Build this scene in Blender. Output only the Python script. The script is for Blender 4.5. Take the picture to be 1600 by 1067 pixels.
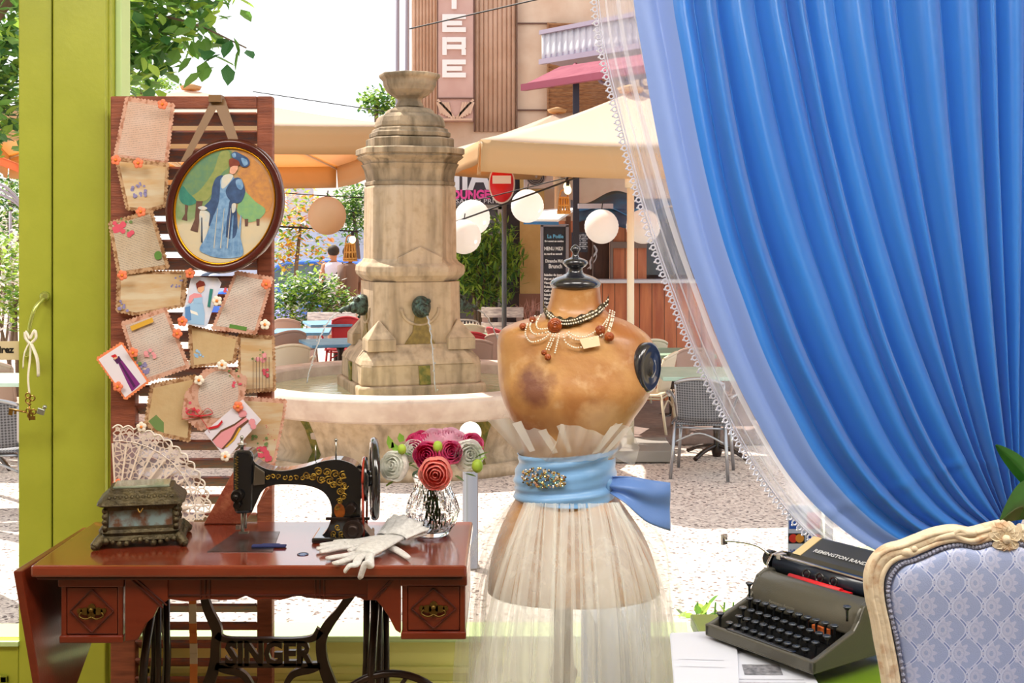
import bpy, math, random
from math import sin, cos, pi, radians, sqrt, atan2
from mathutils import Vector, Matrix
V = Vector
SC = bpy.context.scene
COL = SC.collection
for _o in list(bpy.data.objects):
    bpy.data.objects.remove(_o, do_unlink=True)

# ------------------------------------------------------------------ camera, sky, sun, exposure
FPX, EYE, HOR = 1950.0, 1.5, 360.0
cam = bpy.data.cameras.new('camera')
cam.sensor_width = 36.0
cam.lens = FPX / 1600 * 36
cam.shift_y = -(1067 / 2 - HOR) / 1600
cam.clip_start, cam.clip_end = 0.05, 400
camo = bpy.data.objects.new('camera', cam)
COL.objects.link(camo)
camo.location = (0, 0, EYE)
camo.rotation_euler = (radians(90), 0, 0)
SC.camera = camo

world = bpy.data.worlds.new('sky')
SC.world = world
world.use_nodes = True
wn = world.node_tree
wn.nodes.clear()
wo = wn.nodes.new('ShaderNodeOutputWorld')
wb = wn.nodes.new('ShaderNodeBackground')
wb.inputs['Color'].default_value = (0.93, 0.96, 1.0, 1)
wb.inputs['Strength'].default_value = 1.45
wn.links.new(wb.outputs[0], wo.inputs[0])

SUN_TO = V((-0.74, 0.67, 1.35)).normalized()
sl = bpy.data.lights.new('sun', 'SUN')
sl.energy = 8.5
sl.angle = radians(0.6)
sl.color = (1.0, 0.93, 0.82)
slo = bpy.data.objects.new('sun', sl)
COL.objects.link(slo)
slo.location = (-6, 6, 12)
slo.rotation_euler = (-SUN_TO).to_track_quat('-Z', 'Y').to_euler()

# fill lights added out of view overhead, to brighten the shop room
for _i, (_x, _y) in enumerate([(-1.5, 1.45), (0.25, 1.45), (2.0, 1.45)]):
    al = bpy.data.lights.new('fill_light', 'AREA')
    al.shape = 'RECTANGLE'
    al.size, al.size_y = 1.2, .8
    al.energy = 40
    al.color = (1.0, 0.94, 0.87)
    alo = bpy.data.objects.new('fill_light', al)
    COL.objects.link(alo)
    alo.location = (_x, _y, 2.86)
    alo.rotation_euler = (radians(12), 0, 0)

SC.view_settings.view_transform = 'Standard'
SC.view_settings.look = 'None'
SC.view_settings.gamma = 1
SC.view_settings.use_curve_mapping = False
SC.view_settings.exposure = 0.12
SC.cycles.transparent_max_bounces = 40
SC.cycles.max_bounces = 8
SC.cycles.sample_clamp_indirect = 6
SC.cycles.caustics_reflective = False
SC.cycles.caustics_refractive = False

# ------------------------------------------------------------------ helpers
def P(px, py, d):
    """the point at depth d that the photograph shows at (px, py)"""
    return V(((px - 800) / FPX * d, d, EYE + (HOR - py) / FPX * d))

def lin(c):
    if isinstance(c, str):
        c = tuple(int(c[i:i + 2], 16) for i in (0, 2, 4))
    if max(c) > 1.0:
        c = tuple(x / 255 for x in c)
    return tuple((x / 12.92 if x <= .04045 else ((x + .055) / 1.055) ** 2.4) for x in c[:3]) + (1.0,)

class X:
    """a value in a node tree, with arithmetic"""
    def __init__(s, nt, k): s.nt, s.k = nt, k
    def m(s, op, *a):
        n = s.nt.nodes.new('ShaderNodeMath'); n.operation = op
        for i, v in enumerate((s,) + a):
            if isinstance(v, X): s.nt.links.new(v.k, n.inputs[i])
            else: n.inputs[i].default_value = v
        return X(s.nt, n.outputs[0])
    def __add__(s, o): return s.m('ADD', o)
    def __sub__(s, o): return s.m('SUBTRACT', o)
    def __mul__(s, o): return s.m('MULTIPLY', o)
    def __truediv__(s, o): return s.m('DIVIDE', o)
    def lt(s, o): return s.m('LESS_THAN', o)
    def gt(s, o): return s.m('GREATER_THAN', o)
    def abs(s): return s.m('ABSOLUTE')
    def sin(s): return s.m('SINE')
    def cos(s): return s.m('COSINE')
    def fr(s): return s.m('FRACT')
    def floor(s): return s.m('FLOOR')
    def mx(s, o): return s.m('MAXIMUM', o)
    def mn(s, o): return s.m('MINIMUM', o)
    def pw(s, o): return s.m('POWER', o)

MATS = {}
def coords(nt, stretch=None, rot=None):
    tc = nt.nodes.new('ShaderNodeTexCoord')
    k = tc.outputs['Object']
    if stretch or rot:
        mp = nt.nodes.new('ShaderNodeMapping')
        if stretch: mp.inputs['Scale'].default_value = stretch
        if rot: mp.inputs['Rotation'].default_value = rot
        nt.links.new(k, mp.inputs[0]); k = mp.outputs[0]
    return k
def xyz(nt):
    sp = nt.nodes.new('ShaderNodeSeparateXYZ'); nt.links.new(coords(nt), sp.inputs[0])
    return tuple(X(nt, sp.outputs[i]) for i in range(3))
def noise(nt, scale, detail=4, stretch=None, rough=.55, dist=0.0):
    n = nt.nodes.new('ShaderNodeTexNoise')
    n.inputs['Scale'].default_value = scale; n.inputs['Detail'].default_value = detail
    n.inputs['Roughness'].default_value = rough; n.inputs['Distortion'].default_value = dist
    nt.links.new(coords(nt, stretch), n.inputs['Vector'])
    return X(nt, n.outputs['Fac'])
def ramp(nt, x, lo, hi):
    n = nt.nodes.new('ShaderNodeMapRange'); n.inputs[1].default_value = lo; n.inputs[2].default_value = hi
    nt.links.new(x.k, n.inputs[0]); return X(nt, n.outputs[0])
def mixc(nt, fac, a, b):
    n = nt.nodes.new('ShaderNodeMix'); n.data_type = 'RGBA'
    if isinstance(fac, X): nt.links.new(fac.k, n.inputs[0])
    else: n.inputs[0].default_value = fac
    for v, i in ((a, 6), (b, 7)):
        if isinstance(v, X): nt.links.new(v.k, n.inputs[i])
        else: n.inputs[i].default_value = v if len(v) == 4 and not isinstance(v, str) else lin(v)
    return X(nt, n.outputs[2])

def mat(name, col, rough=.6, metal=0., var=None, bump=None, pat=None, alpha=1., transl=0., spec=.5, coat=0., trans=0., ior=1.45, emit=None, sheen=0., stretch=None, tcol=None):
    """var = (second colour, scale, lo, hi); bump = (scale, strength); pat = function(nt, base) -> X colour"""
    if name in MATS: return MATS[name]
    m = bpy.data.materials.new(name); m.use_nodes = True; nt = m.node_tree
    b = nt.nodes['Principled BSDF']; out = nt.nodes['Material Output']
    c = lin(col)
    b.inputs['Base Color'].default_value = c
    b.inputs['Roughness'].default_value = rough; b.inputs['Metallic'].default_value = metal
    b.inputs['Specular IOR Level'].default_value = spec
    b.inputs['Coat Weight'].default_value = coat; b.inputs['Coat Roughness'].default_value = .12
    b.inputs['Transmission Weight'].default_value = trans; b.inputs['IOR'].default_value = ior
    b.inputs['Sheen Weight'].default_value = sheen
    m.diffuse_color = c
    cx = c
    if var:
        f = ramp(nt, noise(nt, var[1], 6, stretch), var[2] if len(var) > 2 else .35, var[3] if len(var) > 3 else .65)
        cx = mixc(nt, f, c, lin(var[0]))
    if pat: cx = pat(nt, cx)
    if isinstance(cx, X): nt.links.new(cx.k, b.inputs['Base Color'])
    if bump:
        bn = nt.nodes.new('ShaderNodeBump'); bn.inputs['Strength'].default_value = bump[1]; bn.inputs['Distance'].default_value = .01 if len(bump) < 3 else bump[2]
        nt.links.new(noise(nt, bump[0], 5, stretch).k, bn.inputs['Height']); nt.links.new(bn.outputs[0], b.inputs['Normal'])
    if emit:
        b.inputs['Emission Color'].default_value = lin(emit[0]); b.inputs['Emission Strength'].default_value = emit[1]
    last = b.outputs[0]
    if transl:
        t = nt.nodes.new('ShaderNodeBsdfTranslucent')
        if tcol: t.inputs[0].default_value = lin(tcol)
        elif isinstance(cx, X): nt.links.new(cx.k, t.inputs[0])
        else: t.inputs[0].default_value = c
        mx = nt.nodes.new('ShaderNodeMixShader'); mx.inputs[0].default_value = transl
        nt.links.new(last, mx.inputs[1]); nt.links.new(t.outputs[0], mx.inputs[2]); last = mx.outputs[0]
    if not isinstance(alpha, float) or alpha < 1:
        t = nt.nodes.new('ShaderNodeBsdfTransparent')
        mx = nt.nodes.new('ShaderNodeMixShader')
        if callable(alpha): nt.links.new(alpha(nt).k, mx.inputs[0])
        else: mx.inputs[0].default_value = alpha
        nt.links.new(t.outputs[0], mx.inputs[1]); nt.links.new(last, mx.inputs[2]); last = mx.outputs[0]
    nt.links.new(last, out.inputs[0])
    MATS[name] = m
    return m

def glassy(name, gloss=.06, tint=(1, 1, 1, 1)):
    m = bpy.data.materials.new(name); m.use_nodes = True; nt = m.node_tree; nt.nodes.clear()
    o = nt.nodes.new('ShaderNodeOutputMaterial'); t = nt.nodes.new('ShaderNodeBsdfTransparent'); g = nt.nodes.new('ShaderNodeBsdfGlossy')
    t.inputs[0].default_value = tint
    g.inputs['Roughness'].default_value = .02
    mx = nt.nodes.new('ShaderNodeMixShader'); mx.inputs[0].default_value = gloss
    nt.links.new(t.outputs[0], mx.inputs[1]); nt.links.new(g.outputs[0], mx.inputs[2]); nt.links.new(mx.outputs[0], o.inputs[0])
    MATS[name] = m
    return m

def cat(pts, n=6, closed=False):
    """Catmull-Rom through points (tuples of any size)"""
    pts = [tuple(p) for p in pts]; L = len(pts); out = []
    rng = range(L if closed else L - 1)
    for i in rng:
        p0 = pts[(i - 1) % L] if closed or i > 0 else pts[0]
        p1 = pts[i]; p2 = pts[(i + 1) % L]
        p3 = pts[(i + 2) % L] if closed or i + 2 < L else pts[-1]
        for k in range(n):
            t = k / n
            out.append(tuple(.5 * (2 * b + (c - a) * t + (2 * a - 5 * b + 4 * c - d) * t * t + (3 * b - a - 3 * c + d) * t ** 3) for a, b, c, d in zip(p0, p1, p2, p3)))
    if not closed: out.append(pts[-1])
    return out

def sgp(v, p): return math.copysign(abs(v) ** p, v)

class MB:
    def __init__(s): s.v = []; s.f = []; s.mi = []; s.sm = []
    def add(s, vs, fs, mi=0, sm=False):
        b = len(s.v); s.v += [V(v) for v in vs]
        for f in fs: s.f.append([b + i for i in f]); s.mi.append(mi); s.sm.append(sm)
        return s
    def box(s, c, size, rz=0., mi=0, R=None, taper=1.):
        h = V(size) / 2; M = R if R else Matrix.Rotation(rz, 3, 'Z'); c = V(c)
        vs = []
        for z in (-1, 1):
            k = 1 if z < 0 else taper
            for x, y in ((-1, -1), (1, -1), (1, 1), (-1, 1)): vs.append(c + M @ V((x * h.x * k, y * h.y * k, z * h.z)))
        return s.add(vs, [(3, 2, 1, 0), (4, 5, 6, 7), (0, 1, 5, 4), (1, 2, 6, 5), (2, 3, 7, 6), (3, 0, 4, 7)], mi)
    def bb(s, x0, x1, y0, y1, z0, z1, mi=0):
        return s.box(((x0 + x1) / 2, (y0 + y1) / 2, (z0 + z1) / 2), (x1 - x0, y1 - y0, z1 - z0), mi=mi)
    def bar(s, a, b, w, h, mi=0, up=(0, 0, 1)):
        a, b = V(a), V(b); d = (b - a); L = d.length; d.normalize(); u = V(up)
        if abs(d.dot(u)) > .98: u = V((0, 1, 0))
        x = d.cross(u).normalized(); u = x.cross(d)
        return s.box((a + b) / 2, (w, L, h), R=Matrix((x, d, u)).transposed(), mi=mi)
    def loft(s, secs, n=20, cap=True, mi=0, sm=True, capmi=None):
        rings = []
        for q in secs:
            c, A, B = V(q[0]), V(q[1]), V(q[2]); p = 2 / (q[3] if len(q) > 3 else 2)
            rings.append([c + A * sgp(cos(2 * pi * k / n), p) + B * sgp(sin(2 * pi * k / n), p) for k in range(n)])
        return s.rings(rings, cap, mi, sm, capmi=capmi)
    def rings(s, rings, cap=True, mi=0, sm=True, closed=False, capmi=None):
        n = len(rings[0]); vs = [p for r in rings for p in r]; fs = []; R = len(rings)
        for i in range(R if closed else R - 1):
            j = (i + 1) % R
            for k in range(n): fs.append((i * n + k, i * n + (k + 1) % n, j * n + (k + 1) % n, j * n + k))
        s.add(vs, fs, mi, sm)
        if cap and not closed:
            b = len(s.v) - len(vs); cm = mi if capmi is None else capmi
            s.f.append([b + k for k in range(n)][::-1]); s.mi.append(cm); s.sm.append(False)
            s.f.append([b + (R - 1) * n + k for k in range(n)]); s.mi.append(cm); s.sm.append(False)
        return s
    def tube(s, path, r, n=8, closed=False, mi=0, cap=True, flat=1., sm=True, up=None):
        path = [V(p) for p in path]; L = len(path); rings = []; prev = None
        for i, p in enumerate(path):
            t = (path[(i + 1) % L] if closed or i < L - 1 else p) - (path[i - 1] if closed or i > 0 else p)
            if t.length < 1e-9: t = V((0, 0, 1))
            t.normalize()
            if prev is None:
                u = V(up) if up else (V((0, 0, 1)) if abs(t.z) < .9 else V((1, 0, 0)))
            else: u = prev
            if up: u = V(up)
            a = t.cross(u)
            if a.length < 1e-6: a = t.cross(V((1, 0, .3)))
            a.normalize(); u = a.cross(t).normalized(); prev = u
            rr = r[i] if isinstance(r, (list, tuple)) else r
            rings.append([p + a * cos(2 * pi * k / n) * rr + u * sin(2 * pi * k / n) * rr * flat for k in range(n)])
        return s.rings(rings, cap, mi, sm, closed)
    def cyl(s, a, b, r0, r1=None, n=16, mi=0, cap=True, sm=True):
        return s.tube([a, b], [r0, r0 if r1 is None else r1], n, mi=mi, cap=cap, sm=sm)
    def lathe(s, prof, c=(0, 0, 0), n=32, mi=0, ax=None, cap=True, sm=True, sx=1., sy=1.):
        """prof = [(radius, height)], around z through c; ax = 3x3 matrix"""
        c = V(c); M = ax or Matrix.Identity(3)
        rings = [[c + M @ V((r * cos(2 * pi * k / n) * sx, r * sin(2 * pi * k / n) * sy, h)) for k in range(n)] for r, h in prof]
        return s.rings(rings, cap, mi, sm)
    def ball(s, c, r, n=12, mi=0, sz=1., sx=1., sy=1., M=None):
        pr = [(max(1e-4, sin(pi * i / n)) * r, -cos(pi * i / n) * r * sz) for i in range(n + 1)]
        return s.lathe(pr, c, max(6, n), mi, cap=False, sx=sx, sy=sy, ax=M)
    def torus(s, c, R, r, ax=None, n=32, m=10, mi=0, sx=1.):
        M = ax or Matrix.Identity(3); c = V(c)
        return s.tube([c + M @ V((R * cos(2 * pi * k / n) * sx, R * sin(2 * pi * k / n), 0)) for k in range(n)], r, m, True, mi)
    def grid(s, fn, nu, nv, mi=0, sm=True, closeu=False):
        vs = [fn(i / (nu if closeu else nu - 1), j / (nv - 1)) for j in range(nv) for i in range(nu)]; fs = []
        for j in range(nv - 1):
            for i in range(nu if closeu else nu - 1):
                k = (i + 1) % nu
                fs.append((j * nu + i, j * nu + k, (j + 1) * nu + k, (j + 1) * nu + i))
        return s.add(vs, fs, mi, sm)
    def poly(s, pts, mi=0):
        return s.add(pts, [list(range(len(pts)))], mi)
    def slab(s, pts, d, mi=0, sidemi=None):
        """an outline given thickness: pts in 3D, d = offset vector"""
        pts = [V(p) for p in pts]; n = len(pts); d = V(d)
        b = len(s.v); s.v += pts + [p + d for p in pts]
        s.f.append([b + i for i in range(n)][::-1]); s.f.append([b + n + i for i in range(n)]); s.mi += [mi, mi]; s.sm += [False, False]
        for i in range(n):
            j = (i + 1) % n
            s.f.append([b + i, b + j, b + n + j, b + n + i]); s.mi.append(mi if sidemi is None else sidemi); s.sm.append(False)
        return s
    def merge(s, o, M=None, mi=None):
        b = len(s.v); s.v += [(M @ v) if M else v.copy() for v in o.v]
        s.f += [[b + i for i in f] for f in o.f]; s.mi += (o.mi if mi is None else [mi] * len(o.f)); s.sm += o.sm
        return s
    def build(s, name, mats, parent=None, bevel=0., fix=True, solid=0., sub=0, label=None, stuff=False, loc=None, beva=30, segs=2):
        me = bpy.data.meshes.new(name)
        if not isinstance(mats, (list, tuple)): mats = [mats]
        o = bpy.data.objects.new(name, me)
        if parent is not None: off = WORLD.get(parent.name, Matrix.Identity(4)).inverted()
        else:
            if loc is None:
                if s.v:
                    xs = [v.x for v in s.v]; ys = [v.y for v in s.v]; zs = [v.z for v in s.v]
                    loc = V(((min(xs) + max(xs)) / 2, (min(ys) + max(ys)) / 2, min(zs)))
                else: loc = V((0, 0, 0))
            off = Matrix.Translation(-V(loc)); o.location = loc
        me.from_pydata([off @ v for v in s.v], [], s.f)
        for m in mats: me.materials.append(m)
        me.polygons.foreach_set('material_index', s.mi)
        me.polygons.foreach_set('use_smooth', s.sm)
        me.update()
        if fix:
            import bmesh
            bm = bmesh.new(); bm.from_mesh(me); bmesh.ops.recalc_face_normals(bm, faces=bm.faces); bm.to_mesh(me); bm.free()
        COL.objects.link(o)
        if parent is not None: o.parent = parent; WORLD[o.name] = WORLD.get(parent.name, Matrix.Identity(4)).copy()
        else: WORLD[o.name] = Matrix.Translation(V(loc))
        if solid:
            md = o.modifiers.new('thickness', 'SOLIDIFY'); md.thickness = solid; md.offset = 0
        if sub:
            md = o.modifiers.new('smooth', 'SUBSURF'); md.levels = sub; md.render_levels = sub
        if bevel:
            md = o.modifiers.new('edges', 'BEVEL'); md.width = bevel; md.segments = segs; md.limit_method = 'ANGLE'; md.angle_limit = radians(beva)
        if label: o['label'] = label
        if stuff: o['kind'] = 'stuff'
        return o
WORLD = {}

def thing(name, label, cat_, loc, group=None):
    o = bpy.data.objects.new(name, None); COL.objects.link(o)
    o.location = loc; o.empty_display_size = .1
    WORLD[o.name] = Matrix.Translation(V(loc))
    o['label'] = label; o['category'] = cat_
    if group: o['group'] = group
    return o
def tag(o, label, cat_, group=None):
    o['label'] = label; o['category'] = cat_
    if group: o['group'] = group
    return o
def struct(o): o['kind'] = 'structure'; return o
def dup(root, loc=None, rz=None, label=None, group=None, scale=None):
    r = root.copy(); COL.objects.link(r)
    if loc is not None: r.location = loc
    if rz is not None: r.rotation_euler = (0, 0, rz)
    if scale: r.scale = (scale,) * 3 if isinstance(scale, (int, float)) else scale
    if label: r['label'] = label
    if group: r['group'] = group
    for ch in list(root.children):
        c = ch.copy(); COL.objects.link(c); c.parent = r
        for g in list(ch.children):
            d = g.copy(); COL.objects.link(d); d.parent = c
    return r

def textmesh(mb, s, size, org, ux, uz, mi=0, depth=.0, align='LEFT', n=None, xs=1., bold=0.):
    cu = bpy.data.curves.new('t', 'FONT'); cu.body = s; cu.size = size; cu.align_x = align; cu.extrude = depth; cu.resolution_u = 2
    cu.offset = bold
    o = bpy.data.objects.new('t', cu); COL.objects.link(o)
    dg = bpy.context.evaluated_depsgraph_get(); dg.update()
    me = bpy.data.meshes.new_from_object(o.evaluated_get(dg))
    ux, uz = V(ux).normalized(), V(uz).normalized(); nn = ux.cross(uz)
    vs = [V(org) + ux * v.co.x * xs + uz * v.co.y + nn * v.co.z for v in me.vertices]
    mb.add(vs, [list(p.vertices) for p in me.polygons], mi)
    bpy.data.objects.remove(o); bpy.data.curves.remove(cu); bpy.data.meshes.remove(me)
    return mb

def leafmesh(mb, pts, size, rng, mis=(0,), asp=.5, hang=.3, fold=.2):
    """leaves of six vertices, folded on the midrib"""
    for p in pts:
        a = rng.uniform(0, 2 * pi); t = rng.uniform(-.6, .9) - hang
        d = V((cos(a) * cos(t), sin(a) * cos(t), sin(t))); sd = d.cross(V((rng.uniform(-.4, .4), rng.uniform(-.4, .4), 1))).normalized(); nn = sd.cross(d)
        L = size * rng.uniform(.65, 1.2); w = L * asp * .5; p = V(p)
        vs = [p, p + d * L * .35 + sd * w + nn * fold * w, p + d * L * .7 + sd * w * .75 + nn * fold * w, p + d * L, p + d * L * .7 - sd * w * .75 + nn * fold * w, p + d * L * .35 - sd * w + nn * fold * w, p + d * L * .4, p + d * L * .7]
        mb.add(vs, [(0, 1, 6), (1, 2, 7, 6), (2, 3, 7), (7, 3, 4), (6, 7, 4, 5), (0, 6, 5)], rng.choice(mis), False)
    return mb

def cloud(rng, blobs, n):
    """points inside ellipsoid blobs: (centre, radii), more of them near the skin"""
    vol = [b[1][0] * b[1][1] * b[1][2] for b in blobs]; out = []
    for b, v in zip(blobs, vol):
        for _ in range(int(n * v / sum(vol))):
            d = V((rng.gauss(0, 1), rng.gauss(0, 1), rng.gauss(0, 1))).normalized() * (rng.random() ** .45)
            out.append(V(b[0]) + V((d.x * b[1][0], d.y * b[1][1], d.z * b[1][2])))
    return out
# ------------------------------------------------------------------ the shop front (structure)
green = mat('green_paint', 'A0A834', rough=.42, var=('A8B03A', 6), bump=(60, .05))
green_lo = mat('green_paint_sunlit', 'E2E48C', rough=.45)  # paler green: sunlight on the low wall is put into the colour
palegreen = mat('pale_green_edge', 'C2DC9A', rough=.4)
white_paint = mat('white_paint', 'E8ECEA', rough=.4)
gap = mat('dark_gap', '2A2C14', rough=.9)
glass = glassy('window_glass', .014)
plaster = mat('plaster', 'D9CDB6', rough=.8)
floorm = mat('shop_floor', '9B8566', rough=.5, var=('7F6A4E', 5))

struct(MB().bb(-2.6, 2.6, -2.6, 3.5, -.06, 0).build('floor', floorm))
struct(MB().bb(-2.6, 2.6, -2.6, 3.5, 3.0, 3.1).build('ceiling', plaster))
struct(MB().bb(-2.7, -2.6, -2.6, 3.5, 0, 3.0).build('wall_left', plaster))
struct(MB().bb(2.6, 2.7, -2.6, 3.5, 0, 3.0).build('wall_right', plaster))
struct(MB().bb(-2.7, 2.7, -2.7, -2.6, 0, 3.0).build('wall_back', plaster))
panelw = mat('fill_panel_white', 'F4F2EC', rough=.5)
for _x in (-1.5, .3, 2.0):  # panels added out of view to go with the fill lights
    r = thing('fill_light_panel', 'white flat panel added on the unseen ceiling for the fill lights', 'lamp', (_x, 1.45, 2.99), 'fill light panels added on the ceiling')
    MB().bb(_x - .6, _x + .6, 1.05, 1.85, 2.955, 2.999).build('fill_panel_body', panelw, r, bevel=.005)

# low wall under the window with moulded panels
w = MB()
w.bb(-1.083, .86, 3.4, 3.5, 0, .385); w.bb(.86, 2.6, 3.4, 3.5, 0, .60)
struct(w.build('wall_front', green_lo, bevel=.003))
t = MB()
def mould(t, x0, x1, z0, z1, y=3.4, w=.02):
    for a, b, c, d in ((x0, x1, z0, z0 + w), (x0, x1, z1 - w, z1), (x0, x0 + w, z0, z1), (x1 - w, x1, z0, z1)): t.bb(a, b, y - .012, y, c, d)
mould(t, -1.0, -.07, .06, .315); mould(t, -.04, .80, .06, .315); mould(t, -.96, -.11, .10, .275, w=.008)
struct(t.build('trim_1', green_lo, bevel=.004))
struct(MB().bb(-1.09, .86, 3.375, 3.5, .385, .403).build('window_sill_1', palegreen, bevel=.004))
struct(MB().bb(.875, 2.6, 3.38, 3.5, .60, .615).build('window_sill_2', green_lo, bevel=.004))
struct(MB().bb(-2.6, 2.6, 3.4, 3.5, 2.5, 3.0).build('wall_front_upper', green))
fr = MB()
fr.bb(-1.237, -1.095, 3.36, 3.5, 0, 2.5); fr.bb(-1.10, -1.088, 3.385, 3.5, 0, 2.5)
f1 = struct(fr.build('window_1', green, bevel=.004))
struct(MB().bb(-1.088, -1.07, 3.42, 3.5, .4, 2.5).build('window_reveal', palegreen, f1, bevel=.003))
struct(MB().bb(-1.072, .852, 3.452, 3.458, .395, 2.5).build('window_pane', glass, f1))
f2 = struct(MB().bb(.852, .876, 3.40, 3.5, .4, 2.5).build('window_2', white_paint, bevel=.003))
struct(MB().bb(.876, 2.6, 3.452, 3.458, .6, 2.5).build('window_pane', glass, f2))
struct(MB().bb(-1.245, -1.234, 3.39, 3.5, 0, 2.5).build('trim_2', gap))

# glazed door at the side
d = MB()
d.bb(-1.334, -1.244, 3.372, 3.42, .01, 2.48); d.bb(-2.35, -2.26, 3.372, 3.42, .01, 2.48)
d.bb(-2.26, -1.334, 3.372, 3.42, .01, .385); d.bb(-2.26, -1.334, 3.372, 3.42, 2.16, 2.48)
dr = struct(d.build('door_1', green, bevel=.004))
m = MB(); mould(m, -2.2, -1.36, .05, .30, y=3.372)
struct(m.build('door_panel', green, dr, bevel=.003))
struct(MB().bb(-2.26, -1.332, 3.394, 3.400, .385, 2.16).build('door_pane', glass, dr))
struct(MB().bb(-2.26, -1.330, 3.36, 3.372, .380, .392).build('door_bead', palegreen, dr))
handle_m = mat('handle_brass', 'B9C46A', rough=.25, metal=.7)
h = MB(); pts = cat([P(68, 466, 3.33), P(56, 480, 3.31), P(48, 503, 3.30), P(45, 530, 3.30), P(44, 552, 3.32)], 5)
h.tube(pts, .0052, 10); h.ball(P(70, 463, 3.352), .014, 10); h.cyl(P(70, 463, 3.375), P(70, 463, 3.33), .007)
h.cyl(P(44, 552, 3.372), P(44, 552, 3.31), .007); h.ball(P(44, 552, 3.355), .012, 10)
struct(h.build('door_handle', handle_m, dr))
struct(MB().bb(-2.6, -2.35, 3.36, 3.5, 0, 2.5).build('window_3', green))
# unseen slab added over the shop front to keep the sun off the window
struct(MB().bb(-4, 4, 3.5, 4.16, 2.95, 3.08).build('trim_3', mat('shade_slab_stone', 'C9BBA0', rough=.8)))

# keys on a ribbon hanging from the door handle
brass = mat('old_brass', '8F6E36', rough=.35, metal=.9)
cream_rib = mat('cream_ribbon', 'F0EBD8', rough=.5)
kr = thing('key_pendant', 'two old brass keys on a cream bow hanging from the green door handle', 'keys', P(46, 672, 3.29))
m = MB(); D = 3.285
m.tube(cat([P(48, 535, D), P(47, 560, D), P(44, 590, D), P(46, 615, D)], 5), .0028, 6)
m.tube(cat([P(46, 535, D), P(38, 552, D - .005), P(36, 575, D)], 4), .006, 6, flat=.3); m.tube(cat([P(48, 535, D), P(58, 560, D - .005), P(60, 588, D)], 4), .007, 6, flat=.3)
m.tube(cat([P(47, 537, D), P(40, 528, D), P(40, 518, D), P(47, 530, D)], 4), .004, 6); m.tube(cat([P(47, 537, D), P(56, 528, D), P(54, 516, D), P(47, 530, D)], 4), .004, 6)
m.build('ribbon', cream_rib, kr)
def key(px, py, ang, name):
    m = MB(); c = P(px, py, D - .002); R = Matrix.Rotation(ang, 3, 'Y')
    ring = Matrix.Rotation(radians(90), 3, 'X')
    for a in (0, 2.1, 4.2): m.torus(c + R @ V((cos(a) * .008, 0, sin(a) * .008)), .0065, .0018, R @ ring, 16, 6)
    m.cyl(c + R @ V((0, 0, -.012)), c + R @ V((0, 0, -.058)), .0026)
    m.torus(c + R @ V((0, 0, -.016)), .004, .0016, n=12, m=6)
    m.box(c + R @ V((.008, 0, -.052)), (.014, .003, .010), R=R); m.box(c + R @ V((.006, 0, -.040)), (.009, .003, .005), R=R)
    m.build(name, brass, kr)
key(46, 622, 0, 'key'); key(48, 645, radians(100), 'key')
m = MB(); m.box(P(64, 643, D - .004), (.02, .006, .016), R=Matrix.Rotation(.3, 3, 'Y')); m.ball(P(70, 636, D - .004), .006, 8); m.build('charm', mat('pewter', 'A9AFA6', .3, .9), kr, bevel=.002)

# lettering sticker on the door glass
st = MB(); D = 3.391
st.bb(-1.62, P(34, 0, D).x, D - .001, D, P(0, 562, D).z, P(0, 533, D).z)
textmesh(st, 'Ramirez', .026, P(21, 551, D - .0015), (1, 0, 0), (0, 0, 1), 1, align='RIGHT', bold=.0012)
tag(st.build('glass_sticker', [mat('sticker_cream', 'D9C9A4', .5), mat('ink_black', '16120F', .6)]), 'cream sticker with black lettering on the glass of the green door', 'sticker')

# payment card sticker sheet on the big pane
D = 3.448; ps = MB()
ps.bb(P(1231, 0, D).x, P(1288, 0, D).x, D - .001, D, P(0, 892, D).z, P(0, 789, D).z)
def rc(x0, x1, y0, y1, mi, k=.002):
    ps.bb(P(x0, 0, D).x, P(x1, 0, D).x, D - k, D - .001, P(0, y1, D).z, P(0, y0, D).z, mi)
rc(1233, 1257, 793, 801, 7); rc(1233, 1245, 812, 826, 1); rc(1261, 1285, 800, 826, 6); rc(1232, 1257, 833, 849, 2); rc(1260, 1285, 833, 849, 2)
for cx, mi in ((1239.5, 3), (1249.5, 4)):
    c = P(cx, 841, D - .003 - (mi - 3) * .0005); ps.poly([c + V((cos(a) * .0118, 0, sin(a) * .0118)) for a in [2 * pi * i / 24 for i in range(24)]], mi)
for cx, mi in ((1267.5, 5), (1277.5, 3)):
    c = P(cx, 841, D - .003); ps.poly([c + V((cos(a) * .0118, 0, sin(a) * .0118)) for a in [2 * pi * i / 24 for i in range(24)]], mi)
for cx in (1234, 1261): textmesh(ps, 'VISA', .0165, P(cx, 865, D - .0025), (1, 0, .0), (.15, 0, 1), 5, bold=.0004)
tag(ps.build('card_sticker_sheet', [mat('sheet_white', 'D6E2F4', .5), mat('cb_blue', '2F62C8', .5), mat('mc_black', '1E1B22', .5), mat('mc_red', 'E33A2E', .5), mat('mc_orange', 'F2A23A', .5), mat('visa_blue', '3450A8', .5), mat('cb_pink', 'DFA6BC', .5), mat('cb_grey', '9FB2D8', .5)]),
    'sheet of payment card logos stuck on the window glass above the typewriter', 'sticker')

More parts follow.
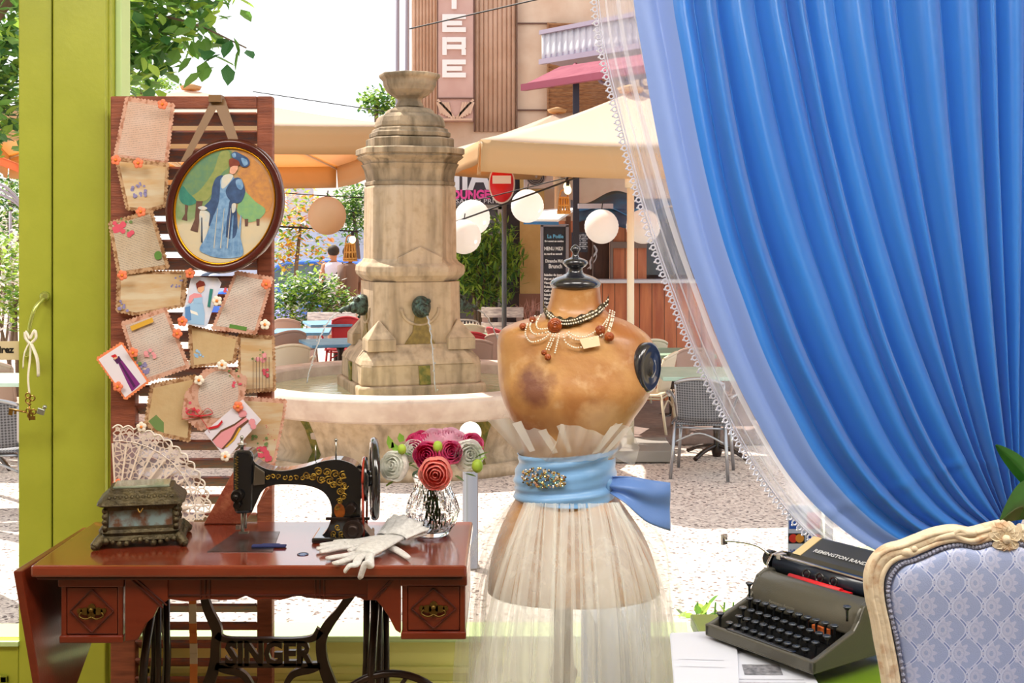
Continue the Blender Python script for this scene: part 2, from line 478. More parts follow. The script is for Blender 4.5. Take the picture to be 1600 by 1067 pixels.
# ------------------------------------------------------------------ louvred shutter and what is pinned to it
wood_r = mat('shutter_wood', '935138', rough=.55, var=('6A3524', 9, .35, .7), bump=(40, .25), stretch=(1, 1, 8))
wood_s = mat('shutter_slat_wood', '8E4A33', rough=.55, var=('5F4A4E', 12, .4, .65), bump=(50, .2), stretch=(2, 8, 8))
sh = thing('louvred_shutter', 'tall red-brown louvred wooden shutter covered with old letters by the window', 'shutter', (-.845, 3.3, 0))
D = 3.3; zt = P(0, 151, D).z
xl0, xl1, xr0, xr1 = P(175, 0, D).x, P(214, 0, D).x, P(403, 0, D).x, P(427, 0, D).x
for a, b in ((xl0, xl1), (xr0, xr1)): MB().bb(a, b, 3.285, 3.32, .0, zt).build('stile', wood_r, sh, bevel=.004)
for a, b in ((P(0, 170, D).z, zt), (.0, .12)): MB().bb(xl1, xr0, 3.287, 3.318, a, b).build('rail', wood_r, sh, bevel=.003)
z = P(0, 186, D).z; k = 0
Rs = Matrix.Rotation(radians(-38), 3, 'X')
while z > .15:
    MB().box(((xl1 + xr0) / 2, 3.303, z), (xr0 - xl1, .048, .007), R=Rs).build('slat', wood_s, sh, bevel=.002)
    z -= 28.3 / FPX * D

paper_mats = {}
def linespat(c2='8E7A6C', sc=230., rot=0.):
    def f(nt, base):
        co = coords(nt, rot=(0, rot, 0)); sp = nt.nodes.new('ShaderNodeSeparateXYZ'); nt.links.new(co, sp.inputs[0])
        x, z = X(nt, sp.outputs[0]), X(nt, sp.outputs[2])
        row = (z * sc)
        n = nt.nodes.new('ShaderNodeTexNoise'); n.inputs['Scale'].default_value = 1; n.inputs['Detail'].default_value = 2
        mp = nt.nodes.new('ShaderNodeMapping'); mp.inputs['Scale'].default_value = (420, 1, 420); nt.links.new(co, mp.inputs[0]); nt.links.new(mp.outputs[0], n.inputs[0])
        ink = (row.fr() - .5).abs().lt(.17) * X(nt, n.outputs[0]).gt(.50)
        n2 = noise(nt, 14, 3)
        return mixc(nt, ink * .5, base, lin(c2))
    return f
letter_pink = mat('letter_pink', 'F2DACB', .7, var=('E8C4AA', 12, .35, .7), pat=linespat(rot=.12, sc=175), transl=.35)
letter_grey = mat('letter_grey', 'E8DCC8', .7, var=('DCC6A6', 10), pat=linespat('7C6F66', 170, -.35), transl=.35)
letter_old = mat('letter_old', 'E2C79C', .7, var=('C6A06C', 9), pat=linespat('8B7350', 190, .3), transl=.35)
letter_white = mat('letter_white', 'F2E8DE', .7, var=('EAD2C4', 12), pat=linespat('6E6468', 175, .38), transl=.35)
paper_cream = mat('paper_cream', 'F0DFB4', .7, var=('E2C088', 8, .3, .7), bump=(20, .4), transl=.4)
paper_curl = mat('paper_curled', 'F4E8CC', .7, var=('E8C690', 5, .4, .6), transl=.4, stretch=(1, 1, 6))
lace_pink = mat('lace_border_pink', 'E8BDA6', .7, var=('C98E72', 60, .5, .6), transl=.3)
lace_brown = mat('lace_border_brown', 'D8B48C', .7, var=('A87B52', 80, .48, .55), transl=.3)
card_white = mat('card_white', 'E6E0EA', .55)
card_blue = mat('card_blueish', 'C3D2EC', .55, var=('E2E0EA', 20))
cols = {k: mat('print_' + k, v, .6) for k, v in dict(orange='EE8A5A', rose='D9546A', pinkp='E79AA2', leaf='6E8A50', red='C8202C', violet='7E2A7C', violet_d='4B1A52', skin='E6B08A', hair='7A2A1C', sky='9CC4E8', blue='5E8FC8', navy='2C3458', teal='2E8078', lilac='8C86B4', ink='3E3438', brown='6A4632', green='5C8A3C', gold='D8A83A', white='F2EEE6').items()}
CN = list(cols); CM = [cols[k] for k in CN]
ci = lambda k: CN.index(k)

def scallop(pts, step=.009, amp=.0035):
    """scalloped outline round a polygon in the plane y = const"""
    out = []; n = len(pts); cx = sum((p for p in pts), V((0, 0, 0))) / n
    for i in range(n):
        a, b = pts[i], pts[(i + 1) % n]; L = (b - a).length; k = max(2, int(L / step)); nn = V(((b - a).z, 0, -(b - a).x)).normalized()
        if nn.dot((a + b) / 2 - cx) < 0: nn = -nn
        for j in range(k):
            for t in (0., .25, .5, .75):
                out.append(a + (b - a) * ((j + t) / k) + nn * amp * sin(pi * t))
    return out
def ell(c, a, b, rot=0., n=20, y=None):
    c = V(c)
    return [c + V((a * cos(t) * cos(rot) - b * sin(t) * sin(rot), 0, a * cos(t) * sin(rot) + b * sin(t) * cos(rot))) for t in [2 * pi * i / n for i in range(n)]]
CARDN = [0]
def letter(name, px, m, lab, edge=None, d=3.262, deco=(), catg='letter', inset=.88, group='old letters and cards pinned to the shutter', rim=None, flower=None):
    CARDN[0] += 1; d = d - .0022 * CARDN[0] * .0 
    pts = [P(x, y, d) for x, y in px]; c = sum(pts, V((0, 0, 0))) / len(pts)
    r = thing(name, lab, catg, (c.x, d, min(p.z for p in pts)), group)
    th = V((0, .0012, 0))
    if edge:
        MB().slab(scallop(pts), th).build('lace_edge' if rim is None else rim, edge, r)
        inn = [c + (p - c) * inset + V((0, -.0006, 0)) for p in pts]
        MB().slab(inn, V((0, .0005, 0))).build('sheet', m, r)
    else: MB().slab(pts, th).build('sheet', m, r)
    if deco:
        q = MB()
        for k, (col, poly) in enumerate(deco):
            q.poly([P(x, y, d - .0009 - .0002 * k) for x, y in poly], ci(col))
        q.build('print', CM, r)
    return r
rg = random.Random(5)
def blobs(cx, cy, col, n=7, s=5, rr=3):
    return [(col, [(cx + ox + cos(t) * q, cy + oy + sin(t) * q) for t in [2 * pi * i / 7 for i in range(7)]]) for ox, oy, q in [(rg.uniform(-s, s), rg.uniform(-s, s), rg.uniform(.5, 1) * rr) for _ in range(n)]]
letter('letter', [(197, 152), (272, 163), (261, 258), (178, 246)], letter_pink, 'pink handwritten letter with lace edge, topmost on the shutter', lace_pink, 3.268)
letter('letter', [(180, 246), (263, 256), (259, 322), (232, 330), (198, 327)], paper_curl, 'curled cream letter with lilac flowers below the topmost pink letter', lace_brown, 3.262, deco=blobs(217, 297, 'lilac', 16, 11, 3.2))
letter('letter', [(170, 348), (237, 328), (264, 418), (185, 430)], letter_grey, 'tilted grey-green handwritten letter with two pink roses in its corner', lace_brown, 3.257, deco=blobs(186, 355, 'rose', 9, 7, 6) + blobs(204, 366, 'rose', 4, 3, 4) + blobs(196, 350, 'leaf', 4, 10, 3) + [('green', [(247 + 6 * cos(t), 399 + 7 * sin(t)) for t in [i * .5 for i in range(13)]])])
letter('letter', [(184, 424), (292, 424), (288, 478), (210, 492), (182, 486)], paper_curl, 'curled yellowed sheet under the rose letter, beside the round-cornered blue card', lace_brown, 3.264, deco=blobs(276, 439, 'lilac', 10, 9, 2) + blobs(190, 477, 'lilac', 8, 9, 3))
letter('greeting_card', [(299, 432), (340, 434), (346, 442), (324, 508), (318, 512), (285, 505), (284, 497)], card_blue, 'blue-white card with a seated lady in a light blue dress', None, 3.250, catg='card', deco=[
    ('sky', [(291, 477), (303, 472), (317, 474), (320, 490), (319, 508), (298, 506), (287, 500)]), ('blue', [(289, 480), (297, 478), (299, 500), (290, 502)]), ('white', [(297, 484), (308, 488), (310, 493), (298, 489)]),
    ('sky', [(302, 463), (316, 463), (316, 474), (303, 474)]), ('pinkp', [(296, 462), (303, 458), (314, 459), (316, 464), (303, 466), (298, 474), (294, 472)]), ('skin', [(308, 447), (319, 446), (319, 453), (314, 458), (309, 455)]), ('hair', [(306, 443), (312, 438), (319, 440), (321, 446), (310, 449), (308, 452)]), ('teal', [(328, 451), (333, 452), (328, 480), (324, 479)])])
letter('letter', [(369, 424), (426, 434), (400, 522), (331, 514)], letter_white, 'pink-edged handwritten letter with a green strip, right below the oval picture', lace_pink, 3.255, deco=[('green', [(359, 506), (386, 511), (385, 517), (358, 512)])] + blobs(352, 453, 'rose', 3, 2, 3))
letter('letter', [(190, 504), (259, 481), (296, 574), (220, 600)], letter_white, 'tilted white letter in an orange-pink lace border with violet flowers', lace_pink, 3.248, deco=blobs(214, 575, 'violet', 4, 4, 2) + blobs(222, 577, 'lilac', 16, 10, 4) + blobs(234, 550, 'pinkp', 10, 8, 4) + blobs(212, 562, 'leaf', 5, 7, 4) + [('gold', [(203, 510), (238, 496), (240, 503), (206, 517)])])
letter('greeting_card', [(151, 560), (190, 535), (232, 597), (196, 624)], card_white, 'white card with a lady in a long purple dress, stuck out over the green post', cols['orange'], 3.240, catg='card', inset=.93, rim='edge', deco=[
    ('violet', [(184, 566), (190, 562), (219, 600), (206, 612), (199, 598)]), ('violet_d', [(186, 567), (188, 565), (212, 603), (209, 606)]), ('violet_d', [(177, 561), (186, 556), (190, 563), (183, 569)]), ('skin', [(176, 557), (182, 554), (184, 559), (179, 562)]), ('red', [(173, 556), (180, 553), (183, 557), (177, 559)])])
letter('envelope', [(295, 508), (374, 528), (367, 566), (299, 574)], paper_cream, 'plain cream envelope with a small blue flower sprig, between letters', lace_brown, 3.266, catg='envelope', deco=blobs(311, 553, 'sky', 10, 7, 2.5))
letter('letter', [(373, 522), (428, 526), (430, 610), (373, 614)], paper_curl, 'pale sheet with pink roses on a trellis beside the right edge of the shutter', lace_brown, 3.270, deco=blobs(407, 562, 'pinkp', 10, 9, 4) + blobs(414, 583, 'rose', 5, 6, 4) + blobs(404, 556, 'leaf', 7, 10, 2) + [('brown', [(x, 558), (x + .8, 558), (x + .8, 612), (x, 612)]) for x in (395, 400, 405, 410, 415, 420)])
letter('letter', [(236, 601), (306, 586), (300, 640), (296, 690), (250, 680), (226, 662)], paper_cream, 'yellowed letter sheet with a faint green leaf above the lace fan', lace_brown, 3.259, deco=[('leaf', [(232, 658), (244, 648), (256, 660), (256, 676), (244, 672)])])
r = letter('letter', [(320, 578), (352, 573), (385, 590), (380, 628), (352, 660), (312, 672), (285, 650), (290, 615)], lace_pink, 'rose-patterned card with a round handwritten panel and red ribbon bow', lace_pink, 3.244, deco=blobs(300, 640, 'rose', 8, 12, 3) + blobs(370, 600, 'rose', 6, 8, 3) + blobs(365, 585, 'leaf', 5, 8, 2))
MB().slab(ell(P(341, 616, 3.2425), .052, .062, -.25, 28), V((0, .0008, 0))).build('panel', letter_white, r)
q = MB()
for a, b in (((284, 655), (330, 648)), ((303, 636), (322, 665)), ((322, 665), (328, 676))): q.tube([P(*a, 3.238), P(*b, 3.237)], .0022, 6, flat=.3)
for s in (1, -1): q.tube(cat([P(312, 649, 3.238), P(312 + 12 * s, 638, 3.235), P(312 + 20 * s, 646, 3.236), P(312, 650, 3.238)], 5), .002, 6, flat=.4)
q.build('bow', cols['red'], r)
letter('greeting_card', [(379, 624), (408, 656), (354, 717), (319, 675)], card_white, 'white card with a pink and red bustle dress drawing, behind the sewing machine head', None, 3.236, catg='card', deco=[
    ('pinkp', [(331, 687), (345, 674), (366, 664), (382, 650), (388, 656), (374, 672), (362, 690), (346, 701), (338, 697)]), ('brown', [(346, 701), (360, 686), (370, 668), (388, 655), (389, 658), (373, 672), (363, 690), (349, 702)]), ('gold', [(352, 698), (364, 686), (374, 668), (377, 669), (366, 688), (354, 699)]), ('brown', [(331, 687), (345, 672), (366, 662), (384, 649), (385, 651), (366, 665), (346, 675), (332, 689)])] + blobs(378, 645, 'pinkp', 6, 4, 6) + blobs(396, 663, 'pinkp', 6, 4, 6) + [('red', [(325, 668), (340, 664), (347, 656), (348, 660), (341, 668), (326, 671)])])
letter('letter', [(374, 620), (447, 625), (444, 650), (428, 728), (381, 719)], paper_curl, 'pale pink-flecked sheet with a red rose, sticking out past the shutter edge', lace_pink, 3.274, deco=blobs(410, 705, 'rose', 9, 7, 6) + blobs(420, 716, 'rose', 6, 5, 4) + blobs(405, 692, 'leaf', 10, 12, 3) + blobs(425, 680, 'rose', 9, 16, 1))

# little fabric flowers holding the letters
fl_o = mat('flower_orange', 'F0835C', .6); fl_w = mat('flower_white', 'F7EDDC', .6); fl_c = mat('flower_core', 'E8892E', .5)
FL = [(254, 163, 0, 'at the top edge of the topmost pink letter'), (181, 250, 0, 'at the lower corner of the topmost pink letter'), (216, 255, 0, 'between the topmost letter and the curled one'), (220, 331, 0, 'above the tilted grey-green letter'), (191, 430, 0, 'below the letter with two pink roses'), (297, 427, 0, 'just under the oval picture frame'), (416, 444, 0, 'on the letter with the green strip'),
      (339, 470, 1, 'between the blue lady card and the letter next to it'), (414, 507, 1, 'at the lower corner of the letter with the green strip'), (277, 521, 0, 'on the right side of the tilted white letter'), (208, 551, 0, 'at the corner of the purple dress card and the violet flowers'), (184, 604, 0, 'at the bottom edge of the purple dress card'),
      (347, 570, 1, 'at the top of the card with the round panel'), (311, 594, 1, 'left of the round handwritten panel'), (372, 635, 0, 'at the top corner of the bustle dress card'), (221, 667, 1, 'above the lace fan'), (352, 713, 1, 'at the bottom corner of the bustle dress card'), (177, 798, 1, 'beside the casket at the lower end of the fan'), (285, 502, 0, 'at the foot of the blue lady card'), (184, 756, 0, 'on the fan behind the casket lid')]
for i, (fx, fy, w_, where) in enumerate(FL):
    D = 3.228; c = P(fx, fy, D); r = thing('fabric_flower', ('white' if w_ else 'orange') + ' fabric flower ' + where, 'flower', c, 'small fabric flowers pinned on the letters')
    m = MB(); a0 = rg.random() * 2
    for k in range(5):
        a = a0 + k * 2 * pi / 5; e = c + V((cos(a) * .0075, 0, sin(a) * .0075))
        m.ball(e, .0065, 8, sy=.35, sx=1, sz=1, M=None)
    m.build('petals', fl_w if w_ else fl_o, r)
    MB().ball(c + V((0, -.003, 0)), .0038, 8).build('core', fl_c, r)

# oval picture on a ribbon
D = 3.22
pic = thing('oval_picture', 'oval painting of a lady in a blue dress in a dark polished wooden frame', 'picture', P(351, 428, D))
R20 = radians(-20); C0 = P(351, 322, D); K = D / FPX
def oring(a, b, y, n=64): return [V((p.x, y, p.z)) for p in ell(C0, b * K, a * K, R20, n)]
m = MB(); m.rings([oring(106, 90, D + .022), oring(107.5, 91.5, D + .008), oring(106, 90, D - .004), oring(102.5, 86.5, D - .012), oring(99, 83, D - .008), oring(96, 80, D - .010), oring(93, 77.5, D - .002), oring(93, 77.5, D + .02)], cap=False)
frame_m = mat('frame_mahogany', '58201A', .22, var=('3A120E', 6), coat=.6)
m.build('frame', frame_m, pic)
m = MB(); m.rings([oring(94, 78, D - .001), oring(92.5, 76.7, D - .006), oring(90, 74.5, D + .004), oring(90, 74.5, D + .01)], cap=False)
m.build('gilt_ring', mat('gilt', 'D9961E', .25, .9), pic)
def paintpat(nt, base):
    x, y, z = xyz(nt); n = noise(nt, 9, 3); n2 = noise(nt, 30, 4)
    g = ramp(nt, z + n * .08, .17, .19)
    c1 = mixc(nt, ramp(nt, x + n * .10, .0, .11), '77925E', 'C08A58')      # crowns left, autumn right
    c2 = mixc(nt, ramp(nt, x + n2 * .03, -.02, .03), c1, 'B2A24A') if False else c1
    c3 = mixc(nt, g, 'CFC0A0', c2)
    return mixc(nt, ramp(nt, n2, .4, .7) * .35, c3, 'B9B7A8')
m = MB(); m.poly(oring(91, 75.5, D + .002))
canvas = mat('painted_canvas', 'B8B394', .6, pat=paintpat)
m.build('canvas', canvas, pic)
pc = {k: mat('oil_' + k, v, .55, var=(v2, 60, .35, .7)) for k, v, v2 in (('green', '6E8C5C', '55806A'), ('olive', '93995A', '7C8C4C'), ('teal', '2F7668', '3C8A74'), ('blue', '5A86B4', '8CB0D2'), ('dblue', '2E4468', '3E5A86'), ('trunk', '5B4038', '6E4E42'), ('amber', 'C98E4A', 'A8744E'), ('lgreen', '86B070', '6FA27A'), ('cream', 'D3CCBA', 'B9C4C8'), ('skin', 'E2AF96', 'D59C82'), ('hair', '6E2E20', '83402C'), ('dark', '232A3C', '38485E'), ('wash', 'C9C4B8', 'A9B4B4'))}
PN = list(pc)
pm = MB(); kk = [0]
def pq(col, pts, smooth=True):
    kk[0] += 1
    L = [P(255 + x * .2063, 210 + y * .2062, D + .0016 - .00012 * kk[0]) for x, y in pts]
    if smooth: L = [V(p) for p in cat(L, 4, True)]
    pm.poly(L, PN.index(col))
pq('green', [(220, 220), (330, 150), (430, 115), (520, 130), (510, 260), (440, 380), (380, 460), (300, 505), (200, 490), (140, 400), (150, 310)])
pq('olive', [(430, 140), (500, 130), (500, 240), (440, 300), (350, 480), (270, 505), (200, 480), (280, 420), (380, 280)])
pq('teal', [(150, 390), (190, 440), (250, 500), (230, 530), (170, 535), (125, 495), (125, 430)])
pq('amber', [(545, 130), (640, 160), (740, 240), (810, 380), (825, 520), (780, 590), (720, 540), (640, 440), (600, 340), (560, 300), (590, 240)])
pq('lgreen', [(560, 560), (600, 430), (640, 450), (700, 510), (775, 570), (730, 640), (650, 665), (600, 630), (570, 600)])
pq('trunk', [(165, 530), (190, 540), (180, 600), (182, 655), (140, 645), (165, 600)], False)
pq('trunk', [(250, 505), (300, 505), (280, 600), (262, 742), (205, 725), (240, 640)], False)
pq('trunk', [(618, 640), (645, 640), (640, 695), (620, 695)], False); pq('trunk', [(705, 640), (730, 640), (728, 690), (708, 690)], False)
pq('cream', [(278, 580), (345, 590), (350, 640), (330, 760), (300, 830), (280, 720)])
pq('dark', [(288, 630), (296, 630), (300, 830), (286, 815)], False)
pq('dblue', [(400, 330), (450, 310), (470, 360), (430, 480), (400, 600), (380, 680), (345, 690), (355, 600), (310, 550), (360, 490), (372, 400)])
pq('blue', [(440, 330), (520, 310), (560, 400), (545, 520), (555, 650), (590, 800), (605, 905), (540, 935), (420, 935), (330, 910), (275, 870), (320, 780), (370, 650), (420, 520), (430, 420)])
pq('dblue', [(505, 500), (545, 520), (560, 620), (560, 720), (540, 780), (500, 790), (460, 760), (465, 690), (490, 600)])
pq('dblue', [(475, 420), (530, 340), (580, 330), (610, 380), (620, 440), (590, 510), (540, 520), (490, 480)])
pq('blue', [(550, 350), (590, 340), (606, 390), (590, 420), (560, 400)])
pq('cream', [(450, 320), (500, 300), (530, 320), (470, 400), (440, 400)])
for x in (350, 400, 450, 500, 560): pq('blue', [(x, 880), (x + 25 - (x - 400) * .02, 640), (x + 32, 640), (x + 14, 905)])
for x in (380, 430, 480): pq('wash', [(x, 860), (x + 30, 560), (x + 34, 560), (x + 8, 865)], False)
pq('cream', [(262, 555), (300, 542), (335, 560), (300, 575)]); pq('cream', [(520, 530), (550, 525), (545, 580), (522, 592)])
pq('skin', [(510, 250), (545, 232), (565, 240), (560, 270), (535, 300), (505, 290)])
pq('hair', [(500, 190), (540, 180), (580, 200), (575, 235), (530, 238), (505, 248)])
pq('dblue', [(515, 150), (545, 130), (590, 150), (640, 180), (655, 220), (630, 248), (590, 240), (570, 200), (530, 180)]); pq('blue', [(520, 150), (545, 140), (550, 170), (530, 175)]); pq('blue', [(590, 180), (630, 190), (640, 225), (610, 235)])
pm.build('painting', [pc[k] for k in PN], pic)
rib = mat('brown_ribbon', '7B5A34', .45, sheen=.3)
m = MB(); W = .013
for a, b, w0, w1 in (((338, 156), (288, 252), .014, .010), ((342, 156), (366, 222), .016, .012)):
    A, B = P(*a, 3.262), P(*b, 3.235); s = V((1, 0, .15))
    m.slab([A - s * w0, A + s * w0, B + s * w1, B - s * w1], V((0, .0015, 0)))
m.box(P(339, 155, 3.27), (.032, .05, .018)); m.build('ribbon', rib, pic)

# lace fan
fan_c = P(184, 812, 3.235)
fan = thing('lace_fan', 'open cream lace fan with bone ribs, spread on the shutter behind the casket', 'fan', fan_c)
def lace_alpha(nt):
    v = nt.nodes.new('ShaderNodeTexVoronoi'); v.feature = 'DISTANCE_TO_EDGE'; v.inputs['Scale'].default_value = 75
    nt.links.new(coords(nt), v.inputs['Vector']); v2 = nt.nodes.new('ShaderNodeTexVoronoi'); v2.inputs['Scale'].default_value = 30; nt.links.new(coords(nt), v2.inputs['Vector'])
    return X(nt, v.outputs['Distance']).lt(.11).mx(X(nt, v2.outputs['Distance']).lt(.20)) * .95
lace = mat('cream_lace', 'EFE2D6', .8, alpha=lace_alpha, transl=.3)
tulle_white = mat('white_net', 'DDDDF2', .8, alpha=.35, transl=.4)
def fanp(u, r, dy=0.):
    a = radians(93 - 93 * u); 
    return fan_c + V((cos(a) * r, -.004 * abs(((u * 9) % 1) - .5) * 2 + dy, sin(a) * r))
MB().grid(lambda u, v: fanp(u, .05 + (.185 + .008 * abs(sin(u * pi * 14))) * v), 109, 8).build('lace', lace, fan)
MB().grid(lambda u, v: fanp(u, .10 + .12 * v, .002), 60, 4).build('net', tulle_white, fan)
m = MB()
m.tube([fanp(u / 140, .238 + .008 * abs(sin(u / 140 * pi * 14)), -.001) for u in range(141)], .0022, 6); m.tube([fanp(u / 60, .205, -.001) for u in range(61)], .0012, 5)
m.build('scalloped_trim', mat('lace_cord', 'F2E8DC', .8), fan)
for i in range(10):
    u = i / 9
    MB().bar(fanp(u, 0, -.005), fanp(u, .20, -.005), .0045, .0012, up=(0, 1, 0)).build('rib', mat('bone', 'E9D9C8', .5), fan)
# ------------------------------------------------------------------ treadle sewing table
maho = mat('mahogany', '6C2814', .28, var=('5E1E0E', 5, .3, .75), bump=(30, .06), coat=.35, stretch=(1.2, 7, 7))
maho_top = mat('mahogany_top', '7E321C', .2, var=('6A2412', 4, .3, .75), bump=(22, .02), coat=1., spec=.8, stretch=(1.2, 7, 7))
maho_d = mat('mahogany_dark', '4E1A0E', .4, var=('34100A', 6), stretch=(2, 6, 6))
iron = mat('cast_iron_black', '1E1512', .35, metal=.3, coat=.25, var=('38241A', 12))
TZ = .773
tb = thing('sewing_table', 'mahogany treadle sewing table with two small drawers and a cast iron stand', 'sewing table', (-.58, 2.91, 0))
MB().bb(-1.045, -.098, 2.705, 3.12, TZ - .026, TZ).build('tabletop', maho_top, tb, bevel=.006)
m = MB(); m.bb(-1.035, -.108, 2.715, 3.11, TZ - .034, TZ - .026); m.build('top_moulding', maho_d, tb, bevel=.003)
# apron with a scalloped lower edge
D = 2.735
ap = [(195, 897), (625, 897), (625, 925), (612, 926), (598, 930), (585, 938)]
ap += [(570, 938), (556, 932), (540, 936), (525, 938), (500, 936), (478, 934), (465, 930), (450, 935), (437, 938)]
ap += [(420, 936), (400, 938), (384, 931), (370, 937), (345, 938), (325, 936), (310, 938), (290, 940), (262, 936), (240, 937), (225, 937), (195, 940)]
m = MB(); m.slab([P(x, y, D) for x, y in ap], V((0, .018, 0)))
for x in (313, 320, 327, 492, 499, 506): m.bb(P(x, 0, D).x, P(x + 2.5, 0, D).x, D - .004, D, P(0, 934, D).z, P(0, 900, D).z, 1)
m.bb(P(258, 0, D).x, P(572, 0, D).x, D - .003, D, P(0, 931, D).z, P(0, 928, D).z, 1)
m.build('apron', [maho, maho_d], tb, bevel=.0015)
for pts, nm in (([(195, 899), (262, 899), (262, 938), (246, 950), (238, 966), (228, 974), (220, 990), (214, 1000), (195, 1003)], 'a'), ([(574, 899), (626, 899), (626, 990), (618, 985), (608, 965), (598, 950), (588, 938), (574, 938)], 'b')):
    m = MB(); m.slab([P(x, y, D - .006) for x, y in pts], V((0, .02, 0)))
    a, b = ((203, 903), (255, 950)) if nm == 'a' else ((583, 935), (614, 903))
    m.bar(P(*a, D - .007), P(*b, D - .007), .005, .005, 1, up=(0, 1, 0)); m.bar(P(a[0] + 7, a[1] - 1, D - .007), P(b[0] + 6, b[1] - 4, D - .007), .004, .004, 1, up=(0, 1, 0))
    m.build('bracket', [maho, maho_d], tb, bevel=.003)
pull_m = mat('drawer_pull_brass', '6B5426', .4, metal=.85)
for x0, x1, y0, y1 in ((95, 192, 899, 1004), (628, 727, 897, 998)):
    D = 2.735; X0, X1 = P(x0, 0, D).x, P(x1, 0, D).x; Z1, Z0 = P(0, y0, D).z, P(0, y1, D).z
    m = MB(); m.bb(X0, X0 + .012, D, 3.08, Z0, Z1); m.bb(X1 - .012, X1, D, 3.08, Z0, Z1); m.bb(X0, X1, D, 3.08, Z0, Z0 + .014); m.bb(X0, X1, 3.07, 3.08, Z0, Z1)
    m.bb(X0 - .004, X1 + .004, D - .008, D + .02, Z1 - .024, Z1); m.bb(X0 - .002, X1 + .002, D - .006, D + .02, Z0, Z0 + .016)
    m.build('drawer_case', maho, tb, bevel=.003)
    dz0, dz1 = Z0 + .018, Z1 - .027; cx, cz = (X0 + X1) / 2, (dz0 + dz1) / 2
    m = MB(); m.bb(X0 + .013, X1 - .013, D + .002, 3.05, dz0, dz1)
    w_, h_ = (X1 - X0) / 2 - .02, (dz1 - dz0) / 2 - .004
    for a, b in (((-1, 0), (0, 1)), ((0, 1), (1, 0)), ((1, 0), (0, -1)), ((0, -1), (-1, 0))):
        m.bar((cx + a[0] * w_, D, cz + a[1] * h_), (cx + b[0] * w_, D, cz + b[1] * h_), .0035, .004, 1, up=(0, 1, 0))
    dw = m.build('drawer', [maho, maho_d], tb, bevel=.0015)
    m = MB(); y = D - .003
    m.slab(ell((cx, y, cz), .010, .017, 0, 18), V((0, .004, 0)))
    for s in (1, -1):
        m.slab(ell((cx + s * .014, y, cz), .011, .008, 0, 14), V((0, .004, 0))); m.slab(ell((cx + s * .026, y, cz + .001), .006, .006, 0, 12), V((0, .004, 0)))
        m.tube(cat([(cx, y, cz - .012), (cx + s * .012, y - .003, cz - .016), (cx + s * .026, y - .002, cz - .010), (cx + s * .022, y, cz - .002)], 5), .0018, 6)
    m.ball((cx, y - .003, cz + .004), .006, 10); m.build('pull', pull_m, dw)
# hanging leaf on the end
m = MB()
A = [(-1.078, 2.70, TZ - .012), (-1.062, 3.10, TZ - .012), (-1.035, 3.11, .20), (-1.012, 2.86, .44), (-.985, 2.70, .10)]
m.slab([(-1.080, 2.70, TZ - .010), (-1.066, 3.10, TZ - .010), (-1.03, 3.10, .56), (-1.02, 2.72, .36)], V((.018, 0, .0)))
m.build('drop_leaf', maho, tb, bevel=.003)
# cast iron stand
def ironleg(cx, name):
    r = None; m = MB(); y0 = 2.96
    for k, dx in enumerate((-.022, -.008, .006, .020)):
        m.tube([(cx + dx, y0 + .02 * (k % 2), .70), (cx + dx * 1.1, y0 + .02 * (k % 2), .48), (cx + dx * 1.5 - .006, y0, .22), (cx + dx * 2.2, y0 - .02 * k, .03)], [.0085, .0075, .0075, .009], 8)
    m.box((cx, y0 + .01, .70), (.085, .26, .02)); m.box((cx, y0, .02), (.09, .42, .035)); m.box((cx, y0, .40), (.066, .03, .02))
    for s in (-1, 1):
        m.tube(cat([(cx, y0 + s * .02, .62), (cx, y0 + s * .10, .48), (cx, y0 + s * .07, .30), (cx, y0 + s * .18, .06)], 6), .010, 8)
        m.cyl((cx - .01, y0 + s * .19, .012), (cx + .01, y0 + s * .19, .012), .012, n=12)
    m.build('iron_leg', iron, tb)
ironleg(P(243, 0, 2.96).x, 'l'); ironleg(P(588, 0, 2.96).x, 'r')
D = 3.0
br = MB()
def tb2(pts, w, yy=D, th=.014): br.tube(cat([P(x, y, yy) for x, y in pts], 6), [w * K3 for _ in range((len(pts) - 1) * 6 + 1)], 8, flat=1, up=(0, 1, 0))
K3 = D / FPX
def strip(mb, pts, w, yy=D, th=.016):
    """a flat iron strip along a curve in the plane y = yy, w half width in px at each point"""
    c = cat([(x, y, ww) for (x, y), ww in zip(pts, w)], 8); L, Rr = [], []
    for i, (x, y, ww) in enumerate(c):
        a = c[max(0, i - 1)]; b = c[min(len(c) - 1, i + 1)]; dx, dy = b[0] - a[0], b[1] - a[1]; n = sqrt(dx * dx + dy * dy) or 1
        L.append((x - dy / n * ww, y + dx / n * ww)); Rr.append((x + dy / n * ww, y - dx / n * ww))
    vs = []
    for (lx, ly), (rx, ry) in zip(L, Rr):
        p, q = P(lx, ly, yy), P(rx, ry, yy); vs += [p, q, q + V((0, th, 0)), p + V((0, th, 0))]
    n = len(L); fs = [(0, 1, 2, 3), (4 * n - 1, 4 * n - 2, 4 * n - 3, 4 * n - 4)]
    for i in range(n - 1):
        for k in range(4): fs.append((4 * i + k, 4 * i + (k + 1) % 4, 4 * i + 4 + (k + 1) % 4, 4 * i + 4 + k))
    mb.add(vs, fs)
strip(br, [(318, 932), (325, 955), (338, 985), (336, 1010), (334, 1040), (322, 1075), (300, 1100)], [6, 7, 8, 7, 8, 9, 9])
strip(br, [(548, 930), (530, 955), (512, 978), (502, 1000), (503, 1030), (512, 1060), (530, 1100)], [7, 6, 8, 8, 8, 9, 9])
strip(br, [(338, 992), (352, 1000), (390, 1001), (420, 1001), (460, 1001), (488, 998), (500, 985)], [6, 4, 3.5, 3.5, 3.5, 5, 7])
strip(br, [(338, 1040), (380, 1040), (420, 1040), (460, 1040), (500, 1040)], [4.5, 3.5, 3.5, 3.5, 4.5])
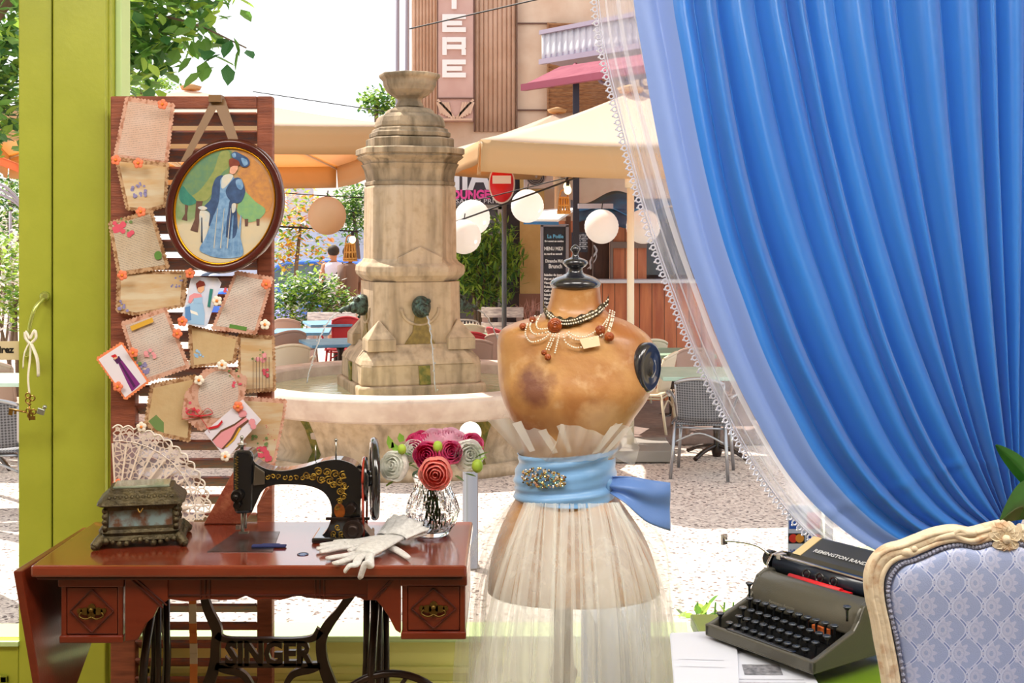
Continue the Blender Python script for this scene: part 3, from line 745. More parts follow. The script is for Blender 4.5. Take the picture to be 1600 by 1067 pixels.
strip(br, [(336, 1042), (350, 1046), (380, 1056), (398, 1085)], [4, 6, 5, 4]); strip(br, [(500, 1042), (486, 1046), (456, 1056), (440, 1085)], [4, 6, 5, 4])
textmesh(br, 'SINGER', .080, P(420, 1037.5, D + .006), (1, 0, 0), (0, 0, 1), 0, depth=.006, align='CENTER', xs=.78, bold=.0032)
br.build('iron_brace', iron, tb)
m = MB(); wc = V((P(612, 0, 2.86).x, 2.86, .33)); Rw = Matrix.Rotation(radians(90), 3, 'X')
m.torus(wc, .155, .009, Rw, 48, 8)
for k in range(6):
    a = k * pi / 3 + .3; m.tube(cat([wc, wc + V((cos(a + .25) * .08, 0, sin(a + .25) * .08)), wc + V((cos(a) * .15, 0, sin(a) * .15))], 5), .0055, 6)
m.cyl(wc + V((0, -.02, 0)), wc + V((0, .05, 0)), .018)
m.build('treadle_wheel', iron, tb)
m = MB(); m.box((-.58, 2.88, .10), (.34, .24, .018))
for i in range(6): m.box((-.72 + i * .056, 2.88, .112), (.012, .22, .008))
m.build('treadle', iron, tb, bevel=.003)

# small items on the table
led = mat('old_metal_bronze', '5C5238', .45, metal=.55, var=('3A3222', 30, .35, .7), bump=(90, .5))
def casket():
    loc = V((-.865, 2.925, TZ + .0005)); r = thing('jewellery_casket', 'old bronze and painted glass jewellery casket with a ridged lid on the sewing table', 'jewellery box', (0, 0, 0))
    W, Dp = .078, .052
    m = MB()
    def rr(hw, hd, z): return (V((0, 0, z)), V((hw, 0, 0)), V((0, hd, 0)), 9)
    m.loft([rr(W + .004, Dp + .004, .040), rr(W + .010, Dp + .010, .034), rr(W + .006, Dp + .006, .026), rr(W + .016, Dp + .016, .018), rr(W + .010, Dp + .010, .014)], 48, sm=False)
    for sx in (-1, 1):
        for sy in (-1, 1):
            m.tube(cat([(sx * (W + .006), sy * (Dp + .006), .024), (sx * (W + .016), sy * (Dp + .016), .014), (sx * (W + .022), sy * (Dp + .022), .006)], 5), [.012] * 5 + [.011] * 5 + [.008], 8)
            m.ball((sx * (W + .022), sy * (Dp + .022), .0075), .0075, 8)
    rg2 = random.Random(3)
    for i in range(11):
        x = (i - 5) * .015; q = .0085 - .003 * abs(sin(i * 1.3))
        for s in (-1, 1): m.ball((x, s * (Dp + .015), .014 + .004 * cos(i * 1.3)), q, 7)
    for i in range(7):
        for s in (-1, 1): m.ball((s * (W + .015), (i - 3) * .015, .015), .008, 7)
    m.build('footed_base', led, r)
    m = MB()
    for sx in (-1, 1):
        for sy in (-1, 1):
            m.tube([(sx * W, sy * Dp, .036), (sx * (W - .002), sy * (Dp - .002), .09)], .0065, 8)
            for k in range(4): m.ball((sx * (W + .001), sy * (Dp + .001), .045 + k * .013), .0072, 7)
    for sy in (-1, 1): m.bar((-W, sy * Dp, .088), (W, sy * Dp, .088), .007, .008); m.bar((-W, sy * Dp, .042), (W, sy * Dp, .042), .007, .008)
    for sx in (-1, 1): m.bar((sx * W, -Dp, .088), (sx * W, Dp, .088), .007, .008); m.bar((sx * W, -Dp, .042), (sx * W, Dp, .042), .007, .008)
    m.build('posts', led, r)
    paint = mat('casket_painting', '7E9494', .18, var=('6A4A38', 28, .45, .62), coat=.8)
    m = MB(); m.box((0, 0, .065), (W * 2 - .004, Dp * 2 - .004, .045)); m.build('painted_panels', paint, r)
    m = MB()
    m.loft([rr(W + .014, Dp + .014, .094), rr(W + .020, Dp + .020, .098), rr(W + .018, Dp + .018, .104), rr(W - .004, Dp - .006, .124), rr(W - .006, Dp - .008, .131)], 48, sm=False)
    for i in range(12):
        for s in (-1, 1): m.ball(((i - 5.5) * .0125, s * (Dp + .004), .113), .0055, 7)
    m.build('lid', led, r)
    m = MB(); m.box((0, 0, .133), (W * 2 - .03, Dp * 2 - .03, .006)); m.build('lid_glass', mat('casket_glass', '97A08C', .12, var=('6C7460', 20), coat=.7), r, bevel=.002)
    MB().tube(cat([(-.006, -Dp - .012, .09), (0, -Dp - .016, .08), (.006, -Dp - .012, .09)], 4), .002, 6).build('clasp', brass, r)
    r.location = loc; r.rotation_euler = (0, 0, radians(11)); return r
casket()

# sewing machine
blk = mat('machine_black', '14161A', .15, coat=1., spec=.6, metal=.1)
goldd = mat('machine_gold', 'B8963C', .35, metal=.7, var=('6E5220', 120, .4, .6))
steel = mat('machine_steel', 'A9A79E', .28, metal=.95)
redb = mat('belt_red', 'A8361E', .6)
D = 2.95; S = D / FPX
sm = thing('sewing_machine', 'antique black sewing machine with gold scroll decoration on the mahogany table', 'sewing machine', (P(520, 0, D).x, D, TZ))
body = cat([(392, 706), (402, 722), (425, 733), (450, 734), (480, 728), (510, 719), (535, 718), (556, 726), (566, 742), (566, 770), (565, 800), (570, 822), (584, 842), (560, 845), (530, 845), (502, 843), (498, 840)], 4)
body = body[:-1] + cat([(498, 840), (512, 828), (520, 806), (519, 785), (508, 768), (488, 759), (460, 756), (430, 757), (414, 765), (404, 784), (396, 802)], 4)
def P2(x, y, d=D): return P(x, y, d)
zfix = TZ - P(0, 843, D).z
def Pm(x, y, dy=0.): return V((P(x, y, D).x, D + dy, P(x, y, D).z + zfix))
m = MB(); m.slab([Pm(x, y, -.026) for x, y in body], V((0, .052, 0)))
m.build('arm', blk, sm, bevel=.013, segs=4, beva=50)
m = MB(); m.slab([Pm(x, y, -.030) for x, y in [(371, 703), (396, 703), (400, 712), (398, 800), (372, 802), (368, 790), (368, 712)]], V((0, .060, 0))); m.build('head', blk, sm, bevel=.008, segs=3, beva=25)
m = MB(); m.slab(ell(Pm(535, 843, 0), .001, .001), V((0, .01, 0)))
m = MB(); m.box(Pm(537, 841, 0) + V((0, 0, .003)), (.135, .11, .014)); m.build('bed', blk, sm, bevel=.005, segs=3)
m = MB(); m.slab([Pm(x, y, -.032) for x, y in [(402, 725), (418, 736), (418, 755), (400, 757)]], V((0, .004, 0))); m.build('face_plate', mat('machine_plate', '6E675C', .35, .8), sm, bevel=.002)
m = MB(); m.cyl(Pm(378, 703), Pm(378, 690), .004); m.cyl(Pm(378, 697), Pm(378, 695), .011); m.cyl(Pm(378, 691), Pm(378, 684), .0025); m.ball(Pm(378, 686), .005, 8)
m.cyl(Pm(379, 800), Pm(379, 835), .0042); m.cyl(Pm(384, 800), Pm(384, 828), .0025); m.box(Pm(381, 834), (.022, .012, .005)); m.box(Pm(372, 826), (.010, .008, .010))
m.build('needle_bar', steel, sm)
MB().cyl(Pm(493, 723), Pm(493, 698), .0016).build('spool_pin', steel, sm); MB().cyl(Pm(525, 718), Pm(525, 690), .0018).ball(Pm(525, 690), .004, 8).build('spool_pin', steel, sm)
m = MB(); m.cyl(Pm(376, 772, -.028), Pm(376, 772, -.048), .016, .013); m.cyl(Pm(376, 786, -.028), Pm(376, 786, -.045), .010, .008); m.ball(Pm(376, 772, -.05), .008, 8); m.build('tension_dial', mat('dial_dark', '2E2A28', .3, .8), sm)
m = MB(); rs = random.Random(11)
def scroll(cx, cy, r, turns, s, hand=1):
    pts = [Pm(cx + cos(a * hand + s) * r * (1 - a / (turns * 2 * pi + .01) * .8), cy + sin(a * hand + s) * r * (1 - a / (turns * 2 * pi + .01) * .8), -.0268) for a in [turns * 2 * pi * i / 16 for i in range(17)]]
    m.tube(pts, .0016, 5, flat=.4, up=(0, 1, 0))
for x in range(412, 476, 9): scroll(x, 745 + rs.uniform(-2, 2), 4.2, 1.1, rs.random() * 6, rs.choice((1, -1)))
for x, y, r_ in [(482, 741, 6), (492, 743, 7), (500, 736, 7), (505, 748, 7), (513, 737, 7), (517, 750, 8), (526, 740, 8), (533, 751, 7), (538, 742, 7), (540, 757, 7), (534, 766, 7), (539, 775, 6), (533, 782, 5), (530, 792, 4), (523, 757, 6)]: scroll(x, y, r_, 1.4, rs.random() * 6, rs.choice((1, -1))); scroll(x + 2, y + 1, r_ * .5, 1, rs.random() * 6)
for x, y, r_ in [(530, 822, 5), (524, 832, 5), (536, 832, 5), (530, 838, 4), (518, 838, 3)]: scroll(x, y, r_, 1.3, rs.random() * 6)
for y in range(712, 765, 8): m.tube([Pm(374 + 3 * sin(t * 1.6), y + t, -.0308) for t in range(9)], .0012, 5, flat=.4)
m.build('gold_scrolls', goldd, sm)
m = MB(); m.slab(ell(Pm(533, 797, -.027), .013, .018, .1, 20), V((0, .003, 0))); m.build('medallion', mat('medallion_orange', 'A8591C', .4, .4, var=('6E3A14', 60)), sm, bevel=.001)
m = MB(); m.cyl(Pm(551, 792, -.02), Pm(551, 792, -.045), .014, .011); m.cyl(Pm(556, 822, -.02), Pm(556, 822, -.06), .024, .024); m.cyl(Pm(556, 822, -.06), Pm(556, 822, -.066), .016, .010); m.bar(Pm(512, 808, -.03), Pm(580, 808, -.03), .006, .006)
m.build('bobbin_winder', mat('winder_dark', '30241F', .35, .6), sm, bevel=.001)
ax = V((1, .16, 0)).normalized(); Rm = ax.to_track_quat('Z', 'Y').to_matrix(); hc = Pm(585, 750)
m = MB(); m.torus(hc, .088, .0095, Rm, 40, 10)
for k in range(5):
    a = k * 2 * pi / 5; m.tube([hc, hc + Rm @ V((cos(a) * .084, sin(a) * .084, 0))], [.008, .006], 8)
m.cyl(hc - ax * .025, hc + ax * .012, .020, .016); m.cyl(Pm(566, 742), hc, .013)
m.torus(hc - ax * .022, .046, .007, Rm, 28, 8)
m.build('hand_wheel', blk, sm)
m = MB(); m.tube([hc - ax * .022 + V((0, -.046, .0)), V((hc.x - .022, hc.y - .03, TZ + .001))], .0028, 6); m.tube([hc - ax * .022 + V((0, .046, .0)), V((hc.x - .022, hc.y + .03, TZ + .001))], .0028, 6)
m.tube(cat([hc - ax * .022 + V((0, cos(a) * .05, sin(a) * .05)) for a in [pi * i / 8 for i in range(9)]], 2), .003, 6)
m.build('drive_belt', redb, sm)
# plate in the table top, its slide cover and the cloth strip on it
m = MB(); m.slab([(P(340, 0, 2.92).x, 2.82, TZ - .001), (P(430, 0, 2.85).x, 2.82, TZ - .001), (P(430, 0, 2.95).x, 3.01, TZ - .001), (P(368, 0, 3.0).x, 3.01, TZ - .001)], V((0, 0, .0025)))
pl = m.build('needle_plate', mat('worn_steel_plate', '7C7D84', .25, .85, var=('4E4640', 14)), tb, bevel=.0005)
m = MB(); m.bb(P(395, 0, 2.87).x, P(448, 0, 2.87).x, 2.853, 2.870, TZ + .0016, TZ + .006); m.bb(P(408, 0, 2.87).x, P(436, 0, 2.87).x, 2.87, 2.885, TZ + .0016, TZ + .004)
tag(m.build('cloth_strip', mat('navy_cloth', '232B5C', .8), bevel=.0015), 'small folded navy blue cloth strip lying in front of the needle plate', 'cloth')
m = MB(); m.lathe([(.0128, 0), (.0128, .0016), (.010, .002), (.0098, .0012)], (P(480, 0, 2.86).x, 2.80, TZ), 24)
tag(m.build('metal_ring', mat('ring_blue_steel', '5A6E90', .25, .9)), 'tiny round metal eyelet on the table edge between cloth strip and gloves', 'ring')
# red-brown board at the back of the table
m = MB(); m.slab([P(366, 733, 3.085), P(420, 762, 3.085), P(380, 818, 3.085), P(318, 818, 3.085)], V((0, .014, 0)))
lo = min(v.z for v in m.v); 
for v in m.v: v.z += TZ - lo + .001
tag(m.build('wooden_board', mat('board_wood', '8E4630', .5, var=('B06A4A', 30, .5, .7), bump=(60, .4)), bevel=.002), 'slanted red-brown wooden board standing behind the sewing machine head', 'board')

# crystal vase
vz = V((P(676, 0, 2.985).x, 2.985, TZ + .0005))
def crystal(nt, b): return b
cg = mat('cut_crystal', 'F6FAFC', .02, trans=1.0, ior=1.33, spec=.6)
vs = thing('crystal_vase', 'cut crystal vase holding artificial roses at the right end of the sewing table', 'vase', vz)
pr = [(.034, 0), (.040, .004), (.052, .022), (.061, .045), (.062, .062), (.055, .085), (.047, .105), (.043, .122), (.045, .132), (.049, .140)]
pr = cat(pr, 3)
def vring(r_, h, k):
    return [vz + V((cos(a) * q, sin(a) * q, h)) for a, q in [(2 * pi * i / 48, r_ * (1 + (.035 * (1 if (i + k) % 6 < 3 else -1) if .02 < h < .125 else 0))) for i in range(48)]]
rings = [vring(r_, h, i // 2) for i, (r_, h) in enumerate(pr)] + [[vz + V((cos(2 * pi * i / 48) * (r_ - .006), sin(2 * pi * i / 48) * (r_ - .006), max(h, .012))) for i in range(48)] for r_, h in pr[::-1][:-3]]
m = MB(); m.rings(rings, True, 0, False); m.build('glass_body', cg, vs)
stem = mat('stem_green', '4E7A2C', .5); leafg = mat('leaf_green', '6F9A34', .5, var=('8FB34A', 30)); bud = mat('bud_green', '9DBB3E', .5)
m = MB(); rs = random.Random(4)
for i in range(12):
    a = i * 2.4; p0 = vz + V((cos(a) * .022, sin(a) * .022, .018)); p1 = vz + V((cos(a + 2) * .02, sin(a + 2) * .02, .14)); m.tube([p0, p1], .0022, 6)
tag(m.build('flower_stems', stem), 'bundle of green stems inside the crystal vase', 'stems')
bpy.data.objects['flower_stems']['kind'] = 'stuff'
petal_shader = {}
def ranunculus(px, py, d, rpx, col, tilt, lab, col2=None):
    c = P(px, py, d); R = rpx * 1.3 * d / FPX; dirn = V(tilt).normalized(); M = dirn.to_track_quat('Z', 'Y').to_matrix()
    if col not in petal_shader: petal_shader[col] = mat('petal_' + col, col, .55, var=(col2 or col, 25), transl=.5)
    r = thing('rose_flower', lab, 'flower', c, 'artificial roses in the crystal vase'); rr = random.Random(int(px * 7 + py))
    for layer, (nr, op, pw, nm) in enumerate(((6, 1.0, .85, 'outer'), (5, .78, .8, 'mid'), (5, .55, .75, 'inner'), (4, .34, .7, 'core'), (3, .17, .6, 'heart'))):
        m = MB()
        for k in range(nr):
            a0 = 2 * pi * k / nr + layer * .7 + rr.uniform(-.15, .15)
            def f(u, v, a0=a0, op=op, nr=nr, layer=layer):
                t = v * 1.0; ang = a0 + (u - .5) * 2 * pi / nr * 1.45
                rad = R * op * (sin(min(1, t * .95 + .05) * pi * .5) ** .6) * (1 - .18 * max(0, t - .7) / .3) * (1 + .05 * cos((u - .5) * 6))
                hh = R * (-.75 + 1.25 * t ** 1.1 + (1 - op) * .22) * (1 - .14 * (2 * u - 1) ** 2)
                return c + M @ V((cos(ang) * rad * (1 + .03 * ((k % 2) * 2 - 1)), sin(ang) * rad, hh))
            m.grid(f, 7, 7)
        m.build('petals', petal_shader[col], r, fix=False)
    return r
RD, PK, LP, WH, SAL = 'EC5C92', 'F07CAC', 'FBD2E4', 'FFFFFA', 'FFB0A6'
ranunculus(669, 712, 2.925, 19, RD, (-.2, -1, .25), 'deep pink rose in the middle of the bouquet, above the salmon one', 'D84484')
ranunculus(703, 707, 2.925, 16, PK, (.3, -1, .35), 'deep pink rose beside the large white one in the vase', 'E05C94')
ranunculus(681, 739, 2.905, 22, SAL, (0, -1, .0), 'salmon pink rose hanging lowest over the vase rim', 'F6AFA6')
ranunculus(618, 728, 2.94, 20, WH, (-.45, -1, .25), 'white rose at the outer end of the bouquet next to the machine wheel', 'F4F6F0')
ranunculus(646, 705, 2.96, 15, WH, (-.2, -1, .5), 'white rose between the outermost white one and the deep pink one', 'F4F4EC')
ranunculus(731, 712, 2.95, 21, WH, (.35, -1, .3), 'large white rose at the side of the bouquet facing the dress form', 'F2F0E2')
ranunculus(654, 690, 2.99, 16, RD, (-.4, -.3, 1), 'deep pink rose at the top back of the bouquet', 'D84484')
ranunculus(678, 688, 2.98, 17, LP, (-.1, -.5, 1), 'light pink rose at the top of the bouquet beside the green bud', 'F6CFE0')
ranunculus(706, 688, 2.99, 18, LP, (.3, -.4, 1), 'light pink rose at the top of the bouquet, furthest from the machine', 'F6CFE0')
ranunculus(737, 696, 3.0, 16, PK, (.5, -.7, .7), 'pink rose tucked behind the large white one', 'E05C94')
ranunculus(690, 700, 3.05, 24, WH, (.1, .5, 1), 'white rose at the back of the bouquet, mostly hidden', 'E6E4DE')
for k, (x, y, s) in enumerate(((684, 698, 8), (746, 728, 9), (628, 702, 7))):
    c = P(x, y, 2.915); r = thing('flower_bud', ('green bud between the roses at the top', 'green bud beside the large white rose', 'green bud above the outermost white rose')[k], 'bud', c, 'green buds of the bouquet')
    MB().ball(c, s * .0015, 10, sz=1.2).build('bud', bud, r)
m = MB(); rs = random.Random(9)
leafmesh(m, [P(rs.uniform(625, 745), rs.uniform(700, 745), rs.uniform(2.93, 3.03)) for _ in range(46)], .04, rs, (0, 0, 1), .5, .1)
for a, b in (((612, 700), (606, 680)), ((620, 705), (612, 690)), ((612, 752), (604, 760)), ((628, 690), (624, 676))):
    A, B = P(*a, 2.95), P(*b, 2.95); s = V((.006, 0, .002)); m.add([A - s, A + s, (A + B) / 2 + s * 1.3, B, (A + B) / 2 - s * 1.3], [(0, 1, 2, 3, 4)], 0)
tag(m.build('bouquet_leaves', [leafg, stem]), 'green leaves among the roses in the vase', 'leaves')
bpy.data.objects['bouquet_leaves']['kind'] = 'stuff'

# lace gloves hanging over the front edge
glove_m = mat('white_lace_glove', 'FAFAF8', .8, bump=(300, .5), var=('EAEAE8', 120, .4, .6), transl=.3)
def glove(name, lab, palm, fingers, cuff):
    r = thing(name, lab, 'glove', V(palm[0][0]), 'white lace gloves')
    m = MB(); c = cat([tuple(V(p)) + (w,) for p, w in palm], 5)
    m.loft([(V(q[:3]), V((0, q[3], 0)) if False else (V(palm[-1][0]) - V(palm[0][0])).cross(V((0, 0, 1))).normalized() * q[3], V((0, 0, .006)), 2.5) for q in c], 16)
    for f in fingers:
        pp = cat(f, 6); n = len(pp); m.tube(pp, [.0105 * (1 - .35 * (i / n) ** 2) if i < n - 1 else .003 for i in range(n)], 10, flat=.55)
    m.build('hand', glove_m, r)
    m = MB(); a, b = V(cuff[0]), V(cuff[1]); ax = (b - a).normalized(); s = ax.cross(V((0, 0, 1))).normalized()
    def f(u, v):
        w = .03 + .022 * v; t = 2 * pi * u; rf = 1 + .14 * v * sin(t * 9)
        return a + ax * (b - a).length * v + s * cos(t) * w * rf + V((0, 0, 1)) * (sin(t) * (.008 + .012 * v) * rf + .010 * v)
    m.grid(f, 60, 8, closeu=True); m.build('ruffled_cuff', glove_m, r, solid=.0008)
Z = TZ + .008
def G(x, y, d, z=None): p = P(x, y, d); return V((p.x, d, Z if z is None else z))
E = 2.695
glove('lace_glove', 'white lace glove with spread fingers hanging over the front edge of the sewing table',
      [((G(615, 0, 2.87, Z + .014)), .028), ((G(595, 0, 2.82, Z + .014)), .034), ((G(578, 0, 2.775, Z + .010)), .032), ((G(570, 0, 2.755, Z + .006)), .024)],
      [[G(590, 0, 2.79), G(578, 0, 2.74, Z + .004), G(578, 0, E - .002, Z - .006), P(571, 880, E - .012), P(562, 905, E - .010)],
       [G(580, 0, 2.78), G(562, 0, 2.73, Z + .004), G(556, 0, E, Z - .002), P(546, 884, E - .010), P(538, 894, E - .008)],
       [G(572, 0, 2.785), G(550, 0, 2.74), G(530, 0, 2.705), P(522, 880, E - .006)],
       [G(572, 0, 2.80), G(545, 0, 2.765), G(520, 0, 2.745), G(510, 0, 2.735)],
       [G(612, 0, 2.83), G(622, 0, 2.80), G(632, 0, 2.765), G(638, 0, 2.74)]], (G(618, 0, 2.875, Z + .012), G(640, 0, 2.92, Z + .014)))
glove('lace_glove', 'white lace glove lying flat behind the other one, pointing at the machine foot',
      [((G(600, 0, 2.90, Z + .004)), .024), ((G(570, 0, 2.875, Z + .002)), .030), ((G(548, 0, 2.86, Z)), .030), ((G(540, 0, 2.855, Z)), .022)],
      [[G(552, 0, 2.84), G(530, 0, 2.825), G(510, 0, 2.80), G(500, 0, 2.79)], [G(550, 0, 2.855), G(525, 0, 2.845), G(505, 0, 2.825), G(494, 0, 2.82)], [G(548, 0, 2.87), G(525, 0, 2.865), G(508, 0, 2.855), G(500, 0, 2.85)], [G(552, 0, 2.885), G(535, 0, 2.885), G(520, 0, 2.88)], [G(575, 0, 2.85), G(560, 0, 2.83), G(545, 0, 2.80)]],
      (G(602, 0, 2.90, Z + .006), G(632, 0, 2.945, Z + .016)))
# measuring tape hanging from the table
m = MB()
for i in range(28):
    z1 = .70 - i * .025
    m.box((P(288, 0, 3.05).x + .002 * sin(i * .7), 3.135 + .003 * sin(i), z1), (.019, .0012, .0252), mi=(i // 2) % 2)
tag(m.build('measuring_tape', [mat('tape_orange', 'EFA15C', .5, transl=.3), mat('tape_white', 'EFE4D0', .5, transl=.3)]), 'orange and white measuring tape hanging down in front of the shutter', 'tape measure')
# ------------------------------------------------------------------ dress form
D = 2.9; S = D / FPX
def skinpat(nt, base):
    n = noise(nt, 5, 5, dist=.6); n2 = noise(nt, 22, 5); x, y, z = xyz(nt)
    c = mixc(nt, ramp(nt, n, .38, .62), '9C6230', 'BE8F57'); c = mixc(nt, ramp(nt, n2, .55, .75) * .55, c, 'D9B98E')
    c = mixc(nt, ramp(nt, noise(nt, 3.2, 4), .54, .70) * .7, c, '6F3326')
    g = lambda ax_, az, rx_, rz_: ramp(nt, ((x - ax_) / rx_) * ((x - ax_) / rx_) + ((z - az) / rz_) * ((z - az) / rz_) + (n2 - .5) * 2.0, 1.0, .1)
    c = mixc(nt, g(-.105, 1.155, .05, .055) * .8, c, '5E2C2C'); c = mixc(nt, g(-.13, 1.04, .06, .05) * .6, c, '7A3A22'); c = mixc(nt, g(.04, 1.08, .06, .05) * .6, c, 'D9B482'); c = mixc(nt, g(.0, .96, .14, .035) * .5, c, '8E4A20')
    return c
formm = mat('aged_leather', 'B98A52', .38, pat=skinpat, bump=(30, .15), coat=.15)
df = thing('dress_form', 'antique dressmaker bust form of mottled tan leather with a black turned cap', 'dress form', V((P(905, 0, D).x, D, 0)))
rows = [(446, 863, 937, .050), (458, 861, 938, .050), (472, 858, 940, .052), (484, 853, 946, .056), (493, 842, 957, .064), (500, 818, 976, .074), (507, 797, 990, .082), (514, 785, 1001, .090), (523, 779, 1012, .097), (535, 777, 1020, .102), (552, 777, 1025, .108), (575, 778, 1025, .114),
        (600, 780, 1019, .122), (625, 786, 1008, .126), (648, 796, 992, .122), (670, 806, 979, .112), (690, 814, 968, .102), (706, 818, 962, .098), (730, 819, 958, .096), (750, 817, 958, .100), (775, 808, 965, .112), (800, 794, 982, .124), (830, 780, 1002, .136), (865, 769, 1018, .144), (900, 763, 1028, .148), (922, 762, 1031, .149)]
def row(y, x0, x1, dp, grow=0.):
    c = P((x0 + x1) / 2, y, D); p = 2.1 if y < 485 or y > 690 else 2.35
    return (c, V(((x1 - x0) / 2 * S + grow, 0, 0)), V((0, dp + grow, 0)), p)
rs_ = cat([(float(a), float(b), float(c_), d_) for a, b, c_, d_ in rows], 3)
m = MB(); secs = []
for y, x0, x1, dp in rs_:
    c, A, B, p = row(y, x0, x1, dp); k = max(0, 1 - abs(y - 608) / 60.0)
    secs.append((c + V((0, -.012 * k, 0)), A, B, p))
m.loft(secs, 40); o = m.build('torso', formm, df)
capm = mat('turned_black_wood', '20222B', .2, coat=.8, spec=.7)
cz = P(900, 447, D).z; cx = P(899, 0, D).x
m = MB(); m.lathe([(.0, -.004), (.052, -.006), (.058, .000), (.060, .006), (.056, .013), (.046, .020), (.034, .025), (.021, .029), (.017, .034), (.017, .042), (.024, .046), (.030, .053), (.027, .060), (.018, .064), (.009, .067), (.006, .074), (.008, .080), (.012, .085), (.009, .091), (.003, .096), (0, .097)], (cx, D, cz), 36)
m.build('cap', capm, df)
# arm disc facing towards the curtain side
ac = V((P(1006, 0, D).x, D - .062, P(0, 569, D).z)); ax = V((.76, -.64, -.05)).normalized(); Ra = ax.to_track_quat('Z', 'Y').to_matrix()
m = MB(); m.lathe([(0, -.05), (.040, -.05), (.045, .004), (.044, .010), (.038, .014), (.033, .011), (.028, .015), (.020, .012), (.014, .017), (.008, .020), (0, .019)], ac, 36, ax=Ra @ Matrix.Diagonal((.92, 1.32, 1)) if False else Ra)
for v in m.v: v.z = ac.z + (v.z - ac.z) * 1.28
m.build('arm_disc', capm, df)
pw = mat('form_pole_wood', '8F7F6C', .5, var=('75664F', 8))
m = MB(); px_ = P(880, 0, D).x
m.lathe([(.020, .0), (.024, .10), (.030, .14), (.022, .20), (.0225, .44), (.030, .46), (.034, .475), (.026, .49), (.0225, .52), (.0225, .70)], (px_, D, 0), 24)
for k in range(3):
    a = k * 2 * pi / 3 + .5; m.tube(cat([(px_, D, .12), (px_ + cos(a) * .14, D + sin(a) * .14, .11), (px_ + cos(a) * .24, D + sin(a) * .24, .012)], 6), .014, 8)
m.build('pole', pw, df)

# sash, bow, brooch
satin = mat('sash_satin', '7FAEDC', .32, sheen=.4, bump=(8, .15), var=('6C9CCC', 7))
ss = thing('satin_sash', 'wide light blue satin sash with a bow tail on the waist of the dress form', 'sash', P(888, 775, D))
sr = [(703, 817, 957, .101), (715, 816, 955, .102), (735, 813, 954, .104), (752, 811, 954, .106), (765, 810, 955, .109), (779, 812, 950, .113)]
rings = []
for j, (y, x0, x1, dp) in enumerate(cat(sr, 5)):
    v = j / (len(sr) * 5 - 5); ring = []
    for k in range(72):
        t = 2 * pi * k / 72; c, A, B, p = row(y, x0, x1, dp, .010)
        w = .0022 * sin(v * 16 + 1.6 * cos(t * 2 + v * 3)) + .0016 * sin(v * 31 + t * 3)
        q = 1 + w / .1
        ring.append(c + A * cos(t) * q + B * sin(t) * q + V((0, 0, .006 * sin(t * 1.0 + 2.2) - .012 * cos(t) * (v - .3))))
    rings.append(ring)
m = MB(); m.rings(rings, False); m.build('band', satin, ss, solid=.0015)
def bowf(u, v):
    a = [V(P(950, 746, 2.86)), V(P(952, 768, 2.84))]; top = cat([tuple(P(948, 745, 2.85)), tuple(P(985, 744, 2.84)), tuple(P(1020, 750, 2.86)), tuple(P(1047, 754, 2.87))], 8); bot = cat([tuple(P(948, 768, 2.84)), tuple(P(975, 783, 2.82)), tuple(P(1010, 813, 2.84)), tuple(P(1047, 829, 2.87))], 8)
    i = u * (len(top) - 1); k = int(min(i, len(top) - 2)); f = i - k
    A = V(top[k]) * (1 - f) + V(top[k + 1]) * f; B = V(bot[k]) * (1 - f) + V(bot[k + 1]) * f
    return A * (1 - v) + B * v + V((0, .010 * sin(v * 9 + u * 3) * (1 - u * .5) - .012 * sin(pi * u), 0))
MB().grid(bowf, 28, 20).build('bow_tail', mat('sash_satin_tail', '5C83C4', .34, sheen=.3, bump=(9, .2)), ss, solid=.002)
m = MB(); m.ball(P(950, 757, 2.845), .016, 12, sz=1.2, sx=.7); m.build('knot', satin, ss)
bro = thing('rhinestone_brooch', 'oblong brooch of clear and golden rhinestones pinned on the blue sash', 'brooch', P(850, 762, 2.78))
gems = [mat('rhinestone_' + k, v, .05, metal=.75, coat=1.) for k, v in dict(gold='C9AE62', clear='F4F2EA', dark='6E6348', teal='8FC4C0', rose='D9A48E').items()]
rs = random.Random(2); mm = MB()
def wrapy(px, py):   # front surface of the sash at this place
    x = P(px, py, 2.79).x; c = P(886, py, D); q = min(.96, abs((x - c.x)) / .126); return D - .120 * (1 - q ** 2.1) ** (1 / 2.1) - .006
for i in range(150):
    u = rs.random(); px = 816 + u * 68; hh = 17 * (1 - abs(u - .4) ** 1.6 * 1.25) * .9; py = 743 + u * 9 + rs.uniform(-hh, hh)
    d_ = wrapy(px, py); c = P(px, py, d_); r_ = rs.uniform(.0022, .0042)
    mm.lathe([(0, -.002), (r_, -.001), (r_ * .8, r_ * .45), (r_ * .45, r_ * .7), (0, r_ * .72)], c, 6, rs.choice((0, 0, 0, 1, 1, 2, 2, 3, 4)), ax=V((rs.uniform(-.5, .3), -1, rs.uniform(-.3, .4))).to_track_quat('Z', 'Y').to_matrix(), sm=False)
mm.build('stones', gems, bro)

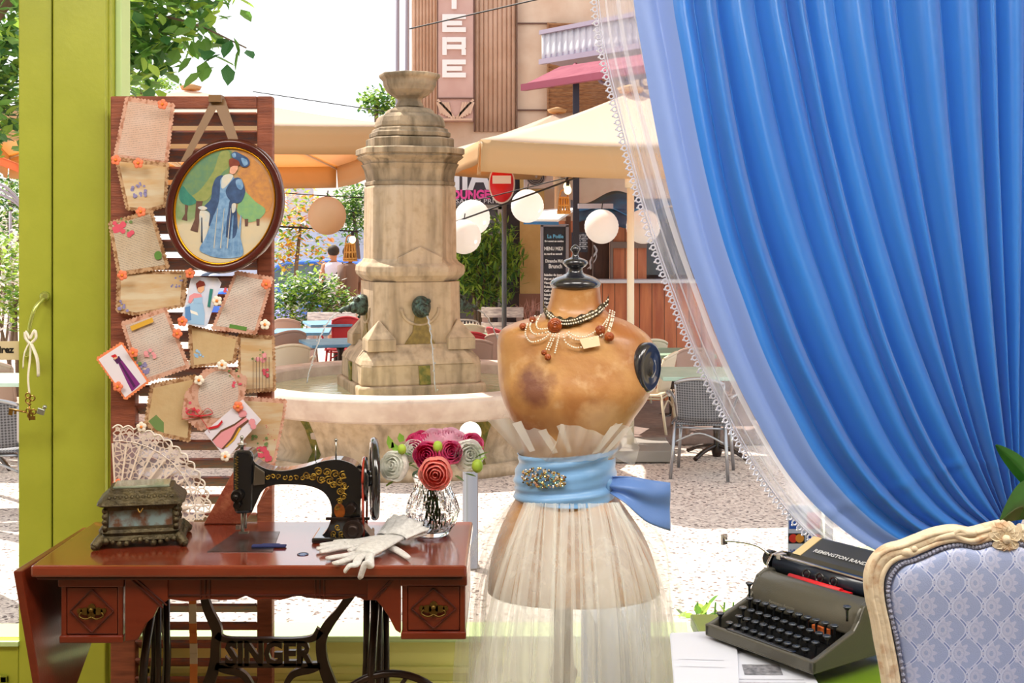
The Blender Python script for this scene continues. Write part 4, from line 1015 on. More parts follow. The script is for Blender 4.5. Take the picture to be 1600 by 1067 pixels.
# tulle
def tullealpha(nt):
    n = noise(nt, 1.0, 3, stretch=(26, 26, 1.6)); return ramp(nt, n, .36, .75) * .30 + .10
tulle = mat('ivory_tulle', 'F6F8F4', .7, alpha=tullealpha, transl=.5)
tulle2 = mat('ivory_tulle_dense', 'F8FAF6', .7, alpha=.40, transl=.45)
sk = thing('tulle_skirt', 'long ivory tulle skirt hanging from the blue sash of the dress form', 'skirt', P(888, 1060, D))
rt = random.Random(8)
def skirt(k, grow, x0b, x1b, nf, amp, zb, name, matl, ph):
    phs = [rt.uniform(0, 6.28) for _ in range(4)]
    wid = [((x1b - 888) * S), ((888 - x0b) * S)]
    def f(u, v):
        t = 2 * pi * u; z = P(0, 776, D).z * (1 - v) + zb * v
        e = v ** .55 if v > 0 else 0
        hw = .104 + (max(wid) - .104) * 0; side = wid[0] if cos(t) > 0 else wid[1]
        rx = .102 + (side - .102) * (1 - (1 - min(1, v * 3.0)) ** 2.2) * (.86 + .14 * v); ry = .108 + (.165 + grow) * (1 - (1 - min(1, v * 3.0)) ** 2) * (.8 + .2 * v)
        w = (sin(t * nf + phs[0] + v * 1.5) + .6 * sin(t * nf * 1.7 + phs[1] - v) + .5 * sin(t * nf * .43 + phs[2])) * amp * (.25 + v)
        q = 1 + grow * .3
        return V((P(884, 0, D).x + cos(t) * (rx * q + w), D + sin(t) * (ry * q + w), z + .004 * sin(t * 5)))
    MB().grid(f, 300, 34, closeu=True).build(name, matl, sk)
skirt(0, .0, 752, 1042, 17, .010, .02, 'tulle_layer', tulle, 0)
skirt(1, .03, 738, 1056, 11, .016, .02, 'tulle_layer', tulle, 1)
skirt(2, .05, 730, 1072, 7, .020, .34, 'tulle_layer', tulle, 2)
# folded strips of denser tulle lying on the skirt
for x0, x1, w in ((838, 800, 9), (858, 845, 12), (880, 862, 8), (925, 940, 16), (945, 985, 10), (905, 912, 5), (955, 1020, 8), (828, 770, 8), (822, 750, 6), (832, 785, 3), (846, 822, 3), (868, 850, 3), (890, 885, 4), (900, 898, 2.5), (915, 925, 3), (936, 962, 3), (950, 1003, 3), (957, 1040, 5), (850, 833, 2), (873, 868, 2), (929, 955, 2), (943, 975, 2), (826, 744, 3), (830, 760, 4), (952, 1050, 3), (955, 1064, 4), (948, 1030, 4), (835, 795, 2), (864, 855, 3), (909, 917, 2)):
    def f(u, v, x0=x0, x1=x1, w=w):
        px = x0 + (x1 - x0) * (1 - (1 - v) ** 4); z = P(0, 768, D).z * (1 - v) + .05 * v; hw = w * S * (.7 + .7 * v)
        x = P(px, 0, D).x + (u - .5) * 2 * hw; k = min(1, abs(px - 886) / 150)
        return V((x, D - (.112 + .17 * (1 - (1 - min(1, v * 3.0)) ** 2)) * sqrt(max(.1, 1 - k * k)) - .012 - .006 * sin(u * pi), z))
    MB().grid(f, 6, 22).build('tulle_fold', tulle2, sk)
tr = thing('tulle_ruffle', 'upright ivory tulle ruffle round the bust form above the blue sash', 'ruffle', P(888, 704, D))
TIPS = [(760, 655), (795, 654), (812, 662), (850, 672), (870, 690), (876, 662), (905, 666), (925, 672), (945, 680), (962, 660), (985, 668), (1000, 700), (990, 728)]
def ruff(u, v):
    t = pi + u * pi  # front half: from the machine side to the curtain side
    i = u * (len(TIPS) - 1); k = int(min(i, len(TIPS) - 2)); ff = i - k; tx = TIPS[k][0] * (1 - ff) + TIPS[k + 1][0] * ff; ty = TIPS[k][1] * (1 - ff) + TIPS[k + 1][1] * ff
    base = V((P(886, 0, D).x + cos(t) * .106, D + sin(t) * .108, P(0, 712, D).z)); top = P(tx, ty, D + sin(t) * .135 - .012)
    return base * (1 - v) + top * v + V((0, -.012 * sin(pi * v) - .008 * sin(u * 60) * v, 0))
MB().grid(ruff, 121, 8).build('front_ruffle', tulle2, tr)
MB().grid(lambda u, v: V((P(886, 0, D).x + cos(pi * u) * (.106 + .05 * v), D + sin(pi * u) * (.108 + .03 * v) + .006 * sin(u * 50) * v, P(0, 712, D).z + v * (.07 + .02 * sin(u * 23)))), 80, 6).build('back_ruffle', tulle, tr)
for a, b, w in (((868, 708), (846, 672), 7), ((890, 706), (874, 664), 6), ((930, 708), (962, 664), 11), ((945, 708), (980, 668), 9), ((832, 705), (806, 660), 8)):
    A, B = P(*a, 2.775), P(*b, 2.76); s = V((w * S, 0, w * S * .3))
    MB().slab([A - s * .5, A + s * .5, B + s, B - s * .7], V((0, -.001, 0))).build('tulle_fold', tulle2, tr)

# bead necklace
nk = thing('bead_necklace', 'dark lace choker with swags of white beads and amber roses on the dress form', 'necklace', P(885, 555, 2.8))
bead = mat('bead_pearl', 'EFE6D2', .25, coat=.5); amber = mat('amber_rose', 'A8521E', .3, var=('7A3210', 60), coat=.5); chk = mat('choker_lace', '3A2E1A', .6, bump=(150, .8), var=('6A5A34', 90, .5, .6))
def frontd(px, py):    # y of the form surface seen at this place
    best = None
    for y, x0, x1, dp in rs_:
        if best is None or abs(y - py) < abs(best[0] - py): best = (y, x0, x1, dp)
    y, x0, x1, dp = best; q = min(.97, abs(px - (x0 + x1) / 2) / ((x1 - x0) / 2)); return D - dp * (1 - q ** 2.2) ** (1 / 2.2)
def surf(px, py, off=.006): return P(px, py, frontd(px, py) - off)
chp = cat([(849, 476), (852, 487), (862, 497), (878, 504), (896, 503), (915, 497), (932, 489), (948, 474), (951, 467)], 6)
m = MB(); L = []
for i, (x, y) in enumerate(chp):
    k = 7 + 1.6 * sin(i * 1.2); L.append((x, y, k))
vs = []; 
for x, y, k in L: vs += [surf(x, y - k, .007), surf(x, y + k * .7, .007)]
m.add(vs, [(2 * i, 2 * i + 1, 2 * i + 3, 2 * i + 2) for i in range(len(L) - 1)], 0, True)
m.build('choker_band', chk, nk, solid=.003)
def strand(pts, name='bead_strand', r=.0022, off=.008):
    c = cat(pts, 10); m = MB(); last = None
    for x, y in c:
        p = surf(x, y, off)
        if last is None or (p - last).length > r * 2.05: m.ball(p, r, 6); last = p
    m.build(name, bead, nk)
strand([(852, 488), (862, 498), (878, 506), (896, 505), (915, 499), (932, 491), (949, 476)], off=.0115); strand([(851, 483), (862, 493), (878, 501), (896, 500), (915, 493), (932, 485), (950, 468)], off=.0115)
strand([(845, 492), (838, 505), (842, 514), (857, 513)]); strand([(836, 494), (828, 510), (836, 522), (858, 518)]); strand([(824, 506), (821, 522), (830, 534), (848, 530), (860, 520)])
for a, b in (((864, 522), (853, 547)), ((868, 522), (857, 548)), ((874, 522), (867, 551))): strand([a, ((a[0] + b[0]) / 2, (a[1] + b[1]) / 2), b])
strand([(880, 523), (884, 535), (898, 543), (916, 541)]); strand([(886, 521), (895, 529), (912, 531), (930, 528), (942, 522)]); strand([(889, 519), (899, 525), (915, 526), (930, 518)])
for a, b in (((953, 485), (946, 512)), ((957, 486), (950, 517)), ((960, 488), (952, 519)), ((948, 499), (938, 512))): strand([a, ((a[0] + b[0]) / 2 + 1, (a[1] + b[1]) / 2), b])
for x, y, rr_ in ((867, 508, .013), (832, 499, .006), (817, 510, .0065), (938, 516, .009), (952, 526, .0085), (850, 551, .005), (856, 558, .006)):
    c = surf(x, y, .010); m = MB()
    for k in range(3): m.torus(c + V((0, -.002 * k, 0)), rr_ * (1 - .3 * k), rr_ * .3, Matrix.Rotation(radians(90), 3, 'X'), 16, 8)
    m.ball(c + V((0, -.003, 0)), rr_ * .35, 8); m.build('amber_rose', amber, nk)
m = MB(); m.slab([surf(905, 530, .011), surf(935, 524, .011), surf(938, 540, .011), surf(912, 545, .011)], V((0, .0005, 0))); m.build('price_tag', mat('tag_paper', 'E4C9A4', .7), nk)

# blue-white cloth hanging behind the dress form
m = MB(); m.grid(lambda u, v: V((P(908 + 108 * u, 0, 3.16).x, 3.14 + .012 * sin(u * 14 + v) , .05 + v * (P(0, 940, 3.16).z - .05))), 40, 6)
tag(m.build('hanging_cloth', mat('pale_blue_satin', 'D5E0F2', .4, transl=.3, sheen=.3), solid=.002), 'pale blue-white satin cloth hanging behind the pole of the dress form', 'cloth')
bk = tag(MB().bar(V((P(908, 0, 3.16).x, 3.155, P(0, 938, 3.16).z)), V((P(1016, 0, 3.16).x, 3.155, P(0, 938, 3.16).z)), .008, .008).build('cloth_rail', white_paint), 'thin white rail that carries the pale satin cloth', 'rail')
m = MB(); x0, x1 = P(925, 0, 3.16).x, P(1000, 0, 3.16).x; zz = P(0, 938, 3.16).z
for x in (x0, x1): m.bb(x - .005, x + .005, 3.15, 3.16, 0, zz - .004); m.bb(x - .02, x + .02, 3.10, 3.21, 0, .012)
o = m.build('stand', white_paint, bk)

# ------------------------------------------------------------------ curtains
def satpat(nt, base):
    return base
cur_m = mat('blue_satin', '347CD2', .30, sheen=.25, transl=.14, bump=(5, .08), var=('2E74CC', 2.2, .3, .7))
cur_l = mat('curtain_lining', 'A9AED0', .5, transl=.35)
L0 = [(986, -60), (990, 10), (1003, 90), (1020, 190), (1040, 290), (1065, 385), (1095, 470), (1130, 560), (1175, 650), (1225, 735), (1290, 805), (1370, 858), (1460, 872), (1530, 855), (1572, 838)]
L5 = [(1290, -60), (1298, 20), (1312, 100), (1330, 190), (1352, 280), (1375, 365), (1398, 440), (1422, 515), (1448, 585), (1475, 650), (1503, 710), (1530, 760), (1552, 797), (1568, 820), (1578, 838)]
L9 = [(1640, -60), (1640, 20), (1638, 100), (1634, 190), (1630, 280), (1626, 365), (1622, 440), (1618, 515), (1613, 585), (1609, 650), (1605, 710), (1601, 760), (1597, 797), (1592, 820), (1588, 838)]
C0_, C5_, C9_ = cat(L0, 6), cat(L5, 6), cat(L9, 6)
def at(c, t):
    i = t * (len(c) - 1); k = int(min(i, len(c) - 2)); f = i - k; return (c[k][0] * (1 - f) + c[k + 1][0] * f, c[k][1] * (1 - f) + c[k + 1][1] * f)
CD = 3.02
rc_ = random.Random(21)
folds = []; s_ = -.02
while s_ < 1.05:
    w = rc_.uniform(.045, .105); folds.append((s_ + w / 2, w, rc_.uniform(.6, 1.15))); s_ += w
def fold(s, t):
    best = 0
    for c, w, a in folds:
        x = (s - c - .010 * sin(t * 5 + c * 20) * (1 - s)) / (w * .62)
        if abs(x) < 1: best = max(best, a * (cos(x * pi / 2) ** 1.3))
    return best
def cpt(s, t, depth=CD, amp=.075):
    a, b, c = at(C0_, t), at(C5_, t), at(C9_, t)
    e = s ** .88
    if e < .5: k = e * 2; x, y = a[0] * (1 - k) + b[0] * k, a[1] * (1 - k) + b[1] * k; 
    else: k = (e - .5) * 2; x, y = b[0] * (1 - k) + c[0] * k, b[1] * (1 - k) + c[1] * k
    fade = (1 - t ** 4 * .75) * min(1, .22 + s * 6)
    if t > .72: x2 = x
    d_ = depth - amp * (fold(s, t) - .5) * fade - .04 * sin(pi * t) * (1 - s)
    seam = .007 * max(0, 1 - abs(t - .705 - .04 * s) / .006)
    return P(x, y, depth) + V((0, d_ - depth - seam, 0)) 
bc = thing('blue_curtain', 'shiny blue satin curtain draped to one side and gathered behind the armchair', 'curtain', P(1300, 858, CD))
m = MB(); m.grid(lambda u, v: cpt(u, v), 420, 130)
for i_ in range(len(m.f)):     # the turned-over hem along the free edge is a paler cloth
    if i_ % 419 < 30: m.mi[i_] = 1
m.build('drape', [cur_m, mat('curtain_hem', '7F9AD8', .45, transl=.25)], bc)
m = MB(); g = P(1580, 838, CD)
m.torus(g + V((.01, -.01, 0)), .035, .008, Matrix.Rotation(.3, 3, 'Y'), 24, 8)
m.tube([g + V((.03, 0, 0)), g + V((.25, .30, .02))], .008, 8); m.build('tieback', cur_m, bc)
m = MB(); m.tube([P(960, -70, CD - .0), P(1680, -70, CD - .0)], .012, 12)
cr = tag(m.build('curtain_rod', white_paint), 'white curtain rod above the window', 'rod')
rs = random.Random(77)
below = []
def bl(u, v):
    t = 2 * pi * u; z = g.z * (1 - v) + .05 * v; w = .03 + .10 * min(1, v * 2.5)
    return V((g.x + .03 + .02 * v + cos(t) * w * (1 + .12 * sin(9 * t)), g.y + sin(t) * w * .5 * (1 + .2 * sin(7 * t)), z))
MB().grid(bl, 90, 20, closeu=True).build('lower_drape', cur_m, bc)

sheer = mat('white_sheer', 'F0F0FA', .6, alpha=lambda nt: ramp(nt, noise(nt, 1.0, 3, stretch=(18, 18, 2)), .3, .75) * .40 + .14, transl=.5)
sheer2 = mat('white_sheer_fold', 'FAFAFF', .6, alpha=.55, transl=.5)
SH = [(928, -40), (935, 30), (945, 90), (962, 160), (980, 230), (1002, 310), (1025, 385), (1052, 460), (1082, 540), (1120, 620), (1160, 695), (1205, 765), (1255, 825), (1310, 865), (1375, 890), (1450, 900), (1560, 860)]
SHR = [(1030, -40), (1040, 30), (1052, 90), (1070, 160), (1088, 230), (1110, 310), (1135, 385), (1162, 460), (1192, 540), (1230, 620), (1270, 690), (1310, 745), (1360, 790), (1410, 820), (1470, 840), (1530, 850), (1575, 845)]
S0_, S9_ = cat(SH, 6), cat(SHR, 6); SD = 3.2
def spt(u, v):
    a, b = at(S0_, v), at(S9_, v); x, y = a[0] * (1 - u) + b[0] * u, a[1] * (1 - u) + b[1] * u
    return P(x, y, SD) + V((0, .018 * sin(u * 22 + v * 4) + .008 * sin(u * 45), 0))
sc_ = thing('sheer_curtain', 'white sheer inner curtain with a scalloped lace edge behind the blue curtain', 'curtain', P(1200, 890, SD))
MB().grid(spt, 90, 100).build('sheer_drape', sheer, sc_)
for u0, u1 in ((.30, .36), (.52, .60), (.12, .15)): MB().grid(lambda u, v: spt(u0 + (u1 - u0) * u, v) + V((0, -.012, 0)), 4, 90).build('sheer_fold', sheer2, sc_)
# lace edging: a row of small scallops
m = MB(); E_ = [spt(0, i / 900) for i in range(901)]; last = E_[0]; acc = 0; out_pts = []
for i in range(1, 901):
    acc += (E_[i] - E_[i - 1]).length
    if acc > .0165:
        out_pts.append((E_[i], (E_[i] - E_[i - 1]).normalized())); acc = 0
lacem = mat('lace_white', 'F2F2FA', .7, transl=.35)
for p, t in out_pts:
    nn = V((-abs(t.z), 0, -abs(t.x) if t.x > 0 else t.x)).normalized()
    nn = V((t.z, 0, -t.x)); nn = nn if nn.x < 0 or (nn.x < .2 and nn.z < 0) else -nn
    c = p + nn * .006
    m.torus(c, .0062, .0022, Matrix.Rotation(radians(90), 3, 'X'), 12, 5); m.ball(c + nn * .009, .0028, 6)
m.tube([p + V((0, -.001, 0)) for p in E_[::6]], .0028, 6, flat=.5); m.tube([p + V((.006, -.001, .003)) for p in E_[::6]], .0014, 5)
m.build('lace_edging', lacem, sc_)

# ------------------------------------------------------------------ side table, papers, typewriter
TT = .640
gt = thing('side_table', 'green painted side table carrying the magazines and the typewriter', 'table', (.66, 2.45, 0))
gtm = mat('green_table', '6C8A1E', .25, coat=.4, var=('5E7C1A', 6))
RT = Matrix.Rotation(radians(0), 3, 'Z')
MB().bb(.40, 1.08, 2.16, 2.80, TT - .03, TT).build('tabletop', gtm, gt, bevel=.004)
for x in (.44, 1.04):
    for y in (2.2, 2.76): MB().box((x, y, (TT - .03) / 2), (.04, .04, TT - .03)).build('leg', gtm, gt, bevel=.003)
def magazine(pts, z0, n, name, lab, prints):
    m = MB(); r = thing(name, lab, 'magazine', (sum(p[0] for p in pts) / 4, sum(p[1] for p in pts) / 4, z0), 'magazines under the typewriter')
    for k in range(n):
        j = .002 * sin(k * 2.1)
        m.slab([V((x + j, y + j, z0 + k * .0016)) for x, y in pts], V((0, 0, .0013)))
    m.build('pages', mat('page_white', 'CDD2DE', .55), r)
    p0, p1, p3 = V((*pts[0], 0)), V((*pts[1], 0)), V((*pts[3], 0)); zt_ = z0 + n * .0016 + .0004; q = MB()
    for u0, u1, v0, v1, mi in prints:
        f = lambda u, v: p0 + (p1 - p0) * u + (p3 - p0) * v + V((0, 0, zt_))
        q.poly([f(u0, v0), f(u1, v0), f(u1, v1), f(u0, v1)], mi)
    q.build('printed_pictures', [mat('photo_print', '8CA6D0', .4, var=('D88AA4', 60, .4, .6)), mat('grey_text', 'B7BAC6', .6), mat('photo_dark', '4E525A', .4, var=('9A9AA2', 80))], r)
def G2(px, py, z=TT): d = (EYE - z) * FPX / (py - HOR); return ((px - 800) / FPX * d, d)
A_ = G2(1035, 1052); B_ = G2(1272, 1078); C__ = (B_[0] + .05, B_[1] + .33); D_ = G2(1060, 990)
mx_ = [(.270 + .04, 2.165), (.535, 2.165), (.56, 2.50), (.33, 2.50)]
magazine([(.30, 2.17), (.56, 2.165), (.585, 2.56), (.335, 2.58)], TT + .0005, 9, 'magazine', 'thick white magazine lying open under the front of the typewriter', [(.20, .42, .50, .64, 0), (.48, .76, .50, .64, 2), (.10, .9, .40, .41, 1), (.1, .9, .44, .45, 1), (.1, .9, .36, .37, 1)])
magazine([(.29, 2.20), (.40, 2.19), (.47, 2.62), (.33, 2.60)], TT + .0155, 4, 'magazine', 'loose folded white sheets lying on top of the thick magazine', [(.1, .9, .5, .505, 1), (.1, .9, .6, .605, 1)])
for o in bpy.data.objects:
    pass

tw = thing('typewriter', 'old olive-grey portable typewriter with round black keys, standing on the magazines', 'typewriter', (0, 0, 0))
olive = mat('typewriter_enamel', '545248', .38, metal=.25, coat=.25, bump=(400, .1)); tblk = mat('typewriter_black', '15171B', .25, coat=.5); rubber = mat('platen_rubber', '232B38', .3, coat=.4); chrome = mat('chrome', 'D5D5D5', .12, 1.)
# local: x across (width .28), y from the front (0) to the back (.30)
W = .142
m = MB()
def side(x):   # profile of the body side: (y, z)
    return [V((x, y, z)) for y, z in [(0, .008), (.0, .030), (.02, .034), (.12, .066), (.135, .082), (.150, .108), (.175, .118), (.235, .112), (.275, .075), (.30, .030), (.30, .008)]]
for x0 in (-W, W - .012): m.slab(side(x0), V((.012, 0, 0)))
m.bb(-W, W, 0, .012, .008, .031); m.bb(-W, W, .285, .30, .008, .045)
m.bb(-W, W, .0, .30, .006, .012)
m.build('side_shells', olive, tw, bevel=.004)
def hood(u, v):   # cover above the type basket, curved up in front
    x = (-W + .004) + (2 * W - .008) * u; pr_ = cat([(.128, .052), (.133, .078), (.146, .100), (.166, .111), (.186, .112)], 4)
    i = v * (len(pr_) - 1); k = int(min(i, len(pr_) - 2)); f = i - k; y = pr_[k][0] * (1 - f) + pr_[k + 1][0] * f; z = pr_[k][1] * (1 - f) + pr_[k + 1][1] * f
    y2 = y - .010 * cos((u - .5) * pi) * (1 - v) + (.0 if v < .6 else -.020 * max(0, cos((u - .5) * pi)) * (v - .6) / .4)
    return V((x, y2, z + .004 * cos((u - .5) * pi)))
m = MB(); m.grid(hood, 40, 18)
m.build('ribbon_cover', olive, tw, solid=.003)
m = MB(); m.bb(-W + .012, W - .012, .012, .13, .012, .018); m.bb(-.10, .10, .13, .19, .02, .075); m.build('key_deck', tblk, tw)
m = MB(); m.cyl((-.075, .180, .112), (.06, .180, .112), .008, n=12, mi=0); m.box((0, .176, .108), (.16, .03, .012)); m.build('red_ribbon_guide', mat('ribbon_red', 'C41A22', .5), tw)
m = MB()
for s in (-1, 0, 1): m.torus((s * .035, .186, .126), .009, .0022, Matrix.Rotation(radians(75), 3, 'X'), 14, 6)
m.build('type_guide', tblk, tw)
m = MB(); m.cyl((-.138, .215, .122), (.138, .215, .122), .020, n=28); m.build('platen', rubber, tw)
m = MB()
for s in (-1, 1):
    m.cyl((s * .150, .215, .128), (s * .168, .215, .128), .018, n=20); m.cyl((s * .138, .215, .128), (s * .152, .215, .128), .008, n=12)
m.build('platen_knobs', tblk, tw, bevel=.002)
m = MB()
for s in (-1, 1): m.slab([V((s * .141, y, z)) for y, z in [(.19, .10), (.187, .125), (.20, .142), (.235, .145), (.27, .135), (.275, .11), (.25, .10)]], V((s * .006, 0, 0)))
m.cyl((-.139, .203, .142), (.139, .203, .142), .003, n=8); m.box((-.12, .205, .142), (.012, .02, .012)); m.box((.12, .205, .142), (.012, .02, .012))
m.build('carriage_ends', chrome, tw, bevel=.002)
m = MB()
def pt(x): return [V((x, y, z)) for y, z in [(.240, .128), (.250, .140), (.318, .166), (.332, .164), (.336, .150), (.31, .130), (.27, .112), (.244, .112)]]
m.slab(pt(-.132), V((.264, 0, 0))); tab = m.build('paper_table', mat('paper_table_enamel', '46453E', .4, metal=.3, coat=.3), tw, bevel=.003)

textmesh(q := MB(), 'REMINGTON RAND', .0155, V((-.088, .268, .1480)) + V((0, -.0008, .0016)), (1, 0, 0), (0, .068, .026), 0, bold=.0004, xs=1.0)
q.build('lettering', mat('letter_silver', 'D9D9D0', .4, .3), tw)
textmesh(q := MB(), 'Remington Remette', .0085, V((-.075, .1165, .070)), (1, 0, 0), (0, .006, .020), 0)
q.build('lettering', mat('letter_dim', '8F8D80', .4, .3), tw)
MB().slab([V((-.128, y, z)) for y, z in [(.248, .1405), (.317, .1672), (.320, .1668), (.251, .1390)]], V((.022, 0, 0))).build('paper_scale', mat('scale_cream', 'D3BC8A', .5), tw)
m = MB(); m.tube(cat([(-.15, .20, .14), (-.175, .19, .155), (-.21, .17, .160), (-.235, .15, .160)], 5), .0028, 8); m.box((-.235, .15, .163), (.006, .014, .022)); m.build('return_lever', chrome, tw)
# keys: four rows
kt = MB(); rowsk = [(.028, .036, 10, .0), (.050, .047, 10, .006), (.072, .058, 10, -.004), (.096, .072, 11, .002)]
silver = mat('key_ring', '5A6068', .3, .8); cap = mat('key_glass', '20262C', .1, coat=1., var=('39454E', 80))
proto = None
def mkkey():
    m = MB(); m.lathe([(.0, .0), (.0078, .0), (.0082, .002), (.0070, .0035)], (0, 0, 0), 16, 1); m.lathe([(.0, .0036), (.0068, .0034), (.0068, .0030), (.0, .0028)], (0, 0, 0), 16, 0, cap=False)
    m.lathe([(.0068, 0), (.003, -.006), (.0022, -.018), (.0022, -.026)], (0, 0, 0), 8, 2); return m
kmesh = None
for y, z, n, off in rowsk:
    for i in range(n):
        x = (i - (n - 1) / 2) * .0222 + off
        if kmesh is None:
            kk_ = mkkey().build('key', [cap, silver, tblk], tw); kmesh = kk_.data; kk_.location = (x, y, z)
        else:
            kk_ = bpy.data.objects.new('key', kmesh); COL.objects.link(kk_); kk_.parent = tw; kk_.location = (x, y, z)
for x, y, z in ((-.128, .030, .048), (.125, .060, .062), (-.118, .105, .100), (.126, .118, .108)):
    kk_ = bpy.data.objects.new('key', kmesh); COL.objects.link(kk_); kk_.parent = tw; kk_.location = (x, y, z)
m = MB(); m.bar((-.088, .012, .030), (.088, .012, .030), .014, .007); m.build('space_bar', tblk, tw, bevel=.003)
MB().bar((.05, .108, .052), (.09, .108, .052), .008, .012).build('tabulator_plate', mat('tab_orange', 'C9652E', .5), tw)
m = MB()
for x in (-.12, .12):
    for y in (.03, .27): m.cyl((x, y, 0), (x, y, .012), .012, n=12)
m.build('rubber_feet', tblk, tw)
# front edge runs from the far end beside the dress form to the near end by the chair
near = V((.560, 2.335, 0)); far = V((.398, 2.56, 0)); ang = atan2((near - far).y, (near - far).x)
mid = (near + far) / 2
tw.location = (mid.x, mid.y, TT + .0225); tw.rotation_euler = (0, 0, ang)
WORLD[tw.name] = Matrix.Identity(4)

# ------------------------------------------------------------------ armchair
D = 2.15; KC = D / FPX
def damask(nt, base):
    x, y, z = xyz(nt); Pw, Q = .0275, .080
    s = (z * (2 * pi / Q)).sin() * (Pw * .5)
    def fam(u, off):
        g_ = ((u + off) / (2 * Pw)).fr() - .5; return g_.abs()
    a = fam(x - s, 0.); b = fam(x + s, Pw)
    l1 = (a - .055).abs().lt(.018); l2 = (b - .055).abs().lt(.018); core = a.lt(.025).mx(b.lt(.025))
    line = l1.mx(l2)
    # flower in every cell
    def cell(ox, oz):
        cx = (((x + ox) / (2 * Pw)).fr() - .5) * (2 * Pw); cz = (((z + oz) / Q).fr() - .5) * Q
        r = (cx * cx + cz * cz * .62).pw(.5); th = cz.m('ARCTAN2', cx)
        pet = ((th * 8).cos() * .0035 + .0150); body = r.lt(pet) * r.gt(.0035); ring = (r - .0085).abs().lt(.0012)
        return body * (ring * -.5 + 1)
    fl = cell(Pw, Q * .25).mx(cell(0, Q * .75))
    c = mixc(nt, core.mx(line), base, lin('7486BE')); c = mixc(nt, line, c, lin('C4CEEA'))
    return mixc(nt, fl * (line * -1 + 1), c, lin('B6BEDD'))
damask_m = mat('damask_blue', '9AA9D2', .55, pat=damask, sheen=.3, bump=(500, .15))
creamw = mat('carved_cream_wood', 'DDCDB0', .45, var=('C29C78', 35, .52, .68), bump=(50, .3))
ch = thing('armchair', 'carved cream wooden armchair upholstered in pale blue damask, in front of the typewriter', 'armchair', (P(1565, 0, D).x, 1.95, 0))
right = 1565
half = [(1565, 826), (1540, 832), (1515, 838), (1490, 834), (1462, 838), (1435, 848), (1410, 858), (1388, 864), (1372, 878), (1364, 900), (1366, 930), (1374, 965), (1380, 1000), (1388, 1040), (1394, 1080), (1402, 1130), (1412, 1180)]
outl = half + [(2 * right - x, y) for x, y in half[::-1][:-1]]
fp = [P(x, y, D) for x, y in outl]; fpc = [V(p) for p in cat(fp[:], 5)]
wr = []; n_ = len(fpc)
m = MB(); m.tube(fpc, [.0165] * n_, 14, flat=1.0)
m.tube([p + V((0, -.012, 0)) for p in [V(q) for q in cat([P(right + (x - right) * .955, HOR + (y - HOR) * 1.0 + 6 * (y < 1000), D) for x, y in outl], 5)]], .0055, 8)
m.tube([p + V((0, -.012, 0)) for p in [V(q) for q in cat([P(right + (x - right) * 1.035, y - 7 * (y < 900), D) for x, y in outl], 5)]], .0050, 8)
m.build('back_frame', creamw, ch)
m = MB(); rs = random.Random(6)
def petal(c, ang, L, w, off=-.016):
    c = V(c); dx, dz = cos(ang), sin(ang); pts = cat([(0, 0), (L * .4, w), (L * .85, w * .7), (L, 0), (L * .85, -w * .7), (L * .4, -w)], 3, True)
    m.slab([c + V((dx * a - dz * b, off - .006 * sin(a / L * pi), dz * a + dx * b)) for a, b in pts], V((0, .012, 0)))
cc = P(1565, 838, D)
for k in range(7): petal(cc, radians(15 + k * 25), .030, .008)
for s in (0, 1):
    for k in range(3): petal(cc + V((0, 0, -.004)), radians(-20 - 30 * k) if s == 0 else radians(200 + 30 * k), .024 - .003 * k, .007, -.018)
m.ball(cc + V((0, -.02, 0)), .008, 10)
for s in (-1, 1):
    m.tube(cat([cc + V((s * .03, -.012, .004)), cc + V((s * .06, -.016, -.004)), cc + V((s * .085, -.014, .006)), cc + V((s * .078, -.014, .014)), cc + V((s * .066, -.015, .008))], 6), .0055, 8)
    m.tube(cat([cc + V((s * .05, -.014, .010)), cc + V((s * .10, -.012, .004)), cc + V((s * .15, -.010, -.016))], 6), [.007] * 8 + [.006] * 4 + [.004], 8)
    m.ball(cc + V((s * .168, -.012, -.024)), .009, 10, sx=1.3); m.ball(cc + V((s * .155, -.012, -.018)), .007, 10)
m.build('shell_carving', creamw, ch)
inn = [V(q) for q in cat([P(right + (x - right) * .90, 852 + (y - 838) * .985 if y < 1000 else y, D) for x, y in outl], 4)]
m = MB(); cI = sum(inn, V((0, 0, 0))) / len(inn)
rings = []
for k, (sc1, yy) in enumerate(((1.0, .004), (.985, -.010), (.95, -.017), (.88, -.021), (.7, -.024), (.4, -.026), (.1, -.026))):
    rings.append([V((cI.x + (p.x - cI.x) * sc1, D + yy, cI.z + (p.z - cI.z) * sc1)) for p in inn])
m.rings(rings, False); m.poly(rings[-1]); o = m.build('back_cushion', damask_m, ch)
m = MB(); m.slab([p + V((0, .012, 0)) for p in inn], V((0, .012, 0))); m.build('back_panel', mat('chair_back_cloth', 'B9BFD8', .8), ch)
gimp = mat('gimp_braid', 'A9ADC6', .7, bump=(300, 1.)); m = MB(); L_ = [p + V((0, -.012, 0)) for p in inn]
m.tube(L_, .0035, 8); 
for i in range(0, len(L_), 1): m.ball(L_[i] + V((0, -.002, 0)), .0042, 6)
m.build('gimp_braid', gimp, ch)
x0, x1 = P(1400, 0, D).x, P(1730, 0, D).x
